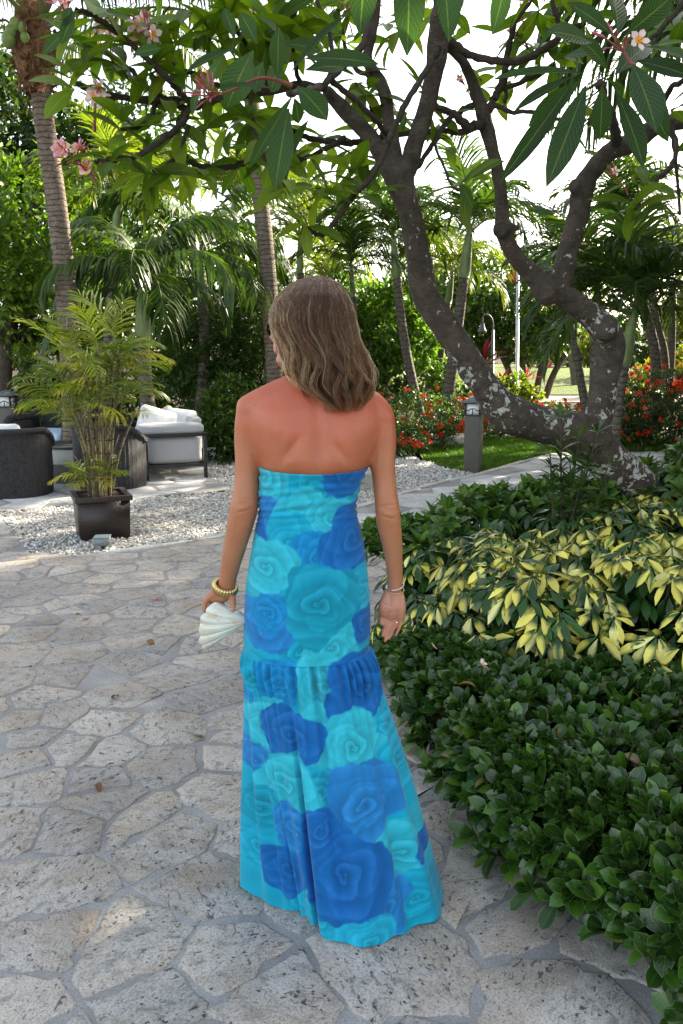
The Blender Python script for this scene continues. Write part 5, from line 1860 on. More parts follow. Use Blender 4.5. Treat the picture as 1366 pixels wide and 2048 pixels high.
THIN = [
    [(880, 75, 18, 4.1), (905, 85, 15, 4.1), (925, 102, 14, 4.1), (952, 113, 14, 4.1), (993, 121, 14, 4.1), (1045, 120, 13, 4.1), (1100, 91, 13, 4.1), (1135, 62, 12, 4.1), (1170, 45, 11, 4.05)],
    [(968, 235, 18, 4.3), (981, 211, 14, 4.3), (996, 181, 13, 4.28), (1010, 140, 12, 4.26), (1019, 88, 11, 4.24), (1031, 44, 10, 4.2), (1055, 8, 10, 4.2), (1075, -30, 9, 4.2)],
    [(978, 222, 12, 4.3), (993, 212, 10, 4.3), (1022, 224, 9, 4.3), (1060, 225, 8.5, 4.3), (1100, 232, 8, 4.28), (1130, 245, 7, 4.26)],
    [(990, 200, 10, 4.28), (1003, 179, 9, 4.3), (1037, 167, 9, 4.35), (1080, 149, 8.5, 4.4), (1110, 126, 8, 4.4)],
    [(1010, 205, 7, 4.3), (1013, 180, 7, 4.3), (1013, 150, 6, 4.3)],
    [(966, 248, 20, 4.3), (948, 252, 18, 4.26), (934, 254, 18, 4.24), (920, 240, 15, 4.2), (905, 228, 14, 4.2), (876, 214, 12, 4.2), (845, 196, 10, 4.2)],
    [(940, 258, 14, 4.26), (920, 264, 12, 4.25), (890, 261, 11, 4.25), (858, 263, 11, 4.25), (800, 268, 10, 4.3), (700, 284, 10, 4.35), (650, 282, 9, 4.35)],
    [(930, 248, 12, 4.3), (918, 228, 12, 4.3), (936, 214, 11, 4.3), (958, 208, 11, 4.3)],
    [(876, 95, 15, 3.9), (850, 145, 12, 3.85), (820, 192, 12, 3.8), (785, 262, 12, 3.75), (750, 340, 11, 3.7), (700, 402, 11, 3.65), (660, 455, 10, 3.6), (640, 470, 9, 3.6), (610, 455, 8, 3.6)],
    [(905, 228, 9, 4.2), (888, 254, 10, 4.2), (864, 290, 10, 4.18), (842, 325, 9, 4.15), (822, 358, 9, 4.12)],
    [(868, 284, 6, 4.15), (884, 325, 5.5, 4.1), (902, 366, 5, 4.05), (918, 382, 4.5, 4.0), (926, 376, 4.5, 4.0)],
    [(756, -10, 14, 4.0), (742, 20, 14, 3.95), (728, 85, 14, 3.9), (700, 118, 13, 3.85), (672, 146, 13, 3.8), (648, 172, 13, 3.75)],
    [(660, 158, 12, 3.85), (690, 183, 11, 3.9), (716, 205, 11, 3.95), (750, 240, 11, 4.05), (775, 268, 12, 4.15)],
    [(745, 285, 12, 4.3), (700, 286, 11.5, 4.25), (672, 284, 11.5, 4.2), (628, 278, 11, 4.15), (590, 264, 11, 4.1), (560, 240, 10, 4.05)],
    [(690, 275, 10, 4.2), (665, 290, 9.5, 4.15), (640, 303, 9, 4.1), (600, 322, 9, 4.0), (575, 325, 8, 4.0)],
    [(600, 318, 9, 4.0), (545, 305, 10, 3.9), (493, 323, 11, 3.85), (461, 334, 11, 3.8), (408, 334, 11, 3.75), (375, 318, 11, 3.7), (357, 288, 11, 3.7), (358, 245, 10, 3.65), (378, 217, 12, 3.6)],
    [(650, 175, 16, 4.0), (600, 170, 15, 3.9), (540, 182, 15, 3.8), (470, 192, 15, 3.7), (415, 203, 14, 3.65), (378, 217, 14, 3.6)],
    [(380, 212, 12, 3.6), (366, 243, 12, 3.55), (322, 281, 12, 3.5), (290, 303, 11.5, 3.45), (263, 316, 11, 3.45), (217, 319, 10, 3.4), (190, 325, 7, 3.4)],
    [(375, 220, 12, 3.6), (322, 193, 11, 3.6), (278, 164, 10, 3.6), (250, 150, 9, 3.6)],
    [(385, 200, 12, 3.65), (345, 200, 13, 3.65), (307, 202, 13, 3.65), (234, 193, 12, 3.6), (187, 181, 11, 3.55), (152, 168, 9, 3.5)],
    [(385, 210, 13, 3.6), (360, 185, 12, 3.55), (337, 158, 12, 3.5), (293, 117, 11, 3.45), (243, 73, 11, 3.4), (187, 32, 10, 3.35), (150, 18, 9, 3.3)],
    [(470, 190, 11, 3.7), (400, 152, 10, 3.7), (358, 136, 10, 3.75), (330, 100, 9, 3.75), (318, 40, 8, 3.75)],
    [(290, 165, 10, 3.6), (250, 130, 10, 3.7), (205, 102, 10, 3.7), (146, 67, 9, 3.7)],
    [(312, 206, 9, 3.65), (300, 238, 9, 3.6), (270, 256, 9, 3.55), (243, 259, 8, 3.5)],
    [(377, 250, 8, 3.6), (360, 300, 8, 3.6), (330, 335, 9, 3.6), (305, 342, 8, 3.6)],
    [(540, 182, 9, 3.8), (520, 130, 9, 3.7), (480, 70, 8, 3.6), (455, 20, 8, 3.5)],
    [(600, 172, 9, 3.9), (590, 120, 9, 3.8), (580, 60, 9, 3.8), (600, 0, 8, 3.8)],
    [(652, 172, 8, 4.0), (665, 110, 9, 4.0), (655, 60, 9, 4.1), (634, 0, 9, 4.1)],
    [(500, 190, 8, 3.7), (505, 240, 7, 3.6), (515, 285, 7, 3.5), (540, 330, 6, 3.5), (570, 372, 6, 3.5)],
    [(760, 160, 9, 4.3), (715, 140, 9, 4.4), (690, 90, 8, 4.4), (676, 20, 8, 4.4)],
    [(700, 235, 8, 4.2), (716, 200, 8, 4.3), (712, 165, 7, 4.3)],
    [(785, 300, 8, 4.2), (745, 225, 8, 4.3), (735, 190, 7, 4.3)],
    [(1232, 285, 22, 4.4), (1230, 262, 19, 3.9), (1226, 240, 16, 3.3), (1214, 205, 14, 2.7), (1204, 178, 14, 2.2), (1200, 165, 15, 2.02)],
    [(1340, 245, 13, 4.4), (1352, 300, 11, 4.3), (1340, 335, 10, 4.2), (1300, 370, 9, 4.15), (1283, 395, 9, 4.1), (1270, 420, 7, 4.1)],
    [(1345, 260, 8, 4.5), (1352, 340, 7, 4.6), (1360, 430, 6, 4.6)],
    [(1310, 250, 12, 4.4), (1340, 180, 11, 4.2), (1366, 160, 10, 4.0), (1400, 120, 9, 3.8)],
    [(1290, 90, 9, 3.8), (1330, 50, 10, 3.8), (1380, -10, 11, 3.8)],
    [(640, 175, 15, 3.7), (615, 182, 13, 3.3), (590, 186, 12, 2.9), (578, 187, 13, 2.75)],
    [(880, 20, 14, 3.7), (862, -30, 12, 3.0), (845, -75, 11, 2.3), (830, -120, 12, 2.0)],
    [(1126, 70, 9, 4.0), (1110, 20, 9, 3.9), (1095, -40, 8, 3.9)],
]
mb = MB()
tips_ = []
for l in THIN:
    a = np.array([[*P(x, y, Y), w / 2 * pxm(Y)] for x, y, w, Y in l])
    a = smooth_line(a, 5)
    a[1:-1, :3] += RNG.normal(0, 0.0025, (len(a) - 2, 3))
    mb.tube(a[:, :3] - frl, a[:, 3] * (1 + 0.08 * np.sin(np.arange(len(a)) * 1.7)), 8)
    tips_.append((a[-1, :3], norm(a[-1, :3] - a[-3, :3])))
mb.build('branch', M_FTWIG, fr, True)

M_FLEAF = leaf_mat('frangipani_leaf', 0.36, 0.4, 0.52, 0.3, 13, 1.0, (1.5, 1.6, 0.45))
RFR = np.random.default_rng(88)
base_p = [leaf_shape(1.0, w, 7, fo, cu, wd, 0.85, c) for w, fo, cu, wd, c in [
    (0.30, 0.16, 0.18, 0.55, (0.075, 0.135, 0.009)), (0.34, 0.10, 0.30, 0.58, (0.10, 0.16, 0.010)), (0.27, 0.22, 0.10, 0.52, (0.055, 0.110, 0.009)), (0.32, 0.13, 0.42, 0.56, (0.13, 0.185, 0.011)),  # canopy shoots: backlight put into the yellow-green
    (0.30, 0.14, 0.15, 0.55, (0.022, 0.058, 0.014)), (0.32, 0.10, 0.22, 0.57, (0.028, 0.070, 0.015))]]  # near leaves: shade of the canopy put into a darker green
Ms, Ts = [], []


def leaf_by(bx_, by_, tx, ty, w, Y, dY=0.0, roll=0.0):
    """a single leaf whose stalk and tip stand behind two pixels"""
    a, b = P(bx_, by_, Y), P(tx, ty, Y + dY)
    d = b - a
    L = np.linalg.norm(d)
    n = norm(np.array([0, -1.0, 0.35]) + RFR.normal(0, 0.25, 3) + roll * np.array([1, 0, 0]))
    M = basis_from(norm(d)[None], n[None])[0]
    wl = w * pxm(Y) / 0.31
    Ms.append(np.stack([M[:, 0] * wl, M[:, 1] * L * 1.04, M[:, 2] * L], -1))
    Ts.append(a)


def q4(x, y): return (1000 + x / 3.732, y / 3.732)


for (b, tp, w, Y, dY, ro) in [((560, 590), (30, 1330), 36, 1.98, -0.05, 0.3), ((545, 570), (100, 780), 24, 2.05, 0.0, -0.5), ((620, 550), (-20, 495), 22, 1.98, -0.08, -0.4), ((640, 640), (378, 1340), 56, 1.92, -0.06, 0.2),
                              ((700, 620), (640, 900), 30, 2.1, 0.05, 0.5), ((760, 640), (768, 1035), 40, 2.0, 0.0, 0.1), ((870, 690), (1115, 1212), 48, 1.96, -0.04, -0.2), ((990, 480), (1200, 905), 68, 1.86, -0.1, 0.1),
                              ((960, 560), (1325, 1025), 66, 2.05, 0.04, 0.2), ((1020, 455), (1440, 530), 36, 1.95, -0.1, 0.0), ((1080, 350), (1450, 370), 24, 1.9, -0.08, 0.0), ((860, 560), (1150, 240), 50, 2.1, 0.1, 0.3),
                              ((800, 520), (650, 250), 46, 2.02, -0.05, 0.2), ((690, 320), (408, 180), 50, 1.95, -0.08, -0.2), ((840, 260), (545, -10), 34, 1.95, -0.05, -0.6), ((880, 260), (880, -140), 50, 2.15, 0.1, 0.1),
                              ((955, 250), (1290, -30), 46, 1.95, -0.06, 0.3), ((720, 400), (470, 390), 28, 2.1, 0.05, 0.3), ((600, 600), (215, 930), 40, 2.08, 0.02, 0.3), ((820, 600), (980, 760), 26, 2.1, 0.08, 0.0),
                              ((930, 500), (1090, 420), 40, 2.2, 0.1, 0.0), ((560, 420), (620, 560), 20, 2.2, 0.1, 0.0)]:
    leaf_by(*q4(*b), *q4(*tp), w, Y, dY, ro)
for b, tp, w, Y in [((733, -100), (722, 52), 56, 1.85), ((818, -120), (822, 88), 58, 1.8), ((880, -90), (909, 66), 57, 1.82), ((1016, -60), (995, 52), 36, 2.0), ((930, -80), (900, 60), 30, 2.1), ((780, -90), (690, -10), 50, 1.9)]:
    leaf_by(*b, *tp, w, Y, -0.05, 0.15)


def q2(x, y): return (350 + x / 3.415, y / 3.415)


for (b, tp, w, Y, dY) in [((775, 740), (678, 1245), 48, 2.6, -0.08), ((800, 660), (490, 1140), 26, 2.65, 0.0), ((835, 590), (1042, 772), 50, 2.6, -0.05), ((815, 670), (860, 850), 30, 2.7, 0.05), ((690, 610), (290, 545), 18, 2.6, -0.1),
                          ((535, 345), (330, 710), 60, 2.75, 0.0), ((700, 540), (705, 185), 34, 2.7, -0.05), ((790, 500), (1130, 60), 20, 2.65, -0.05), ((890, 400), (1360, 365), 34, 2.55, -0.1), ((890, 480), (1180, 405), 32, 2.75, 0.05),
                          ((740, 300), (1020, 310), 30, 2.9, 0.05), ((600, 420), (520, 620), 40, 2.95, 0.0), ((420, 330), (60, 445), 22, 2.8, -0.05), ((330, 380), (200, 580), 28, 2.85, 0.0), ((170, 560), (103, 780), 18, 2.9, 0.0),
                          ((740, 420), (620, 620), 44, 3.0, 0.05), ((560, 300), (440, 60), 30, 2.9, 0.0), ((410, 260), (330, 40), 24, 2.9, 0.0)]:
    leaf_by(*q2(*b), *q2(*tp), w, Y, dY)
for b, tp, w, Y in [((128, 55), (142, 12), 22, 2.5), ((150, 22), (120, 85), 26, 2.5), ((132, 62), (82, 105), 24, 2.6), ((265, 110), (320, 90), 22, 3.0)]:
    leaf_by(*b, *tp, w, Y)
N_MAN = len(Ms)
CL = [  # shoots with a whorl of leaves: (px, py, Y, leaves, length)
    (150, 168, 3.5, 9, .20), (205, 102, 3.6, 8, .20), (148, 66, 3.6, 8, .20), (190, 28, 3.4, 8, .22), (250, 75, 3.4, 6, .20), (250, 150, 3.6, 10, .21), (300, 130, 3.5, 7, .2), (318, 40, 3.7, 10, .22), (340, 150, 3.6, 6, .2),
    (243, 259, 3.5, 8, .21), (217, 318, 3.4, 9, .21), (300, 342, 3.6, 9, .2), (356, 255, 3.65, 7, .2), (395, 335, 3.75, 8, .2), (330, 215, 3.6, 5, .2), (455, 20, 3.5, 9, .24), (420, 70, 3.5, 9, .22), (380, 20, 3.5, 8, .22), (480, 80, 3.6, 8, .22),
    (520, 130, 3.7, 9, .22), (545, 40, 3.7, 9, .24), (600, 5, 3.8, 10, .24), (580, 70, 3.8, 8, .22), (635, 20, 4.1, 10, .22), (676, 25, 4.4, 10, .24), (690, 90, 4.4, 8, .22), (712, 165, 4.3, 8, .22), (735, 190, 4.3, 7, .22),
    (440, 190, 3.7, 6, .2), (460, 260, 3.8, 8, .2), (480, 318, 3.85, 6, .2), (540, 312, 3.9, 7, .21), (575, 325, 4.0, 8, .2), (560, 240, 4.05, 9, .22), (570, 372, 3.5, 9, .2), (610, 300, 4.1, 7, .2), (610, 455, 3.6, 5, .18), (640, 385, 3.6, 5, .18),
    (500, 235, 3.6, 8, .22), (525, 285, 3.5, 8, .2), (650, 282, 4.35, 8, .22), (700, 345, 3.9, 9, .22), (735, 385, 3.8, 8, .24), (720, 300, 4.4, 7, .22), (690, 385, 3.7, 6, .2), (760, 250, 4.4, 7, .22), (800, 225, 4.4, 8, .22), (845, 196, 4.2, 7, .22),
    (880, 250, 4.3, 6, .2), (926, 376, 4.0, 8, .24), (890, 300, 4.2, 3, .2), (958, 175, 4.4, 5, .22), (990, 160, 4.4, 5, .2), (1020, 150, 4.5, 5, .22), (1045, 75, 4.3, 7, .2), (1075, 110, 4.4, 7, .22), (1110, 126, 4.4, 8, .22), (1170, 45, 4.05, 9, .24),
    (1130, 245, 4.26, 5, .18), (1095, -20, 3.9, 8, .22), (1075, 30, 4.2, 7, .22), (1130, 80, 4.3, 7, .22), (1290, 92, 3.8, 6, .22), (1330, 120, 4.2, 9, .22), (1350, 60, 4.2, 8, .22), (1270, 418, 4.1, 7, .24), (1290, 368, 4.15, 5, .22), (1340, 215, 4.2, 5, .22),
    (1170, 270, 4.3, 1, .2), (860, 20, 4.2, 6, .2), (800, 60, 4.3, 6, .2), (940, 60, 4.4, 4, .2), (770, 40, 4.4, 7, .22), (700, 20, 4.4, 7, .22), (345, 345, 3.7, 5, .2), (412, 250, 3.7, 6, .2), (285, 60, 3.5, 7, .2), (352, 92, 3.6, 6, .2), (505, 20, 3.6, 7, .22), (170, 120, 3.6, 5, .2)]
for (x, y, Y, nl, L) in CL:
    c = P(x, y, Y)
    ax = norm(np.array([RFR.normal(0, 0.45), RFR.normal(-0.1, 0.4), 1.0]))
    a = norm(np.cross(ax, (0.3, 1, 0.1))); b = np.cross(ax, a)
    p0 = RFR.uniform(0, 6.28)
    for k in range(nl):
        th = p0 + k * 2.4
        e = R(RFR.uniform(45, 115))
        rad = a * math.cos(th) + b * math.sin(th)
        d = norm(ax * math.cos(e) + rad * math.sin(e) - np.array([0, 0, 0.15]))
        n = norm(ax * math.sin(e) - rad * math.cos(e) + RFR.normal(0, 0.2, 3))
        l = L * RFR.uniform(0.7, 1.15)
        Ms.append(basis_from(d[None], n[None])[0] * l * np.array([1.0, 1.0, 1.0]))
        Ts.append(c + ax * RFR.uniform(-0.03, 0.03))
# more shoots above the frame and to the sides, so the crown goes on
for k in range(46):
    c = np.array([RFR.uniform(-2.2, 3.2), RFR.uniform(3.0, 5.4), RFR.uniform(2.75, 3.5)])
    if (c[2] - CAM_H) / c[1] < 0.42: continue
    ax = norm(np.array([RFR.normal(0, 0.4), RFR.normal(0, 0.4), 1.0]))
    a = norm(np.cross(ax, (0.3, 1, 0.1))); b = np.cross(ax, a)
    for i in range(9):
        e = R(RFR.uniform(45, 110)); th = i * 2.4
        rad = a * math.cos(th) + b * math.sin(th)
        d = norm(ax * math.cos(e) + rad * math.sin(e)); n = norm(ax * math.sin(e) - rad * math.cos(e))
        Ms.append(basis_from(d[None], n[None])[0] * RFR.uniform(0.18, 0.26)); Ts.append(c)
Ms, Ts = np.array(Ms), np.array(Ts)
px_ = CX + F_PX * Ts[:, 0] / (Ts[:, 1] * CP - (Ts[:, 2] - CAM_H) * SP)
py_ = CY - F_PX * ((Ts[:, 2] - CAM_H) * CP + Ts[:, 1] * SP) / (Ts[:, 1] * CP - (Ts[:, 2] - CAM_H) * SP)
sc_ = np.linalg.norm(Ms[:, :, 1], axis=1) / Ts[:, 1] * np.where((py_ > -60) & (px_ > -60) & (px_ < 1430), 1, 0.1)
wl_ = RFR.integers(0, 4, len(Ms))
wl_[:N_MAN] = RFR.integers(4, 6, N_MAN)  # hand-placed near leaves take the shade-darkened variants
place_leaves(fr, frl, base_p, Ms, Ts, 300, M_FLEAF, score=sc_, which=wl_)
# flower heads: red stalks with buds and open blossoms
M_STALK = plain('flower_stalk', (0.22, 0.06, 0.035), 0.6, 0.3)
M_BUD = plain('flower_bud', (0.42, 0.08, 0.11), 0.5, 0.4)
for (x, y, Y, nb, nf, me, s) in [(150, 318, 3.38, 9, 6, BL_PINK, 1.0), (190, 205, 3.5, 8, 5, BL_WHITE, 0.95), (298, 72, 3.45, 10, 6, BL_WHITE, 1.05), (128, 12, 3.3, 4, 5, BL_PINK, 1.0), (422, 190, 2.7, 16, 0, BL_PINK, 0.8), (1236, 85, 1.98, 7, 0, BL_WHITE, 0.8),
                                (1042, 14, 4.2, 6, 4, BL_PINK, 0.7), (1030, 62, 4.3, 5, 3, BL_PINK, 0.7), (1232, 352, 4.1, 7, 2, BL_WHITE, 0.6), (702, 222, 4.3, 4, 2, BL_PINK, 0.7), (925, 160, 4.4, 5, 2, BL_PINK, 0.6),
                                (320, 160, 3.7, 4, 2, BL_PINK, 0.7), (215, 75, 3.6, 5, 3, BL_WHITE, 0.75), (690, 20, 4.3, 3, 2, BL_PINK, 0.6)]:
    nf = (nf + 1) // 2 if Y > 3.6 else nf
    c = P(x, y, Y) - frl
    mb, bb_ = MB(), MB()
    base_dir = norm(np.array([RFR.normal(0.4, 0.3), RFR.normal(0, 0.3), -0.6]))
    if nb == 16: base_dir = norm([1.0, 0.1, 0.22])
    ln = 0.20 if nb == 16 else 0.045
    root_ = c + base_dir * 0.06
    mb.tube(smooth_line([root_ + base_dir * ln + np.array([0, 0, -0.1 * ln]), root_ + base_dir * ln * 0.5 + np.array([0, 0, 0.1 * ln]), root_, c + base_dir * 0.03], 4), np.linspace(0.0075, 0.0035, 13) * s, 6)
    ends = []
    for k in range(nb + nf):
        e = c + norm(RFR.normal(0, 1, 3) + np.array([0, -0.3, 0.4]) - base_dir) * RFR.uniform(0.025, 0.07) * s
        mb.tube([c + base_dir * 0.03, (c + e) / 2 + np.array([0, 0, -0.006]), e], [0.0024, 0.002, 0.0016], 5)
        ends.append(e)
    hd = mb.build('flower_stalk', M_STALK, fr, True)
    for e in ends[nf:]:
        d = norm(e - c)
        bb_.tube([e, e + d * 0.012, e + d * 0.03, e + d * 0.042], np.array([0.002, 0.0042, 0.0036, 0.0007]) * s, 6)
    if nb: bb_.build('bud', M_BUD, hd, True)['kind'] = 'stuff'
    for e in ends[:nf]:
        o = link('blossom', me, hd, e)
        o.scale = (s,) * 3
        o.rotation_euler = (R(90) + RFR.normal(0, 0.6), RFR.normal(0, 0.6), RFR.normal(0, 0.5))
o = link('blossom', BL_WHITE, fr, P(1277, 82, 1.93) - frl)
o.rotation_euler = (R(80), 0.1, 0.1); o.scale = (0.62,) * 3
# ================================================================== planter, lounge furniture, lights, rocks
M_BROWN = plain('dark_brown_paint', (0.030, 0.020, 0.017), 0.42, 0.45, 0, 14, 0.2, 0.004, 60)
M_DARKMETAL = plain('dark_metal', (0.030, 0.031, 0.034), 0.45, 0.5, 0.2, 20, 0.15)
M_BRONZE = plain('bronze_paint', (0.085, 0.080, 0.066), 0.55, 0.4, 0, 10, 0.08, 0.002, 120)
M_CAP = plain('lantern_cap', (0.115, 0.135, 0.130), 0.5, 0.4)
M_FABRIC = plain('grey_fabric', (0.46, 0.46, 0.47), 0.9, 0.15, 0, 40, 0.06, 0.003, 400)
M_WHITEFAB = plain('white_fabric', (0.74, 0.75, 0.77), 0.9, 0.15, 0, 20, 0.04, 0.003, 300)
M_BEIGE = plain('beige_fabric', (0.52, 0.42, 0.34), 0.9, 0.15, 0, 20, 0.05, 0.003, 300)
M_BLUEFAB = plain('pale_blue_fabric', (0.50, 0.64, 0.78), 0.9, 0.15, 0, 20, 0.05, 0.003, 300)

pl0 = G(163, 1082)
pl = thing('planter', (pl0[0], pl0[1], -0.01), 'square dark brown planter box on the white gravel', 'planter', None, R(24))
def tapered(mb, x0, y0, x1, y1, z0, z1, g):
    V = np.array([[x0, y0, z0], [x1, y0, z0], [x1, y1, z0], [x0, y1, z0], [x0 - g, y0 - g, z1], [x1 + g, y0 - g, z1], [x1 + g, y1 + g, z1], [x0 - g, y1 + g, z1]])
    mb.add(V, [[0, 3, 2, 1], [4, 5, 6, 7], [0, 1, 5, 4], [1, 2, 6, 5], [2, 3, 7, 6], [3, 0, 4, 7]])
S_ = 0.385
m = MB()
tapered(m, 0.0, 0.0, S_, S_, 0.0, 0.325, 0.012)
m.build('body', M_BROWN, pl)
m = MB()
for (a, b, c, d) in [(-0.032, -0.032, S_ + 0.032, 0.014), (-0.032, S_ - 0.014, S_ + 0.032, S_ + 0.032), (-0.032, 0.016, 0.012, S_ - 0.016), (S_ - 0.012, 0.016, S_ + 0.032, S_ - 0.016)]:
    m.box((a, b, 0.318), (c, d, 0.358), 0.003)
m.build('rim', M_BROWN, pl)
m = MB(); m.box((0.016, 0.018, 0.328), (S_ - 0.016, S_ - 0.018, 0.337)); m.build('soil', M_SOIL, pl)

# bamboo palm growing in it
def frond_mesh(name, L, e0, bend, npair, ll, w, droop, rng, vee=0.35, cols=((0.06, 0.12, 0.02),), mat=None, s0=0.14, fwd=(0.5, 1.0), rach=0.012, twist=0.3, rachcol=(0.16, 0.20, 0.05), ragged=0.12, prof=0.55):
    s = np.linspace(0, 1, 15)
    el = e0 - bend * s ** 1.25
    az = np.cumsum(rng.normal(0, 0.02, 15))
    d = np.stack([np.sin(az) * np.cos(el), np.cos(az) * np.cos(el), np.sin(el)], -1)
    pts = np.concatenate([[[0, 0, 0]], np.cumsum(d[:-1] * L / 14, 0)])
    V, Fq, T = tube_np(pts, rach * (1 - 0.85 * s), 5, False)
    C = [np.tile(rachcol, (len(V), 1))]
    Vs, Fs, k = [V], [Fq], len(V)
    LF = [np.zeros((len(V), 3))]
    sl = np.linspace(s0, 0.985, npair)
    p = np.stack([np.interp(sl, s, pts[:, i]) for i in range(3)], -1)
    t = norm(np.stack([np.interp(sl, s, d[:, i]) for i in range(3)], -1))
    side = norm(np.cross(t, [0, 0, 1]))
    up = np.cross(side, t)
    col0 = np.array(cols)
    for sg in (-1, 1):
        f = fwd[0] + (fwd[1] - fwd[0]) * sl + rng.normal(0, ragged, npair)
        v = vee + rng.normal(0, ragged, npair)
        dd = norm(side * (sg * np.cos(f) * np.cos(v))[:, None] + t * np.sin(f)[:, None] + up * (np.cos(f) * np.sin(v))[:, None])
        l = ll * np.sin(PI * (0.10 + 0.84 * sl)) ** prof * rng.uniform(0.85, 1.1, npair)
        wv = norm(t * np.cos(twist) + up * (np.sin(twist) * 1.0) - dd * 0.3) * (w * rng.uniform(0.8, 1.15, npair))[:, None]
        dr = np.array([0, 0, -1.0])
        p1 = p + dd * (l * 0.42)[:, None] + dr * (droop * l * 0.06)[:, None]
        d2 = norm(dd + dr * droop * rng.uniform(0.7, 1.3, (npair, 1)))
        p2 = p1 + d2 * (l * 0.33)[:, None]
        d3 = norm(d2 + dr * droop * 1.1)
        p3 = p2 + d3 * (l * 0.3)[:, None]
        q = np.stack([p - wv * 0.35, p + wv * 0.35, p1 - wv * 0.5, p1 + wv * 0.5, p2 - wv * 0.42, p2 + wv * 0.42, p3 - wv * 0.03, p3 + wv * 0.03], 1)
        Vs.append(q.reshape(-1, 3))
        b = k + np.arange(npair)[:, None] * 8
        Fs.append(np.concatenate([b + np.array([[0, 1, 3, 2]]), b + np.array([[2, 3, 5, 4]]), b + np.array([[4, 5, 7, 6]])]))
        k += npair * 8
        c = col0[rng.integers(0, len(col0), npair)] * rng.uniform(0.8, 1.2, (npair, 1))
        C.append(np.repeat(c, 8, 0)); LF.append(np.zeros((npair * 8, 3)))
    return mesh_np(name, np.concatenate(Vs), np.concatenate(Fs), mat, True, col=np.concatenate(C), lf=np.concatenate(LF))


M_AREC = leaf_mat('bamboo_palm_leaf', 0.40, 0.4, 0.40, 0, 9, 1.0, (1.35, 1.4, 0.5))
M_CANE = bark_mat('cane', (0.11, 0.10, 0.055), (0.27, 0.23, 0.14), 0.0, 9.0)
RA = np.random.default_rng(101)
ar = [frond_mesh('frond', 0.54, e0, bd, 14, 0.23, 0.018, dr, RA, 0.25, c, M_AREC, 0.26, (0.5, 0.95), 0.005, 0.25, (0.30, 0.32, 0.09)) for e0, bd, dr, c in [
    (1.30, 0.9, 0.25, ((0.18, 0.24, 0.02), (0.24, 0.28, 0.025))), (1.05, 1.1, 0.35, ((0.20, 0.25, 0.02), (0.13, 0.19, 0.016))), (0.75, 1.2, 0.45, ((0.12, 0.18, 0.016), (0.17, 0.22, 0.02))),
    (0.45, 1.1, 0.5, ((0.32, 0.32, 0.03), (0.38, 0.36, 0.05))), (1.2, 1.3, 0.3, ((0.11, 0.17, 0.016), (0.15, 0.21, 0.02)))]]  # frond colours raised to stand in for sun on the palm
pc = np.array([pl0[0] + 0.19 * math.cos(R(24)) - 0.19 * math.sin(R(24)), pl0[1] + 0.19 * math.sin(R(24)) + 0.19 * math.cos(R(24)), 0.33])
ap = thing('bamboo_palm', pc, 'clumping palm with yellow green feathery fronds growing in the brown planter box', 'potted palm')
canes = []
for k in range(17):
    a = k * 2.4
    b0 = np.array([math.cos(a) * 0.10 * (k / 16) ** 0.5, math.sin(a) * 0.10 * (k / 16) ** 0.5, 0.0])
    h = RA.uniform(0.66, 1.2)
    lean = np.array([math.cos(a), math.sin(a), 0]) * RA.uniform(0.05, 0.30)
    l = smooth_line([b0, b0 + lean * 0.35 + np.array([0, 0, h * 0.5]), b0 + lean + np.array([0, 0, h])], 6)
    m = MB(); m.tube(l, np.linspace(0.012, 0.0075, len(l)), 7)
    m.build('cane', M_CANE, ap, True)
    canes.append((l[-1], norm(l[-1] - l[-3])))
nfr = 0
for k, (tp, dr) in enumerate(canes):
    for i in range(3 + k % 2):
        az = RA.uniform(0, 6.28)
        if k % 3 == 0 and i == 0: az = R(90) if RA.random() < 0.5 else R(-90)
        o = link('frond', ar[RA.integers(0, 5) if i else RA.choice([0, 4])], ap, tp - dr * 0.05 * i)
        o.rotation_euler = (RA.normal(0, 0.2), RA.normal(0, 0.2), az)
        s = RA.uniform(0.62, 0.95)
        o.scale = (s, s, s)
for k in range(14):                                # young shoots low down
    a = RA.uniform(0, 6.28)
    o = link('frond', ar[RA.integers(1, 5)], ap, (0.09 * math.cos(a), 0.09 * math.sin(a), RA.uniform(0.0, 0.22)))
    o.rotation_euler = (0, 0, RA.uniform(0, 6.28)); s = RA.uniform(0.4, 0.65); o.scale = (s, s, s)
m = MB()
for k in range(16):
    a = RA.uniform(0, 6.28)
    h = RA.uniform(0.3, 0.75)
    b0 = np.array([math.cos(a) * 0.08, math.sin(a) * 0.08, 0])
    m.tube(smooth_line([b0, b0 * 1.2 + np.array([0, 0, h * 0.5]), b0 * RA.uniform(1.2, 2.6) + np.array([0, 0, h])], 3), np.linspace(0.010, 0.004, 7), 5, True, 0.4)
m.build('dry_sheath', plain('dry_sheath', (0.24, 0.18, 0.11), 0.9, 0.1, 0, 30, 0.4), ap, True)['kind'] = 'stuff'

# small grey ground spotlight in front of the planter
g0 = G(204, 1098)
M_GREYBOX = plain('grey_enamel', (0.20, 0.235, 0.255), 0.45, 0.5)
sl = thing('ground_spotlight', (g0[0], g0[1], 0.0), 'small grey box spotlight on the gravel in front of the planter', 'spotlight', None, R(8))
m = MB(); tapered(m, -0.052, 0.0, 0.052, 0.09, 0.022, 0.082, 0.008); m.build('housing', M_GREYBOX, sl)
m = MB(); m.box((-0.062, -0.012, 0.083), (0.062, 0.105, 0.093), 0.003); m.build('lid', M_GREYBOX, sl)
m = MB(); m.box((-0.012, 0.03, -0.02), (0.012, 0.06, 0.024)); m.build('stake', M_DARKMETAL, sl)

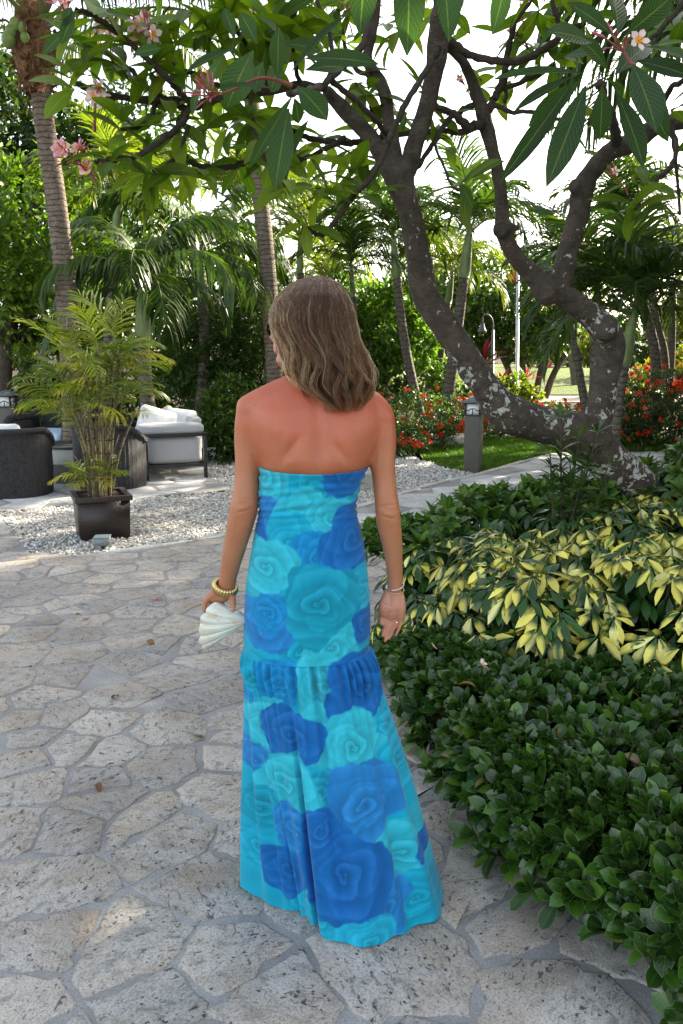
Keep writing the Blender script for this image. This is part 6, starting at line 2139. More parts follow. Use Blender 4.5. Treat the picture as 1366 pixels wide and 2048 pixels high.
# ---- outdoor sofa
def cushion(mb, lo, hi, puff=0.03, n=10):
    """soft box: rounded and slightly swollen"""
    lo, hi = np.array(lo, float), np.array(hi, float)
    c, h = (lo + hi) / 2, (hi - lo) / 2
    bm = bmesh.new()
    bmesh.ops.create_cube(bm, size=2)
    bmesh.ops.subdivide_edges(bm, edges=bm.edges[:], cuts=n, use_grid_fill=True)
    V = np.array([v.co[:] for v in bm.verts])
    bm.verts.index_update()
    F = np.array([[v.index for v in f.verts] for f in bm.faces])
    bm.free()
    r = min(0.05, h.min() * 0.8)
    P_ = V * h
    inner = np.clip(P_, -(h - r), h - r)
    d = P_ - inner
    l = np.linalg.norm(d, axis=1, keepdims=True)
    P_ = inner + np.where(l > 1e-9, d / np.maximum(l, 1e-9) * np.minimum(l, r), 0)
    k = np.argmin(h)
    o = [i for i in range(3) if i != k]
    sw = (1 - V[:, o[0]] ** 2) * (1 - V[:, o[1]] ** 2)
    P_[:, k] += np.sign(V[:, k]) * puff * sw * (np.abs(V[:, k]) > 0.5)
    mb.add(P_ + c, F)
    return mb


a, b = G(295, 962), G(412, 955)
rz = math.atan2(b[1] - a[1], b[0] - a[0])
sofa = thing('outdoor_sofa', (a[0], a[1], 0.0), 'outdoor sofa with pale grey cushions on a dark metal frame', 'sofa', None, rz)
W_ = float(np.linalg.norm(b - a))
LEN = 2.0
m = MB()
for y in (0.0, LEN):
    m.box((-0.02, y - 0.02, 0.505), (W_ + 0.02, y + 0.02, 0.545), 0.004)
    m.box((0.0225, y - 0.018, 0.145), (W_ - 0.0225, y + 0.018, 0.18), 0.003)
m.box((-0.016, 0.022, 0.147), (0.018, LEN - 0.022, 0.178), 0.003)
m.box((W_ - 0.018, 0.022, 0.147), (W_ + 0.016, LEN - 0.022, 0.178), 0.003)
m.build('frame', M_DARKMETAL, sofa)
for x in (0, W_):
    for y in (0, LEN):
        m = MB(); m.box((x - 0.02, y - 0.0195, 0), (x + 0.02, y + 0.0195, 0.504), 0.004); m.build('leg', M_DARKMETAL, sofa)
m = MB(); cushion(m, (0.03, 0.022, 0.185), (W_ - 0.03, 0.15, 0.50), 0.012); m.build('arm_panel', M_FABRIC, sofa, True)
m = MB(); cushion(m, (-0.10, -0.01, 0.53), (W_ + 0.0, 0.15, 0.655), 0.02); m.build('arm_cushion', M_FABRIC, sofa, True)
m = MB(); cushion(m, (-0.12, 0.16, 0.20), (W_ - 0.10, LEN - 0.03, 0.40), 0.03); m.build('seat_cushion', M_FABRIC, sofa, True)
m = MB(); cushion(m, (W_ - 0.14, 0.16, 0.30), (W_ + 0.02, LEN - 0.03, 0.72), 0.03); m.build('back_cushion', M_FABRIC, sofa, True)
def pillow(name, label, c, sz, rot, mat):
    m = MB(); cushion(m, (-sz[0] / 2, -sz[1] / 2, -sz[2] / 2), (sz[0] / 2, sz[1] / 2, sz[2] / 2), sz[1] * 0.25 if sz[1] < sz[2] else 0.02, 8)
    o = m.build(name, mat, None, True, c)
    o.rotation_euler = rot
    return tag(o, label, 'pillow')
cr, sr = math.cos(rz), math.sin(rz)
def sof(x, y, z): return (a[0] + x * cr - y * sr, a[1] + x * sr + y * cr, z)
pillow('pillow', 'white pillow leaning on the sofa arm', sof(0.18, 0.34, 0.60), (0.45, 0.12, 0.45), (R(-16), R(18), rz), M_WHITEFAB)
pillow('pillow', 'small beige pillow on the sofa behind the white pillow', sof(0.32, 0.52, 0.585), (0.4, 0.12, 0.4), (R(-14), R(-30), rz), M_BEIGE)
pillow('pillow', 'cream pillow at the back of the sofa', sof(0.50, 0.42, 0.60), (0.38, 0.11, 0.40), (R(-16), R(8), rz), M_WHITEFAB)

# ---- wicker tub chairs
M_WICKER = NT('black_wicker')
t = M_WICKER
co_ = t.coord('Object')
M_WICKER = t.done(t.bsdf(t.ramp(t.noise(30, 3, 0.6, co_), [(0.3, (0.022, 0.021, 0.023)), (0.7, (0.062, 0.058, 0.058))]), 0.5, 0.4, t.bump(t.n('ShaderNodeTexWave', wave_type='BANDS', bands_direction='Z', inp={'Vector': co_, 'Scale': 38.0, 'Distortion': 1.0}).outputs['Fac'], 0.006, 0.9)))


def tub_chair(name, label, loc, rot, r, h, hfront, seat_mat=M_WHITEFAB):
    """round wicker chair: ribbed shell that sweeps down to the front (+Y local), rolled rim, cushion"""
    o = thing(name, loc, label, 'chair', None, rot)
    n = 120
    th = np.linspace(R(118), R(422), n)               # gap at the front
    f = np.clip((np.cos(th - R(270)) + 0.25) / 0.7, 0, 1)
    top = hfront + (h - hfront) * f ** 0.8
    rib = 0.006 * np.abs(np.sin(np.arange(n) * PI / 3.0))
    rows = []
    for k, z in enumerate([0.0, 0.02, 0.25, 0.5, 0.8, 0.96, 1.0]):
        rr_ = r * [0.93, 0.965, 0.985, 1.0, 1.0, 1.02, 1.03][k] + rib
        rows.append(np.stack([rr_ * np.cos(th), rr_ * np.sin(th), top * z], -1))
    for k, z in enumerate([1.03, 1.0, 0.9, 0.5, 0.36]):
        rr_ = r * [0.99, 0.90, 0.86, 0.85, 0.85][k] - 0 * rib
        rows.append(np.stack([rr_ * np.cos(th), rr_ * np.sin(th), np.maximum(top * z, 0.2)], -1))
    V = np.concatenate(rows)
    i = np.arange(len(rows) - 1)[:, None] * n; j = np.arange(n - 1)[None]
    F = np.stack([i + j, i + j + 1, i + n + j + 1, i + n + j], -1).reshape(-1, 4)
    link('shell', mesh_np('shell', V, F, M_WICKER, True), o)
    m = MB(); e = rows[6].copy(); m.tube(e, 0.026, 8); m.build('rim', M_WICKER, o, True)
    m = MB(); m.tube([[0, 0, 0.0], [0, 0, 0.01], [0, 0, 0.25], [0, 0, 0.26]], [r * 0.9, r * 0.91, r * 0.9, r * 0.5], 24); m.build('base', M_WICKER, o, True)
    m = MB(); m.tube([[0, 0.02, 0.262], [0, 0.02, 0.28], [0, 0.02, 0.36], [0, 0.02, 0.385]], [r * 0.74, r * 0.80, r * 0.80, r * 0.68], 28); m.build('seat_cushion', seat_mat, o, True)
    return o


c = G(10, 1000)
tub_chair('wicker_chair', 'black wicker tub chair cut off by the left edge, seen from behind', (c[0], c[1] + 0.36, 0.0), R(10), 0.36, 0.70, 0.52)
c = G(203, 984)
tub_chair('wicker_chair', 'black wicker tub chair standing behind the planted palm', (c[0], c[1] + 0.40, 0.0), R(-20), 0.39, 0.70, 0.52)
m = MB(); c2 = P(22, 884, 8.35)
pillow('pillow', 'white pillow in the left edge wicker tub chair', (c2[0] - 0.08, c2[1], 0.60), (0.34, 0.11, 0.30), (R(-12), 0, R(10)), M_WHITEFAB)
# armchair facing the camera at the back
c = G(70, 941)
wa = thing('wicker_armchair', (c[0], c[1] + 0.1, 0.0), 'black wicker armchair with pale cushion facing the camera, in front of the bushes', 'armchair', None, R(-12))
m = MB(); m.box((-0.42, 0.0, 0.03), (0.42, 0.72, 0.36), 0.03); m.build('base', M_WICKER, wa, True)
m = MB(); m.tube(smooth_line([[-0.34, 0.70, 0.36], [-0.34, 0.78, 0.62], [-0.2, 0.84, 0.77], [0.2, 0.84, 0.77], [0.34, 0.78, 0.62], [0.34, 0.70, 0.36]], 6), 0.035, 8)
m.box((-0.35, 0.72, 0.36), (0.35, 0.80, 0.74), 0.03); m.build('backrest', M_WICKER, wa, True)
for s in (-1, 1):
    m = MB(); m.tube(smooth_line([[s * 0.40, 0.02, 0.30], [s * 0.42, 0.02, 0.55], [s * 0.42, 0.12, 0.64], [s * 0.42, 0.5, 0.64], [s * 0.40, 0.74, 0.66]], 6), 0.05, 9); m.box((s * 0.40 - 0.03, 0.06, 0.36), (s * 0.40 + 0.03, 0.7, 0.60), 0.01); m.build('arm', M_WICKER, wa, True)
m = MB(); cushion(m, (-0.34, 0.0, 0.362), (0.34, 0.68, 0.47), 0.02); m.build('seat_cushion', M_BLUEFAB, wa, True)
# low table between the chairs
c = G(103, 968)
tb = thing('low_table', (c[0], c[1], 0.0), 'low cube table, dark below with a pale grey band, between the tub chairs', 'table', None, R(-8))
m = MB(); m.box((-0.34, 0.0, 0.0), (0.34, 0.62, 0.22), 0.006); m.build('base', plain('dark_grey_concrete', (0.10, 0.10, 0.10), 0.7, 0.3), tb)
m = MB(); m.box((-0.345, -0.005, 0.222), (0.345, 0.625, 0.40), 0.01); m.build('band', plain('pale_concrete', (0.40, 0.41, 0.40), 0.8, 0.3), tb)
m = MB(); m.box((-0.36, -0.02, 0.402), (0.36, 0.64, 0.425), 0.004); m.build('tabletop', M_DARKMETAL, tb)

# ---- bollard lights
M_PANE = plain('opal_pane', (0.82, 0.83, 0.80), 0.35, 0.5, 0, 6, 0.03)


def bollard(loc, rz, side, h, label):
    o = thing('bollard_light', loc, label, 'bollard light', 'bollard lights beside the paths', rz)
    s = side / 2
    z1 = h - 0.245
    m = MB(); m.box((-s, -s, -0.03), (s, s, z1), 0.006); m.build('post', M_BRONZE, o)
    m = MB(); m.box((-s * 1.02, -s * 1.02, z1 + 0.001), (s * 1.02, s * 1.02, z1 + 0.022), 0.003)
    m.box((-s * 0.96, -s * 0.96, z1 + 0.15), (s * 0.96, s * 0.96, z1 + 0.165), 0.002)
    for sx in (-1, 1):
        for sy in (-1, 1):
            m.box((sx * s * 0.94 - 0.011, sy * s * 0.94 - 0.011, z1 + 0.02), (sx * s * 0.94 + 0.011, sy * s * 0.94 + 0.011, z1 + 0.152))
    m.build('lantern_frame', M_DARKMETAL, o)
    for k in range(4):
        a_ = k * PI / 2
        Rm = np.array([[math.cos(a_), -math.sin(a_), 0], [math.sin(a_), math.cos(a_), 0], [0, 0, 1]])
        m = MB(); m.box((-s * 0.88, -s * 0.90, z1 + 0.023), (s * 0.88, -s * 0.84, z1 + 0.149)); m.V = [v @ Rm.T for v in m.V]
        pn = m.build('pane', M_PANE, o)
        m = MB()
        q = [(-s * 0.86, -s * 0.92, z1 + 0.075), (-s * 0.5, -s * 0.92, z1 + 0.072), (-s * 0.25, -s * 0.92, z1 + 0.092), (s * 0.25, -s * 0.92, z1 + 0.092), (s * 0.5, -s * 0.92, z1 + 0.072), (s * 0.86, -s * 0.92, z1 + 0.075)]
        m.tube(smooth_line(q, 4), 0.0062, 6)
        m.tube([(0, -s * 0.92, z1 + 0.022), (0, -s * 0.92, z1 + 0.092)], 0.0062, 6)
        m.V = [v @ Rm.T for v in m.V]
        m.build('scroll_bar', M_DARKMETAL, pn, True)
    e = s * 1.55
    V = [[-e, -e, 0], [e, -e, 0], [e, e, 0], [-e, e, 0], [-e, -e, 0.012], [e, -e, 0.012], [e, e, 0.012], [-e, e, 0.012], [-0.02, -0.02, 0.078], [0.02, -0.02, 0.078], [0.02, 0.02, 0.078], [-0.02, 0.02, 0.078]]
    F = [[3, 2, 1, 0], [0, 1, 5, 4], [1, 2, 6, 5], [2, 3, 7, 6], [3, 0, 4, 7], [4, 5, 9, 8], [5, 6, 10, 9], [6, 7, 11, 10], [7, 4, 8, 11], [8, 9, 10, 11]]
    m = MB(); m.add(np.array(V) + np.array([0, 0, z1 + 0.166]), F); m.build('roof', M_CAP, o)
    return o


c = G(948, 945)
bollard((c[0], c[1] + 0.11, 0.0), R(-24), 0.195, 0.945, 'square bronze bollard light with opal lantern, in front of the leaning trunk')
c = P(14, 800, 11.2)
bollard((c[0], c[1], 0.0), R(-5), 0.19, c[2] + 0.14, 'bollard light with tan roof above the armchair at the left edge')

# ---- pale boulders
M_ROCK = NT('pale_rock'); t = M_ROCK
co_ = t.coord('Object')
cc = t.ramp(t.noise(9, 6, 0.65, co_, 0.4), [(0.32, (0.16, 0.14, 0.12)), (0.46, (0.50, 0.47, 0.42)), (0.7, (0.62, 0.60, 0.55))])
M_ROCK = t.done(t.bsdf(cc, 0.85, 0.2, t.bump(t.noise(26, 6, 0.7, co_), 0.03, 0.9)))


def rock(label, c, r, seed):
    bm = bmesh.new(); bmesh.ops.create_icosphere(bm, subdivisions=4, radius=1)
    V = np.array([v.co[:] for v in bm.verts]); F = np.array([[v.index for v in f.verts] for f in bm.faces]); bm.free()
    V = V * (1 + 0.18 * vnoise(V, 1.8, seed) + 0.09 * vnoise(V, 4.5, seed + 1))[:, None]
    V[:, 2] = np.where(V[:, 2] > 0.45, 0.45 + (V[:, 2] - 0.45) * 0.35, V[:, 2])
    V = V * np.array(r) + 0.006 * vnoise(V, 15, seed + 2)[:, None]
    return tag(link('boulder', mesh_np('boulder', V, F, M_ROCK, True), None, c), label, 'rock')


c = G(895, 888)
rock('large pale flat boulder between the lawn and the red flowering hedge', (c[0], c[1] + 0.1, 0.05), (0.40, 0.3, 0.2), 3)
c = G(712, 980)
rock('pale boulder on the gravel just behind the woman\'s right arm', (c[0], c[1] + 0.15, 0.07), (0.26, 0.22, 0.24), 9)
c = G(722, 940)
rock('rough pale rock on the gravel farther back behind the other boulder', (c[0], c[1] + 0.1, 0.03), (0.2, 0.2, 0.14), 14)
# ================================================================== palms
M_PALM = leaf_mat('palm_leaflet', 0.36, 0.45, 0.38, 0, 9, 1.0, (1.4, 1.45, 0.45))
M_PALMBARK = bark_mat('palm_bark', (0.10, 0.086, 0.070), (0.24, 0.21, 0.175), 0.0, 12.0)
M_COCOBARK = bark_mat('coconut_bark', (0.12, 0.092, 0.070), (0.27, 0.22, 0.172), 0.0, 17.0)
M_SHAFT = plain('crownshaft', (0.20, 0.26, 0.10), 0.45, 0.4, 0, 5, 0.25)
M_DEADF = plain('palm_fibre', (0.16, 0.085, 0.042), 0.9, 0.1, 0, 18, 0.6, 0.02, 50)
RPm = np.random.default_rng(201)
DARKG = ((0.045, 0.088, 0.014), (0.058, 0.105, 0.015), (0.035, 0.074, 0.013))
LIT_GREEN = ((0.13, 0.175, 0.016), (0.17, 0.21, 0.02), (0.09, 0.14, 0.014))  # paler yellow-green: sunlight put into the frond colour
FR = {
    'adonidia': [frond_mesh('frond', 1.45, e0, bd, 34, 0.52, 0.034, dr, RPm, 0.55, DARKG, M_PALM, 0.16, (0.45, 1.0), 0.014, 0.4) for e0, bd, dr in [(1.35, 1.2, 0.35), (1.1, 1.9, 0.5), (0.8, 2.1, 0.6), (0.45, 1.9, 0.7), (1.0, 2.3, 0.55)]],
    'bright': [frond_mesh('frond', 1.45, e0, bd, 34, 0.52, 0.032, dr, RPm, 0.5, LIT_GREEN, M_PALM, 0.16, (0.45, 1.0), 0.014, 0.4) for e0, bd, dr in [(1.35, 1.2, 0.35), (1.1, 1.9, 0.5), (0.8, 2.1, 0.6), (0.45, 1.9, 0.7), (1.0, 2.3, 0.55)]],  # adonidia fronds again, in the colouring with sunlight painted in
    'coconut': [frond_mesh('frond', 3.4, e0, bd, 60, 0.75, 0.036, dr, RPm, 0.15, ((0.10, 0.135, 0.03), (0.13, 0.165, 0.035), (0.075, 0.115, 0.025)), M_PALM, 0.2, (0.4, 1.0), 0.03, 0.2, (0.26, 0.25, 0.09)) for e0, bd, dr in [(1.4, 0.9, 0.6), (1.15, 1.3, 0.8), (0.85, 1.5, 0.9), (0.55, 1.4, 1.0)]],
    'drooping': [frond_mesh('frond', 1.7, e0, bd, 40, 0.62, 0.036, dr, RPm, 0.1, DARKG, M_PALM, 0.14, (0.5, 1.05), 0.014, 0.3) for e0, bd, dr in [(1.2, 2.2, 0.9), (0.9, 2.3, 1.0), (0.55, 2.0, 1.1), (0.2, 1.6, 1.1), (1.3, 1.7, 0.8)]],
}


def palm(label, crown, base, kind='adonidia', nf=13, sc=1.0, tr=0.075, shaft=0.75, name='palm_tree', group=None, mid=None, bark=None, up=0.0, seed=0, flat=0.0):
    """crown and base are 3D points; the trunk is a tapered curve, then a green crownshaft, then the fronds"""
    rg = np.random.default_rng(300 + seed)
    crown, base = np.array(crown, float), np.array(base, float)
    base[2] = min(base[2], 0.0)
    o = thing(name, base, label, 'palm', group)
    ctrl = [base] + ([np.array(m_) for m_ in mid] if mid is not None else [base * 0.5 + crown * 0.5 + np.array([rg.normal(0, 0.06), 0, 0])]) + [crown]
    l = smooth_line(ctrl, 10)
    sg = np.r_[0, np.cumsum(np.linalg.norm(np.diff(l, axis=0), axis=1))]
    cut = sg[-1] - shaft
    s = np.linspace(0, cut, 26)
    t_ = np.stack([np.interp(s, sg, l[:, i]) for i in range(3)], -1)
    rad = np.interp(s / cut, [0, 0.06, 0.2, 1], [tr * 1.55, tr * 1.25, tr * 1.05, tr * 0.85])
    mb = MB(); mb.tube(t_ - base, rad, 12); mb.build('trunk', bark or M_PALMBARK, o, True)
    if shaft > 0.1:
        s = np.linspace(cut, sg[-1], 8)
        t2 = np.stack([np.interp(s, sg, l[:, i]) for i in range(3)], -1)
        mb = MB(); mb.tube(t2 - base, np.interp(np.linspace(0, 1, 8), [0, 0.15, 0.5, 1], [tr * 0.95, tr * 1.05, tr * 0.85, tr * 0.5]), 10); mb.build('crownshaft', M_SHAFT, o, True)
    ms = FR[kind]
    for k in range(nf):
        az = k * 2.4 + rg.normal(0, 0.25)
        if kind == 'coconut': mi = int(np.clip(3.6 * k / nf, 0, 3))
        else: mi = [0, 4, 1, 1, 2, 2, 3, 3][min(7, int(8 * k / nf))]
        f = link('frond', ms[mi], o, crown - base - np.array([0, 0, 0.12 * k / nf]))
        q = sc * rg.uniform(0.85, 1.12)
        f.scale = (q, q, q)
        f.rotation_euler = (rg.normal(0, 0.1) + up, rg.normal(0, 0.1), az)
    return o


def pb(px, py, Y, z=None):
    p = P(px, py, Y)
    if z is not None: p[2] = z
    return p


GRP = 'slender palms behind the garden'
# the two coconut palms
crown = pb(80, 40, 9.6)
coco = palm('tall coconut palm at the left with brown fibre under its crown', crown, pb(152, 905, 9.8, 0), 'coconut', 15, 1.0, 0.125, 0.0, 'coconut_palm', None, [pb(135, 620, 9.8), pb(112, 400, 9.75), pb(85, 215, 9.65)], M_COCOBARK, seed=1)
cb = pb(70, 130, 9.62)
base_ = np.array(coco.location)
mb = MB()
RC = np.random.default_rng(77)
for k in range(120):
    a_ = RC.uniform(0, 6.28); z0_ = RC.uniform(-0.28, 0.42)
    r0_ = 0.13 + 0.14 * max(0, (z0_ + 0.28)) 
    p0 = cb + np.array([math.cos(a_) * r0_, math.sin(a_) * r0_, z0_])
    p1 = p0 + np.array([math.cos(a_) * RC.uniform(0.04, 0.16), math.sin(a_) * RC.uniform(0.04, 0.16), RC.uniform(-0.25, 0.12)])
    mb.tube(smooth_line([p0 - base_, (p0 + p1) / 2 + RC.normal(0, 0.03, 3) - base_, p1 - base_], 3), np.linspace(0.03, 0.006, 7) * RC.uniform(0.5, 1.4), 5, True, 0.35)
mb.tube([cb - base_ + np.array([0, 0, -0.3]), cb - base_ + np.array([0, 0, 0.1]), cb - base_ + np.array([0, 0, 0.6])], [0.13, 0.24, 0.16], 12)
mb.build('fibre', M_DEADF, coco, True)
for (x, y, r) in [(17, 80, 0.075), (22, 62, 0.06), (45, 55, 0.05), (30, 48, 0.06), (50, 75, 0.05)]:
    mb = MB(); ball(mb, pb(x, y, 9.35) - base_, (r, r, r * 1.2), 12); mb.build('coconut', plain('green_coconut', (0.16, 0.22, 0.05), 0.4, 0.4), coco, True)
palm('coconut palm with straight grey trunk directly behind the woman\'s head', pb(497, 60, 11.2), pb(556, 900, 11.4, 0), 'coconut', 13, 0.95, 0.115, 0.0, 'coconut_palm', None, [pb(546, 690, 11.4), pb(530, 480, 11.35), pb(510, 300, 11.3)], M_COCOBARK, seed=2)
SLIM = [  # label, crown px, base px, Y, kind, fronds, size, trunk radius, shaft, seed
    ('slender palm with pale crownshaft between the two coconut palms', (240, 385), (212, 900), 12.2, 'bright', 13, 1.0, 0.085, 0.75, 3),
    ('low palm with heavy dark drooping fronds behind the potted palm', (285, 560), (312, 900), 10.5, 'drooping', 15, 0.95, 0.10, 0.7, 4),
    ('dark drooping palm left of the middle coconut trunk', (400, 505), (390, 900), 12.0, 'drooping', 15, 1.05, 0.085, 0.65, 5),
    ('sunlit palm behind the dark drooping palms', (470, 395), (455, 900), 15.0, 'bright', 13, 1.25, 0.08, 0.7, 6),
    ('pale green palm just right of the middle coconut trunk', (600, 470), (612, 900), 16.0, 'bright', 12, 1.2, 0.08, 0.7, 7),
    ('small palm with arching fronds right of the woman\'s head', (702, 525), (706, 860), 15.0, 'adonidia', 11, 0.95, 0.06, 0.6, 8),
    ('palm with pale crownshaft left of the forked trunk', (786, 470), (848, 850), 14.8, 'adonidia', 12, 1.05, 0.088, 0.75, 9),
    ('tall sunlit palm seen between the two forks of the old tree', (940, 455), (885, 850), 14.6, 'adonidia', 14, 1.2, 0.105, 0.85, 10),
    ('smaller palm left of the tall sunlit palm', (905, 545), (858, 800), 16.5, 'bright', 12, 0.95, 0.07, 0.6, 11),
    ('dark palm behind the upper right fork', (1105, 500), (1185, 860), 13.0, 'adonidia', 10, 0.6, 0.07, 0.7, 12),
    ('dark leafy palm right of the fork with green crownshaft', (1195, 575), (1192, 860), 11.0, 'adonidia', 15, 1.0, 0.085, 0.7, 13),
    ('low palm with fronds arching over the right edge', (1270, 615), (1224, 880), 10.2, 'adonidia', 17, 1.12, 0.085, 0.72, 14),
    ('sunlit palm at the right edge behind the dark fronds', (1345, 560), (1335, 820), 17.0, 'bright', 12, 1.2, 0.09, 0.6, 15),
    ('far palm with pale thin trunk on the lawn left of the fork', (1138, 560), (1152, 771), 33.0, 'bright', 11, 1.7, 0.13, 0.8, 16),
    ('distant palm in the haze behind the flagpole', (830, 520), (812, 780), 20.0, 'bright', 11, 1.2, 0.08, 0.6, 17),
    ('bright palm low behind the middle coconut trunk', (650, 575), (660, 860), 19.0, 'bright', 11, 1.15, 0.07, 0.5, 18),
]
for lab, c_, b_, Y, kind, nf, sc, tr, sh, sd in SLIM:
    palm(lab, pb(*c_, Y), pb(*b_, Y, 0), kind, nf, sc, tr, sh, 'palm_tree', GRP, seed=sd)
# pale twin trunks at the right: their crowns are above the frame
palm('left of two pale leaning trunks at the right edge', pb(1235, 430, 15.5), pb(1318, 790, 15.5, 0), 'adonidia', 11, 1.0, 0.10, 0.7, 'palm_tree', GRP, [pb(1312, 720, 15.5), pb(1290, 625, 15.5)], seed=30)
palm('right of two pale leaning trunks at the right edge', pb(1275, 400, 16.0), pb(1330, 790, 16.0, 0), 'adonidia', 11, 1.0, 0.095, 0.7, 'palm_tree', GRP, [pb(1328, 720, 16.0), pb(1308, 625, 16.0)], seed=31)
palm('dark palm hanging into the upper right corner', pb(1450, 40, 7.5), pb(1480, 900, 7.5, 0), 'drooping', 16, 1.0, 0.10, 0.8, 'palm_tree', GRP, seed=32)

# ================================================================== broadleaf trees, bushes and hedges behind
def clump_tree(name, label, cat, blobs, n, L, base, mat, base_xy, rng, trunk=None, bark=None, up=0.3, nclump=0.0, group=None, hollow=0.35, p=None, flat=None, cl=0.16):
    """tree or bush: leaf clumps spread through lumpy volumes; blobs (x, y, z, rx, ry, rz)"""
    B = np.array(blobs, float)
    loc = np.array([base_xy[0], base_xy[1], 0.0])
    o = thing(name, loc, label, cat, group)
    ar = B[:, 3] * B[:, 4] + B[:, 4] * B[:, 5] + B[:, 3] * B[:, 5]
    nc = max(10, n // 16)
    k = rng.choice(len(B), nc, p=ar / ar.sum())
    d = norm(rng.normal(size=(nc, 3)))
    rad = 1 - hollow * rng.random(nc) ** 1.5
    rad *= 1 + 0.14 * vnoise(d * 3 + k[:, None] * 5, 1.6, 5)
    cc_ = B[k, :3] + d * B[k, 3:] * rad[:, None]
    nn = norm(d / B[k, 3:])
    ok = cc_[:, 2] > 0.05
    cc_, nn = cc_[ok], nn[ok]
    nc = len(cc_)
    r_ = cl * np.mean(B[:, 3:]) * rng.uniform(0.5, 1.2, (nc, 1, 1))
    off = rng.normal(0, 1, (nc, 16, 3)) * r_ * 0.6
    T = (cc_[:, None] + off).reshape(-1, 3)
    N_ = np.repeat(nn, 16, 0)
    m = len(T)
    dirs = norm(N_ * 0.7 + rng.normal(0, 0.6, (m, 3)) + np.array([0, 0, -0.25]))
    nor = norm(N_ * 0.4 + np.array([0, 0, up]) + rng.normal(0, 0.55, (m, 3)))
    M = basis_from(dirs, nor) * rng.uniform(L[0], L[1], m)[:, None, None]
    wh = rng.choice(len(base), m, p=p)
    V, F, C = scatter_np([(b[0], b[1], b[2]) for b in base], M, T - loc, wh)
    C = (C * np.repeat(rng.uniform(0.75, 1.25, (nc, 1, 1)), 16, 0) * rng.uniform(0.8, 1.2, (m, 1, 1))).reshape(-1, 3)
    crown = link('crown', mesh_np('crown', V, F, mat, True, col=C, lf=np.zeros((len(V), 3))), o)
    mb = MB()
    if trunk:
        for tr in trunk:
            a_ = smooth_line(np.array([[*p_, r] for *p_, r in tr]), 6)
            a_[:, 2] = np.maximum(a_[:, 2], -0.02)
            mb.tube(a_[:, :3] - loc, a_[:, 3], 9)
    c0 = B[:, :3].mean(0)
    for q in cc_[:: max(1, nc // 26)]:
        s_ = np.array([c0[0] * 0.75 + loc[0] * 0.25, c0[1] * 0.75 + loc[1] * 0.25, max(0.03, B[:, 2].min() - B[0, 5] * 0.5)])
        mb.tube(smooth_line([s_ - loc, (s_ + q) / 2 - loc + rng.normal(0, 0.05, 3), q - loc], 4), np.linspace(0.022, 0.006, 9) * max(0.6, np.mean(B[:, 3:]) * 0.8), 5, False)
    mb.build('trunk' if trunk else 'stem', bark or M_TBARK, o, True)
    return o


M_TBARK = bark_mat('tree_bark', (0.06, 0.045, 0.034), (0.13, 0.10, 0.08), 0.0)
M_TLEAF = leaf_mat('tree_leaf', 0.42, 0.4, 0.42, 0, 9, 1.0, (1.35, 1.5, 0.45))
def lv(W, cols, n=2, fold=0.15, curl=0.2): return [leaf_shape(1.0, W, n, fold, curl, 0.5, 0.9, c) for c in cols]
OVAL_D = lv(0.48, [(0.038, 0.080, 0.010), (0.055, 0.105, 0.012), (0.028, 0.062, 0.010)])
OVAL_M = lv(0.46, [(0.085, 0.155, 0.012), (0.13, 0.20, 0.016), (0.055, 0.115, 0.012)])
LANCE = lv(0.16, [(0.035, 0.080, 0.015), (0.05, 0.105, 0.018), (0.09, 0.145, 0.02)])
OVAL_Y = lv(0.45, [(0.20, 0.24, 0.03), (0.28, 0.27, 0.03), (0.12, 0.18, 0.025), (0.34, 0.15, 0.03)])
IXLEAF = lv(0.42, [(0.035, 0.085, 0.018), (0.055, 0.105, 0.02), (0.03, 0.07, 0.018), (0.10, 0.12, 0.03)])
RT = np.random.default_rng(404)


def BB(px, py, Y, rx, ry, rz): return Bl(px, py, Y, rx, ry, rz)


b0 = pb(12, 900, 12.5, 0)
clump_tree('broadleaf_tree', 'dense leafy tree at the left edge with sunlit bright green patches', 'tree',
           [BB(60, 430, 13, 1.1, 1.0, 0.85), BB(-60, 520, 12.6, 1.2, 1.1, 1.0), BB(110, 560, 13.2, 1.0, 1.0, 0.9), BB(30, 620, 12.6, 1.0, 0.9, 0.65), BB(-120, 400, 13, 1.2, 1.0, 1.0), BB(180, 640, 13.6, 0.9, 0.8, 0.7)], 13000, (0.10, 0.17), OVAL_M, M_TLEAF, b0[:2], RT,
           [[(b0[0], b0[1], 0, 0.13), (*pb(8, 760, 12.5), 0.12), (*pb(14, 650, 12.6), 0.11), (*pb(30, 520, 12.8), 0.08)], [(*pb(10, 700, 12.5), 0.09), (*pb(-30, 600, 12.5), 0.07), (*pb(-80, 480, 12.7), 0.05)]])
b0 = pb(60, 900, 18, 0)
clump_tree('broadleaf_tree', 'dark tall tree behind the left coconut palm reaching the top left corner', 'tree',
           [BB(40, 250, 18, 1.7, 1.4, 1.1), BB(190, 330, 18, 1.4, 1.3, 1.2), BB(280, 270, 18.5, 1.2, 1.2, 1.0), BB(-60, 330, 18, 1.6, 1.4, 1.3), BB(120, 440, 18, 1.8, 1.4, 1.1), BB(-20, 130, 18.4, 1.3, 1.2, 0.8)], 11000, (0.16, 0.25), OVAL_D, M_TLEAF, b0[:2], RT,
           [[(b0[0], b0[1], 0, 0.2), (*pb(60, 600, 18), 0.18), (*pb(80, 400, 18), 0.12), (*pb(160, 300, 18), 0.07)], [(*pb(70, 520, 18), 0.12), (*pb(0, 350, 18), 0.07)]], hollow=0.6)
b0 = pb(330, 900, 21, 0)
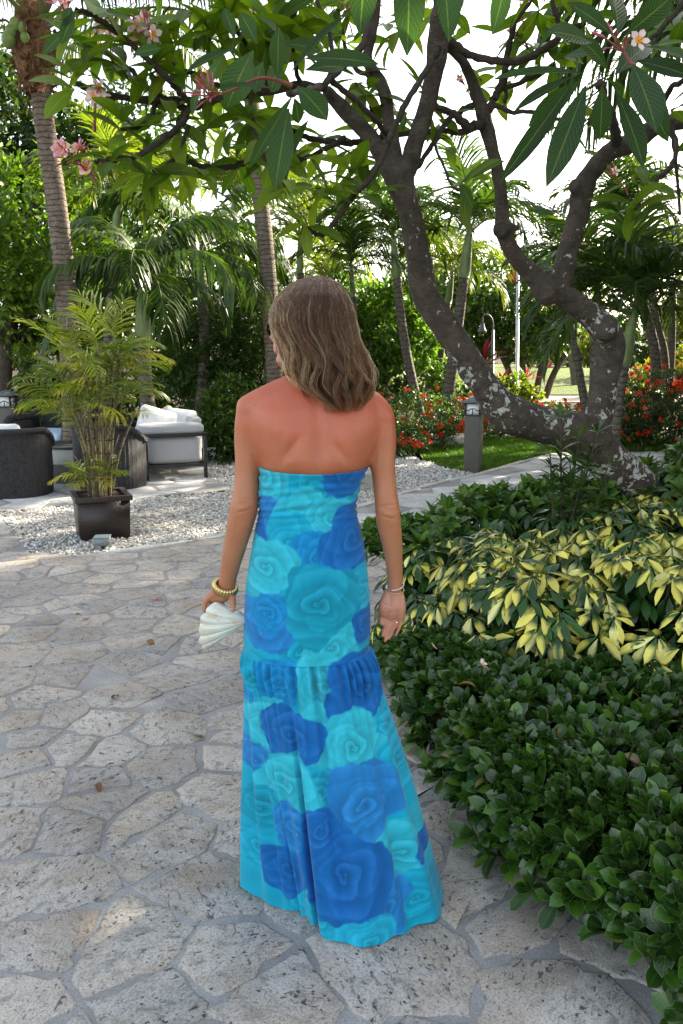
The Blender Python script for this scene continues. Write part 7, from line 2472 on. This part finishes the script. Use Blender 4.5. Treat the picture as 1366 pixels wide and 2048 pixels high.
clump_tree('broadleaf_tree', 'shady tree filling the gap behind the drooping palms', 'tree',
           [BB(330, 640, 21, 2.0, 1.4, 1.5), BB(200, 600, 21, 1.8, 1.4, 1.6), BB(440, 560, 22, 1.8, 1.4, 1.4), BB(540, 620, 22, 1.6, 1.4, 1.4), BB(330, 520, 22, 1.7, 1.3, 1.0), BB(640, 690, 22, 1.5, 1.2, 1.0)], 10000, (0.17, 0.27), OVAL_D + OVAL_M[:1], M_TLEAF, b0[:2], RT,
           [[(b0[0], b0[1], 0, 0.2), (*pb(335, 700, 21), 0.18), (*pb(360, 560, 21.5), 0.1)]])
b0 = pb(470, 870, 12.4, 0)
clump_tree('oleander_bush', 'tall bush with long narrow dark leaves behind the sofa', 'bush',
           [BB(450, 690, 12.4, 0.75, 0.6, 0.85), BB(520, 720, 12.6, 0.5, 0.5, 0.85), BB(390, 730, 12.4, 0.55, 0.5, 0.65), BB(470, 800, 12.3, 0.8, 0.5, 0.6), BB(500, 640, 12.9, 0.5, 0.5, 0.6)], 9500, (0.13, 0.20), LANCE, M_TLEAF, b0[:2], RT, up=0.1, cl=0.22)
b0 = pb(450, 930, 11.0, 0)
clump_tree('garden_bush', 'low bush with small oval leaves at the right end of the sofa', 'bush',
           [BB(440, 850, 11.0, 0.35, 0.35, 0.45), BB(470, 820, 11.3, 0.45, 0.4, 0.5), BB(430, 905, 10.9, 0.3, 0.3, 0.28), BB(500, 880, 11.2, 0.4, 0.35, 0.4), BB(560, 860, 11.5, 0.5, 0.4, 0.5)], 6500, (0.06, 0.10), OVAL_D + OVAL_M[:1], M_TLEAF, b0[:2], RT)
b0 = pb(300, 880, 12.9, 0)
clump_tree('garden_bush', 'long low bush behind the lounge chairs under the palms', 'bush',
           [BB(60, 815, 12.8, 0.8, 0.5, 0.42), BB(-40, 830, 12.6, 0.7, 0.5, 0.5), BB(160, 790, 13.0, 0.7, 0.5, 0.5), BB(260, 800, 13.0, 0.7, 0.5, 0.55), BB(350, 790, 13.0, 0.7, 0.5, 0.6), BB(120, 720, 13.6, 0.8, 0.5, 0.6), BB(300, 880, 12.7, 1.0, 0.5, 0.3)], 9500, (0.08, 0.14), OVAL_D + OVAL_M, M_TLEAF, b0[:2], RT)
b0 = pb(760, 800, 16.5, 0)
clump_tree('small_frangipani', 'open branched small tree with bright leaves right of the woman\'s hair', 'tree',
           [BB(770, 640, 16.5, 0.8, 0.7, 0.7), BB(720, 660, 16.5, 0.6, 0.6, 0.7), BB(840, 680, 16.7, 0.6, 0.6, 0.55), BB(700, 600, 17, 0.6, 0.6, 0.5)], 4200, (0.14, 0.24), lv(0.36, [(0.10, 0.18, 0.025), (0.13, 0.22, 0.03), (0.06, 0.13, 0.022)]), M_TLEAF, b0[:2], RT,
           [[(b0[0], b0[1], 0, 0.09), (*pb(770, 740, 16.5), 0.07), (*pb(740, 680, 16.5), 0.045), (*pb(715, 640, 16.5), 0.03)], [(*pb(770, 745, 16.5), 0.06), (*pb(800, 690, 16.5), 0.04), (*pb(830, 650, 16.6), 0.025)], [(*pb(768, 750, 16.5), 0.05), (*pb(730, 730, 16.5), 0.035), (*pb(690, 690, 16.5), 0.02)]], hollow=0.8)
b0 = pb(1060, 775, 26, 0)
clump_tree('round_ficus_tree', 'rounded dense dark green tree behind the gooseneck lamp', 'tree',
           [BB(985, 600, 26, 1.9, 1.5, 1.4), BB(1080, 610, 26, 1.5, 1.4, 1.4), BB(940, 650, 26, 1.3, 1.2, 1.1), BB(1040, 680, 25.5, 1.2, 1.1, 0.6), BB(900, 600, 27, 1.2, 1.2, 1.0), BB(1100, 660, 25.5, 0.8, 0.9, 0.7)], 13000, (0.16, 0.26), OVAL_D + OVAL_M[:1], M_TLEAF, b0[:2], RT,
           [[(b0[0] + dx, b0[1], 0, 0.12), (b0[0] + dx * 1.6, b0[1], 0.9, 0.10), (b0[0] + dx * 3, b0[1], 2.0, 0.06)] for dx in (-0.45, -0.15, 0.2, 0.5)], hollow=0.3, cl=0.2)
b0 = pb(1330, 760, 38, 0)
clump_tree('far_tree', 'dark far tree with hanging bulbs before it at the right edge', 'tree',
           [BB(1290, 680, 38, 1.9, 1.5, 1.5), BB(1360, 690, 38, 2.0, 1.5, 1.9), BB(1420, 650, 38, 2, 1.5, 2.2)], 6500, (0.25, 0.4), OVAL_D, M_TLEAF, b0[:2], RT, [[(b0[0], b0[1], 0, 0.2), (*pb(1330, 690, 38), 0.15)]])
b0 = pb(1360, 740, 30, 0)
clump_tree('far_tree', 'yellow green sunlit tree in front of the dark far tree at the right edge', 'tree',
           [BB(1370, 660, 30, 0.9, 0.9, 1.1), BB(1400, 610, 30, 1.2, 1, 1.2)], 2500, (0.2, 0.32), OVAL_Y[:3], M_TLEAF, b0[:2], RT, [[(b0[0], b0[1], 0, 0.1), (*pb(1370, 690, 30), 0.08)]])
b0 = pb(1180, 740, 52, 0)
clump_tree('far_tree', 'pale yellow green bushy tree far beyond the lawn', 'tree',
           [BB(1185, 680, 52, 1.4, 1.2, 1.3), BB(1160, 700, 52, 1.6, 1.2, 0.9), BB(1110, 700, 53, 2.0, 1.2, 1.1)], 2600, (0.3, 0.5), OVAL_Y[:3], M_TLEAF, b0[:2], RT, [[(b0[0], b0[1], 0, 0.2), (*pb(1180, 690, 52), 0.15)]])
b0 = pb(860, 760, 32, 0)
clump_tree('far_tree', 'sunlit far trees seen between the slender trunks', 'tree',
           [BB(800, 660, 32, 2.2, 1.5, 1.6), BB(720, 680, 32, 2.0, 1.5, 1.6), BB(880, 640, 32, 1.9, 1.5, 1.9), BB(640, 680, 32, 2.2, 1.5, 1.8)], 7500, (0.25, 0.42), OVAL_M + OVAL_Y[2:3], M_TLEAF, b0[:2], RT, [[(b0[0], b0[1], 0, 0.2), (*pb(860, 690, 32), 0.15)]])

# ---- hedges with red flower heads
M_IX = leaf_mat('ixora_leaf', 0.4, 0.4, 0.3)
def flower_head(rng):
    V, F, C, k = [], [], [], 0
    for i in range(34):
        d = norm(rng.normal(size=3) + np.array([0, 0, 0.7]))
        v, f, c, _ = leaf_shape(0.62, 0.42, 2, 0.1, 0.1)
        M = basis_from(norm(np.cross(d, rng.normal(size=3)))[None], d[None])[0]
        V.append(v @ M.T + d * 0.75); F.append(f + k); k += len(v)
        C.append(np.tile(np.array([0.62, 0.036, 0.014]) * rng.uniform(0.6, 1.25) + np.array([0, 0.05, 0.0]) * rng.random(), (len(v), 1)))
    V = np.concatenate(V)
    return mesh_np('flower_head', V, np.concatenate(F), leaf_mat('red_petal', 0.6, 0.2, 0.3, tint=(1.1, 0.9, 0.9)), True, col=np.concatenate(C))


FHEAD = [flower_head(RT) for _ in range(3)]


def ixora(label, blobs, n, nfl, rng, rf=0.052, loc_px=None):
    o = clump_tree('ixora_hedge', label, 'hedge', blobs, n, (0.055, 0.09), IXLEAF, M_IX, (blobs[0][0], blobs[0][1]), rng, hollow=0.3, cl=0.16, up=0.5)
    B = np.array(blobs)
    loc = np.array(o.location)
    c = 0
    while c < nfl:
        k = rng.integers(0, len(B))
        d = norm(rng.normal(size=3))
        if d[1] > 0.0 or d[2] < -0.6: continue
        p = B[k, :3] + d * B[k, 3:] * 1.22
        if p[2] < 0.12: continue
        if any((((p - b[:3]) / b[3:]) ** 2).sum() < 0.9 for b in B): continue
        f = link('flower_head', FHEAD[rng.integers(0, 3)], o, p - loc)
        s = rf * rng.uniform(0.7, 1.3)
        f.scale = (s, s, s)
        f.rotation_euler = (rng.normal(0, 0.6), rng.normal(0, 0.6), rng.uniform(0, 6))
        c += 1
    return o


RI = np.random.default_rng(505)
ixora('tall red flowering hedge right beside the woman\'s shoulder', [BB(730, 860, 11.6, 0.42, 0.4, 0.46), BB(785, 850, 11.8, 0.48, 0.42, 0.50), BB(850, 835, 13.0, 0.6, 0.5, 0.42), BB(760, 900, 11.5, 0.42, 0.35, 0.28), BB(690, 840, 12.2, 0.4, 0.4, 0.5), BB(915, 845, 13.8, 0.5, 0.4, 0.36), BB(720, 905, 11.5, 0.45, 0.38, 0.26), BB(800, 895, 11.9, 0.42, 0.36, 0.26), BB(860, 880, 12.9, 0.5, 0.4, 0.3)], 13000, 105, RI)
ixora('red flowering hedge under the leaning trunk behind the lawn', [BB(960, 845, 14.4, 0.55, 0.4, 0.42), BB(1050, 855, 14.4, 0.6, 0.4, 0.32), BB(1130, 850, 14.4, 0.6, 0.4, 0.36), BB(900, 850, 14.6, 0.4, 0.4, 0.36), BB(1085, 840, 15.0, 0.6, 0.4, 0.32), BB(1000, 875, 14.2, 0.6, 0.35, 0.2), BB(1110, 875, 14.2, 0.6, 0.35, 0.2)], 8500, 70, RI)
ixora('red flowering hedge at the right edge below the red leaved plants', [BB(1230, 830, 13.2, 0.5, 0.45, 0.48), BB(1310, 835, 13.0, 0.55, 0.45, 0.50), BB(1390, 830, 13.0, 0.5, 0.45, 0.52), BB(1270, 800, 13.6, 0.6, 0.45, 0.45), BB(1350, 800, 13.6, 0.6, 0.45, 0.5), BB(1240, 880, 12.9, 0.5, 0.4, 0.25), BB(1330, 880, 12.8, 0.5, 0.4, 0.25)], 10500, 80, RI)
b0 = pb(820, 800, 16.8, 0)
clump_tree('green_hedge', 'plain green hedge behind the red flowering hedge', 'hedge', [BB(780, 760, 16.0, 0.6, 0.4, 0.55), BB(850, 765, 16.0, 0.6, 0.4, 0.5), BB(920, 770, 16.2, 0.55, 0.4, 0.45), BB(720, 760, 16.0, 0.5, 0.4, 0.5), BB(660, 780, 16.0, 0.6, 0.4, 0.6), BB(590, 790, 15.5, 0.6, 0.4, 0.6)], 6500, (0.09, 0.15), OVAL_D + OVAL_M[:1], M_TLEAF, b0[:2], RT)
b0 = pb(1040, 790, 17.5, 0)
clump_tree('pale_shrub', 'pale yellow green shrub at the foot of the flagpole', 'shrub', [BB(1030, 778, 17.5, 0.36, 0.35, 0.30), BB(995, 785, 17.8, 0.36, 0.35, 0.28), BB(1062, 795, 17.2, 0.25, 0.3, 0.2)], 2500, (0.09, 0.14), OVAL_Y[:3] + OVAL_M, M_TLEAF, b0[:2], RT)
b0 = pb(1340, 780, 19, 0)
clump_tree('croton_bush', 'yellow and orange croton bush on the lawn edge at the right', 'bush', [BB(1350, 745, 19, 0.55, 0.5, 0.42), BB(1300, 760, 19, 0.5, 0.4, 0.34), BB(1400, 730, 19.2, 0.6, 0.5, 0.5), BB(1270, 785, 18, 0.4, 0.4, 0.25)], 4500, (0.10, 0.16), OVAL_Y + OVAL_M[:1], M_TLEAF, b0[:2], RT)

# ---- ti plants: rosettes of long red leaves
M_TI = leaf_mat('ti_leaf', 0.4, 0.4, 0.4, tint=(1.5, 0.8, 0.9))
ti = [leaf_shape(1.0, 0.15, 4, 0.2, 0.25, 0.45, 0.8, c) for c in [(0.22, 0.018, 0.035), (0.12, 0.012, 0.03), (0.34, 0.03, 0.05)]]
tim = [mesh_np('leaf', b[0], b[1], M_TI, True, col=b[2], lf=b[3]) for b in ti]
tid = [leaf_shape(1.0, 0.2, 4, 0.2, 0.2, 0.45, 0.8, c) for c in [(0.028, 0.006, 0.008), (0.04, 0.006, 0.01)]]
tidm = [mesh_np('leaf', b[0], b[1], M_TI, True, col=b[2], lf=b[3]) for b in tid]
for lab, x, y, Y, L, nl, ms in [('red spiky ti plant left of two at the right edge', 1287, 800, 14.2, 0.52, 18, tim), ('red spiky ti plant right of two at the right edge', 1345, 800, 14.0, 0.56, 20, tim),
                                ('dark maroon broad leaved ti plant behind the leaning trunk', 965, 735, 15.5, 0.62, 12, tidm), ('bright red ti plant left of the leaning trunk by the far palms', 893, 765, 18.0, 0.4, 16, tim),
                                ('red ti plant left of the flagpole', 1005, 770, 18.0, 0.42, 20, tim), ('red ti plant right of the flagpole', 1050, 762, 18.5, 0.40, 18, tim), ('bright red ti plant far beside the hammock', 1093, 735, 42.0, 0.8, 12, tim)]:
    c = pb(x, y, Y)
    o = thing('ti_plant', (c[0], c[1], 0.0), lab, 'plant', 'red ti plants in the borders')
    mb = MB(); mb.tube([[0, 0, 0], [0.01, 0, c[2] * 0.5], [0, 0, c[2]]], [0.02, 0.018, 0.015], 6); mb.build('stem', M_TWIG, o, True)
    for k in range(nl):
        a_ = k * 2.4; e = R(82 - 75 * k / nl)
        d = np.array([math.cos(a_) * math.cos(e), math.sin(a_) * math.cos(e), math.sin(e)])
        nrm = np.array([-math.cos(a_) * math.sin(e), -math.sin(a_) * math.sin(e), math.cos(e)])
        M = basis_from(d[None], nrm[None])[0] * L * RT.uniform(0.8, 1.15)
        m4 = Matrix([[*M[0], 0], [*M[1], 0], [*M[2], c[2]], [0, 0, 0, 1]])
        link('leaf', ms[RT.integers(0, len(ms))], o, mat4=m4)

# ================================================================== posts and far buildings
c = pb(986, 775, 20.0)
lp = thing('lamp_post', (c[0], c[1], 0.0), 'gooseneck lamp post with grey bell shade before the round tree', 'lamp post')
M_LAMP = plain('lamp_grey', (0.10, 0.105, 0.11), 0.5, 0.5)
q = np.array(lp.location)
mb = MB(); mb.tube([[0, 0, 0], pb(986, 660, 20) - q], [0.04, 0.036], 10); mb.build('pole', M_LAMP, lp, True)
mb = MB(); mb.tube(smooth_line([pb(986, 662, 20) - q, pb(986, 645, 20) - q, pb(981, 633, 20) - q, pb(973, 629, 20) - q, pb(966, 634, 20) - q, pb(965, 646, 20) - q], 5), 0.018, 8); mb.build('arm', M_LAMP, lp, True)
mb = MB(); s_ = pb(965, 645, 20) - q
mb.tube([s_ + np.array([0, 0, z]) for z in (0.0, -0.04, -0.09, -0.14, -0.19, -0.23)], [0.03, 0.05, 0.055, 0.075, 0.10, 0.115], 16); mb.build('lamp_shade', M_LAMP, lp, True)
c = pb(1036, 770, 18.2)
fp = thing('flagpole', (c[0], c[1], 0.0), 'white flagpole with a small red and white flag', 'flagpole')
q = np.array(fp.location)
M_WHITEP = plain('white_paint', (0.78, 0.78, 0.76), 0.4, 0.5)
mb = MB(); mb.tube([[0, 0, 0], pb(1036, 520, 18.2) - q], [0.038, 0.034], 10); mb.build('pole', M_WHITEP, fp, True)
f0 = pb(1034, 540, 18.2) - q
n_ = 8
u_, v_ = np.meshgrid(np.linspace(0, 1, n_), np.linspace(0, 1, 6))
V = np.stack([f0[0] - 0.16 * u_, f0[1] + 0.03 * np.sin(u_ * 6 + v_), f0[2] - 0.22 * v_ - 0.04 * u_], -1).reshape(-1, 3)
i = np.arange(5)[:, None] * n_; j = np.arange(n_ - 1)[None]
F = np.stack([i + j, i + j + 1, i + n_ + j + 1, i + n_ + j], -1).reshape(-1, 4)
link('flag', mesh_np('flag', V, F, plain('red_cloth', (0.55, 0.03, 0.05), 0.8, 0.2), True), fp)

M_PAVROOF = plain('slate_roof', (0.10, 0.11, 0.14), 0.7, 0.3, 0, 3, 0.3)
M_PAVPOST = plain('blue_post', (0.12, 0.19, 0.25), 0.7, 0.3)
pv0 = pb(1120, 742, 62)
pav = thing('pavilion', (pv0[0], pv0[1], 0.0), 'low open pavilion with dark slate roof beyond the lawn', 'pavilion')
for k, (x0, x1) in enumerate([(-2.9, 0.05), (0.25, 3.6), (3.8, 6.5)]):
    mb = MB(); mb.add(np.array([[x0, 0, 2.05], [x1, 0, 2.05], [x1 - 0.2, 3.0, 2.85], [x0 + 0.2, 3.0, 2.85], [x0, 0, 2.15], [x1, 0, 2.15], [x1 - 0.2, 3, 2.95], [x0 + 0.2, 3, 2.95]]),
                      [[0, 3, 2, 1], [4, 5, 6, 7], [0, 1, 5, 4], [1, 2, 6, 5], [2, 3, 7, 6], [3, 0, 4, 7]])
    mb.build('roof', M_PAVROOF, pav)
    for x in (x0 + 0.15, (x0 + x1) / 2, x1 - 0.15):
        mb = MB(); mb.box((x - 0.08, 0.1, 0), (x + 0.08, 0.26, 2.05)); mb.build('post', M_PAVPOST, pav)
    mb = MB(); mb.box((x0 + 0.3, 2.4, 0.0), (x1 - 0.3, 2.5, 1.4)); mb.build('back_wall', plain('blue_wall', (0.22, 0.33, 0.40), 0.8, 0.2), pav)
hb0 = pb(1130, 700, 95)
hs = thing('far_house', (hb0[0], hb0[1], 0.0), 'pale far house with orange tiled roof beyond the pavilion', 'house')
mb = MB(); mb.box((-4, 0, 0), (4, 7, 5.0)); mb.build('wall', plain('cream_wall', (0.60, 0.55, 0.48), 0.9, 0.2), hs)
mb = MB(); mb.add(np.array([[-4.5, -0.5, 5.0], [4.5, -0.5, 5.0], [4.5, 7.5, 5.0], [-4.5, 7.5, 5.0], [-2.5, 3.5, 7.2], [2.5, 3.5, 7.2]]), [[0, 1, 5, 4], [2, 3, 4, 5]]); mb.add(np.array([[-4.5, -0.5, 5.0], [4.5, -0.5, 5.0], [4.5, 7.5, 5.0], [-4.5, 7.5, 5.0], [-2.5, 3.5, 7.2], [2.5, 3.5, 7.2]]), [[1, 2, 5], [3, 0, 4]])
mb.build('roof', plain('orange_tiles', (0.48, 0.22, 0.13), 0.9, 0.2, 0, 2, 0.3), hs)
for x in (-2.6, 0, 2.6):
    mb = MB(); mb.box((x - 0.5, -0.03, 2.6), (x + 0.5, 0.0, 4.0)); mb.build('window', plain('window_glass', (0.06, 0.08, 0.10), 0.15, 0.5), hs)
pav.scale = (1, 1, 0.62)
# hammocks slung between posts by the pavilion
M_HB = plain('black_canvas', (0.02, 0.022, 0.026), 0.8, 0.2)
M_POST = plain('timber_post', (0.13, 0.10, 0.07), 0.9, 0.2)
def hammock(label, x0, x1, py, Y, sag):
    a_, b_ = pb(x0, py, Y), pb(x1, py, Y)
    o = thing('hammock', (a_[0], a_[1], 0.0), label, 'hammock', 'dark hammocks on the lawn')
    q = np.array(o.location)
    u_ = np.linspace(0, 1, 14); w_ = np.linspace(-0.5, 0.5, 5)
    V = np.array([a_ * (1 - u) + b_ * u + np.array([0, w * 0.9 * math.sin(PI * u) ** 0.5, -sag * 4 * u * (1 - u) + 0.35 * w * w]) - q for u in u_ for w in w_])
    i = np.arange(13)[:, None] * 5; j = np.arange(4)[None]
    link('sling', mesh_np('sling', V, np.stack([i + j, i + j + 1, i + 5 + j + 1, i + 5 + j], -1).reshape(-1, 4), M_HB, True), o)
    for e in (a_, b_):
        mb = MB(); mb.tube([[e[0] - q[0], 0, 0], [e[0] - q[0], 0, e[2] + 0.7]], 0.10, 8); mb.build('post', M_POST, o, True)
hammock('dark hammock left of the thick post on the lawn', 1048, 1088, 716, 48, 0.75)
hammock('dark hammock stretched right of the thick post on the lawn', 1102, 1146, 722, 48, 0.30)
# string of bulbs at the far right
sl0 = pb(1265, 682, 34)
bs = thing('string_light', (sl0[0], sl0[1], 0.0), 'string of small white bulbs before the dark far tree', 'string lights')
q = np.array(bs.location)
line = smooth_line([pb(1258, 680, 34) - q, pb(1300, 690, 34) - q, pb(1340, 686, 34) - q, pb(1390, 676, 34) - q], 6)
mb = MB(); mb.tube(line, 0.012, 5)
for e in (line[0], line[-1]): mb.tube([[e[0], e[1], 0], e], 0.05, 6)
mb.build('cable', M_DARKMETAL, bs, True)
mb = MB()
for p_ in line: ball(mb, p_ - np.array([0, 0, 0.05]), 0.045, 8)
mb.build('bulb', M_WHITEP, bs, True)['kind'] = 'stuff'

# ================================================================== unseen trees added right of the frame to shade the foreground
for k, (x, y, h, r_) in enumerate([(6.9, 7.0, 9.0, 2.3), (7.75, 11.0, 10.0, 2.75), (9.6, 15.0, 11.0, 3.1), (5.4, 3.2, 8.0, 2.2)]):
    RTT = np.random.default_rng(900 + k)
    clump_tree('added_shade_tree', ['unseen broad tree added beside the path to shade the foreground', 'unseen tall tree added farther along the path to shade the paving', 'unseen tall tree added at the far bend of the path to shade the gravel', 'unseen dense tree added nearest the camera to shade the foreground'][k], 'tree',
               [(x, y, h - r_, r_, r_, r_ * 0.9), (x + 1.2, y + 0.6, h - 2.0 * r_, r_ * 0.9, r_ * 0.9, r_ * 0.8), (x - 0.6, y - 0.8, h - 1.9 * r_, r_ * 0.8, r_ * 0.8, r_ * 0.7), (x + 0.3, y + 0.2, 1.6, r_ * 0.8, r_ * 0.8, 1.5)],
               9000, (0.26, 0.42), OVAL_D, M_TLEAF, (x, y), RTT, [[(x, y, 0, 0.25), (x, y, h * 0.4, 0.2), (x + 0.2, y, h * 0.7, 0.1)]])
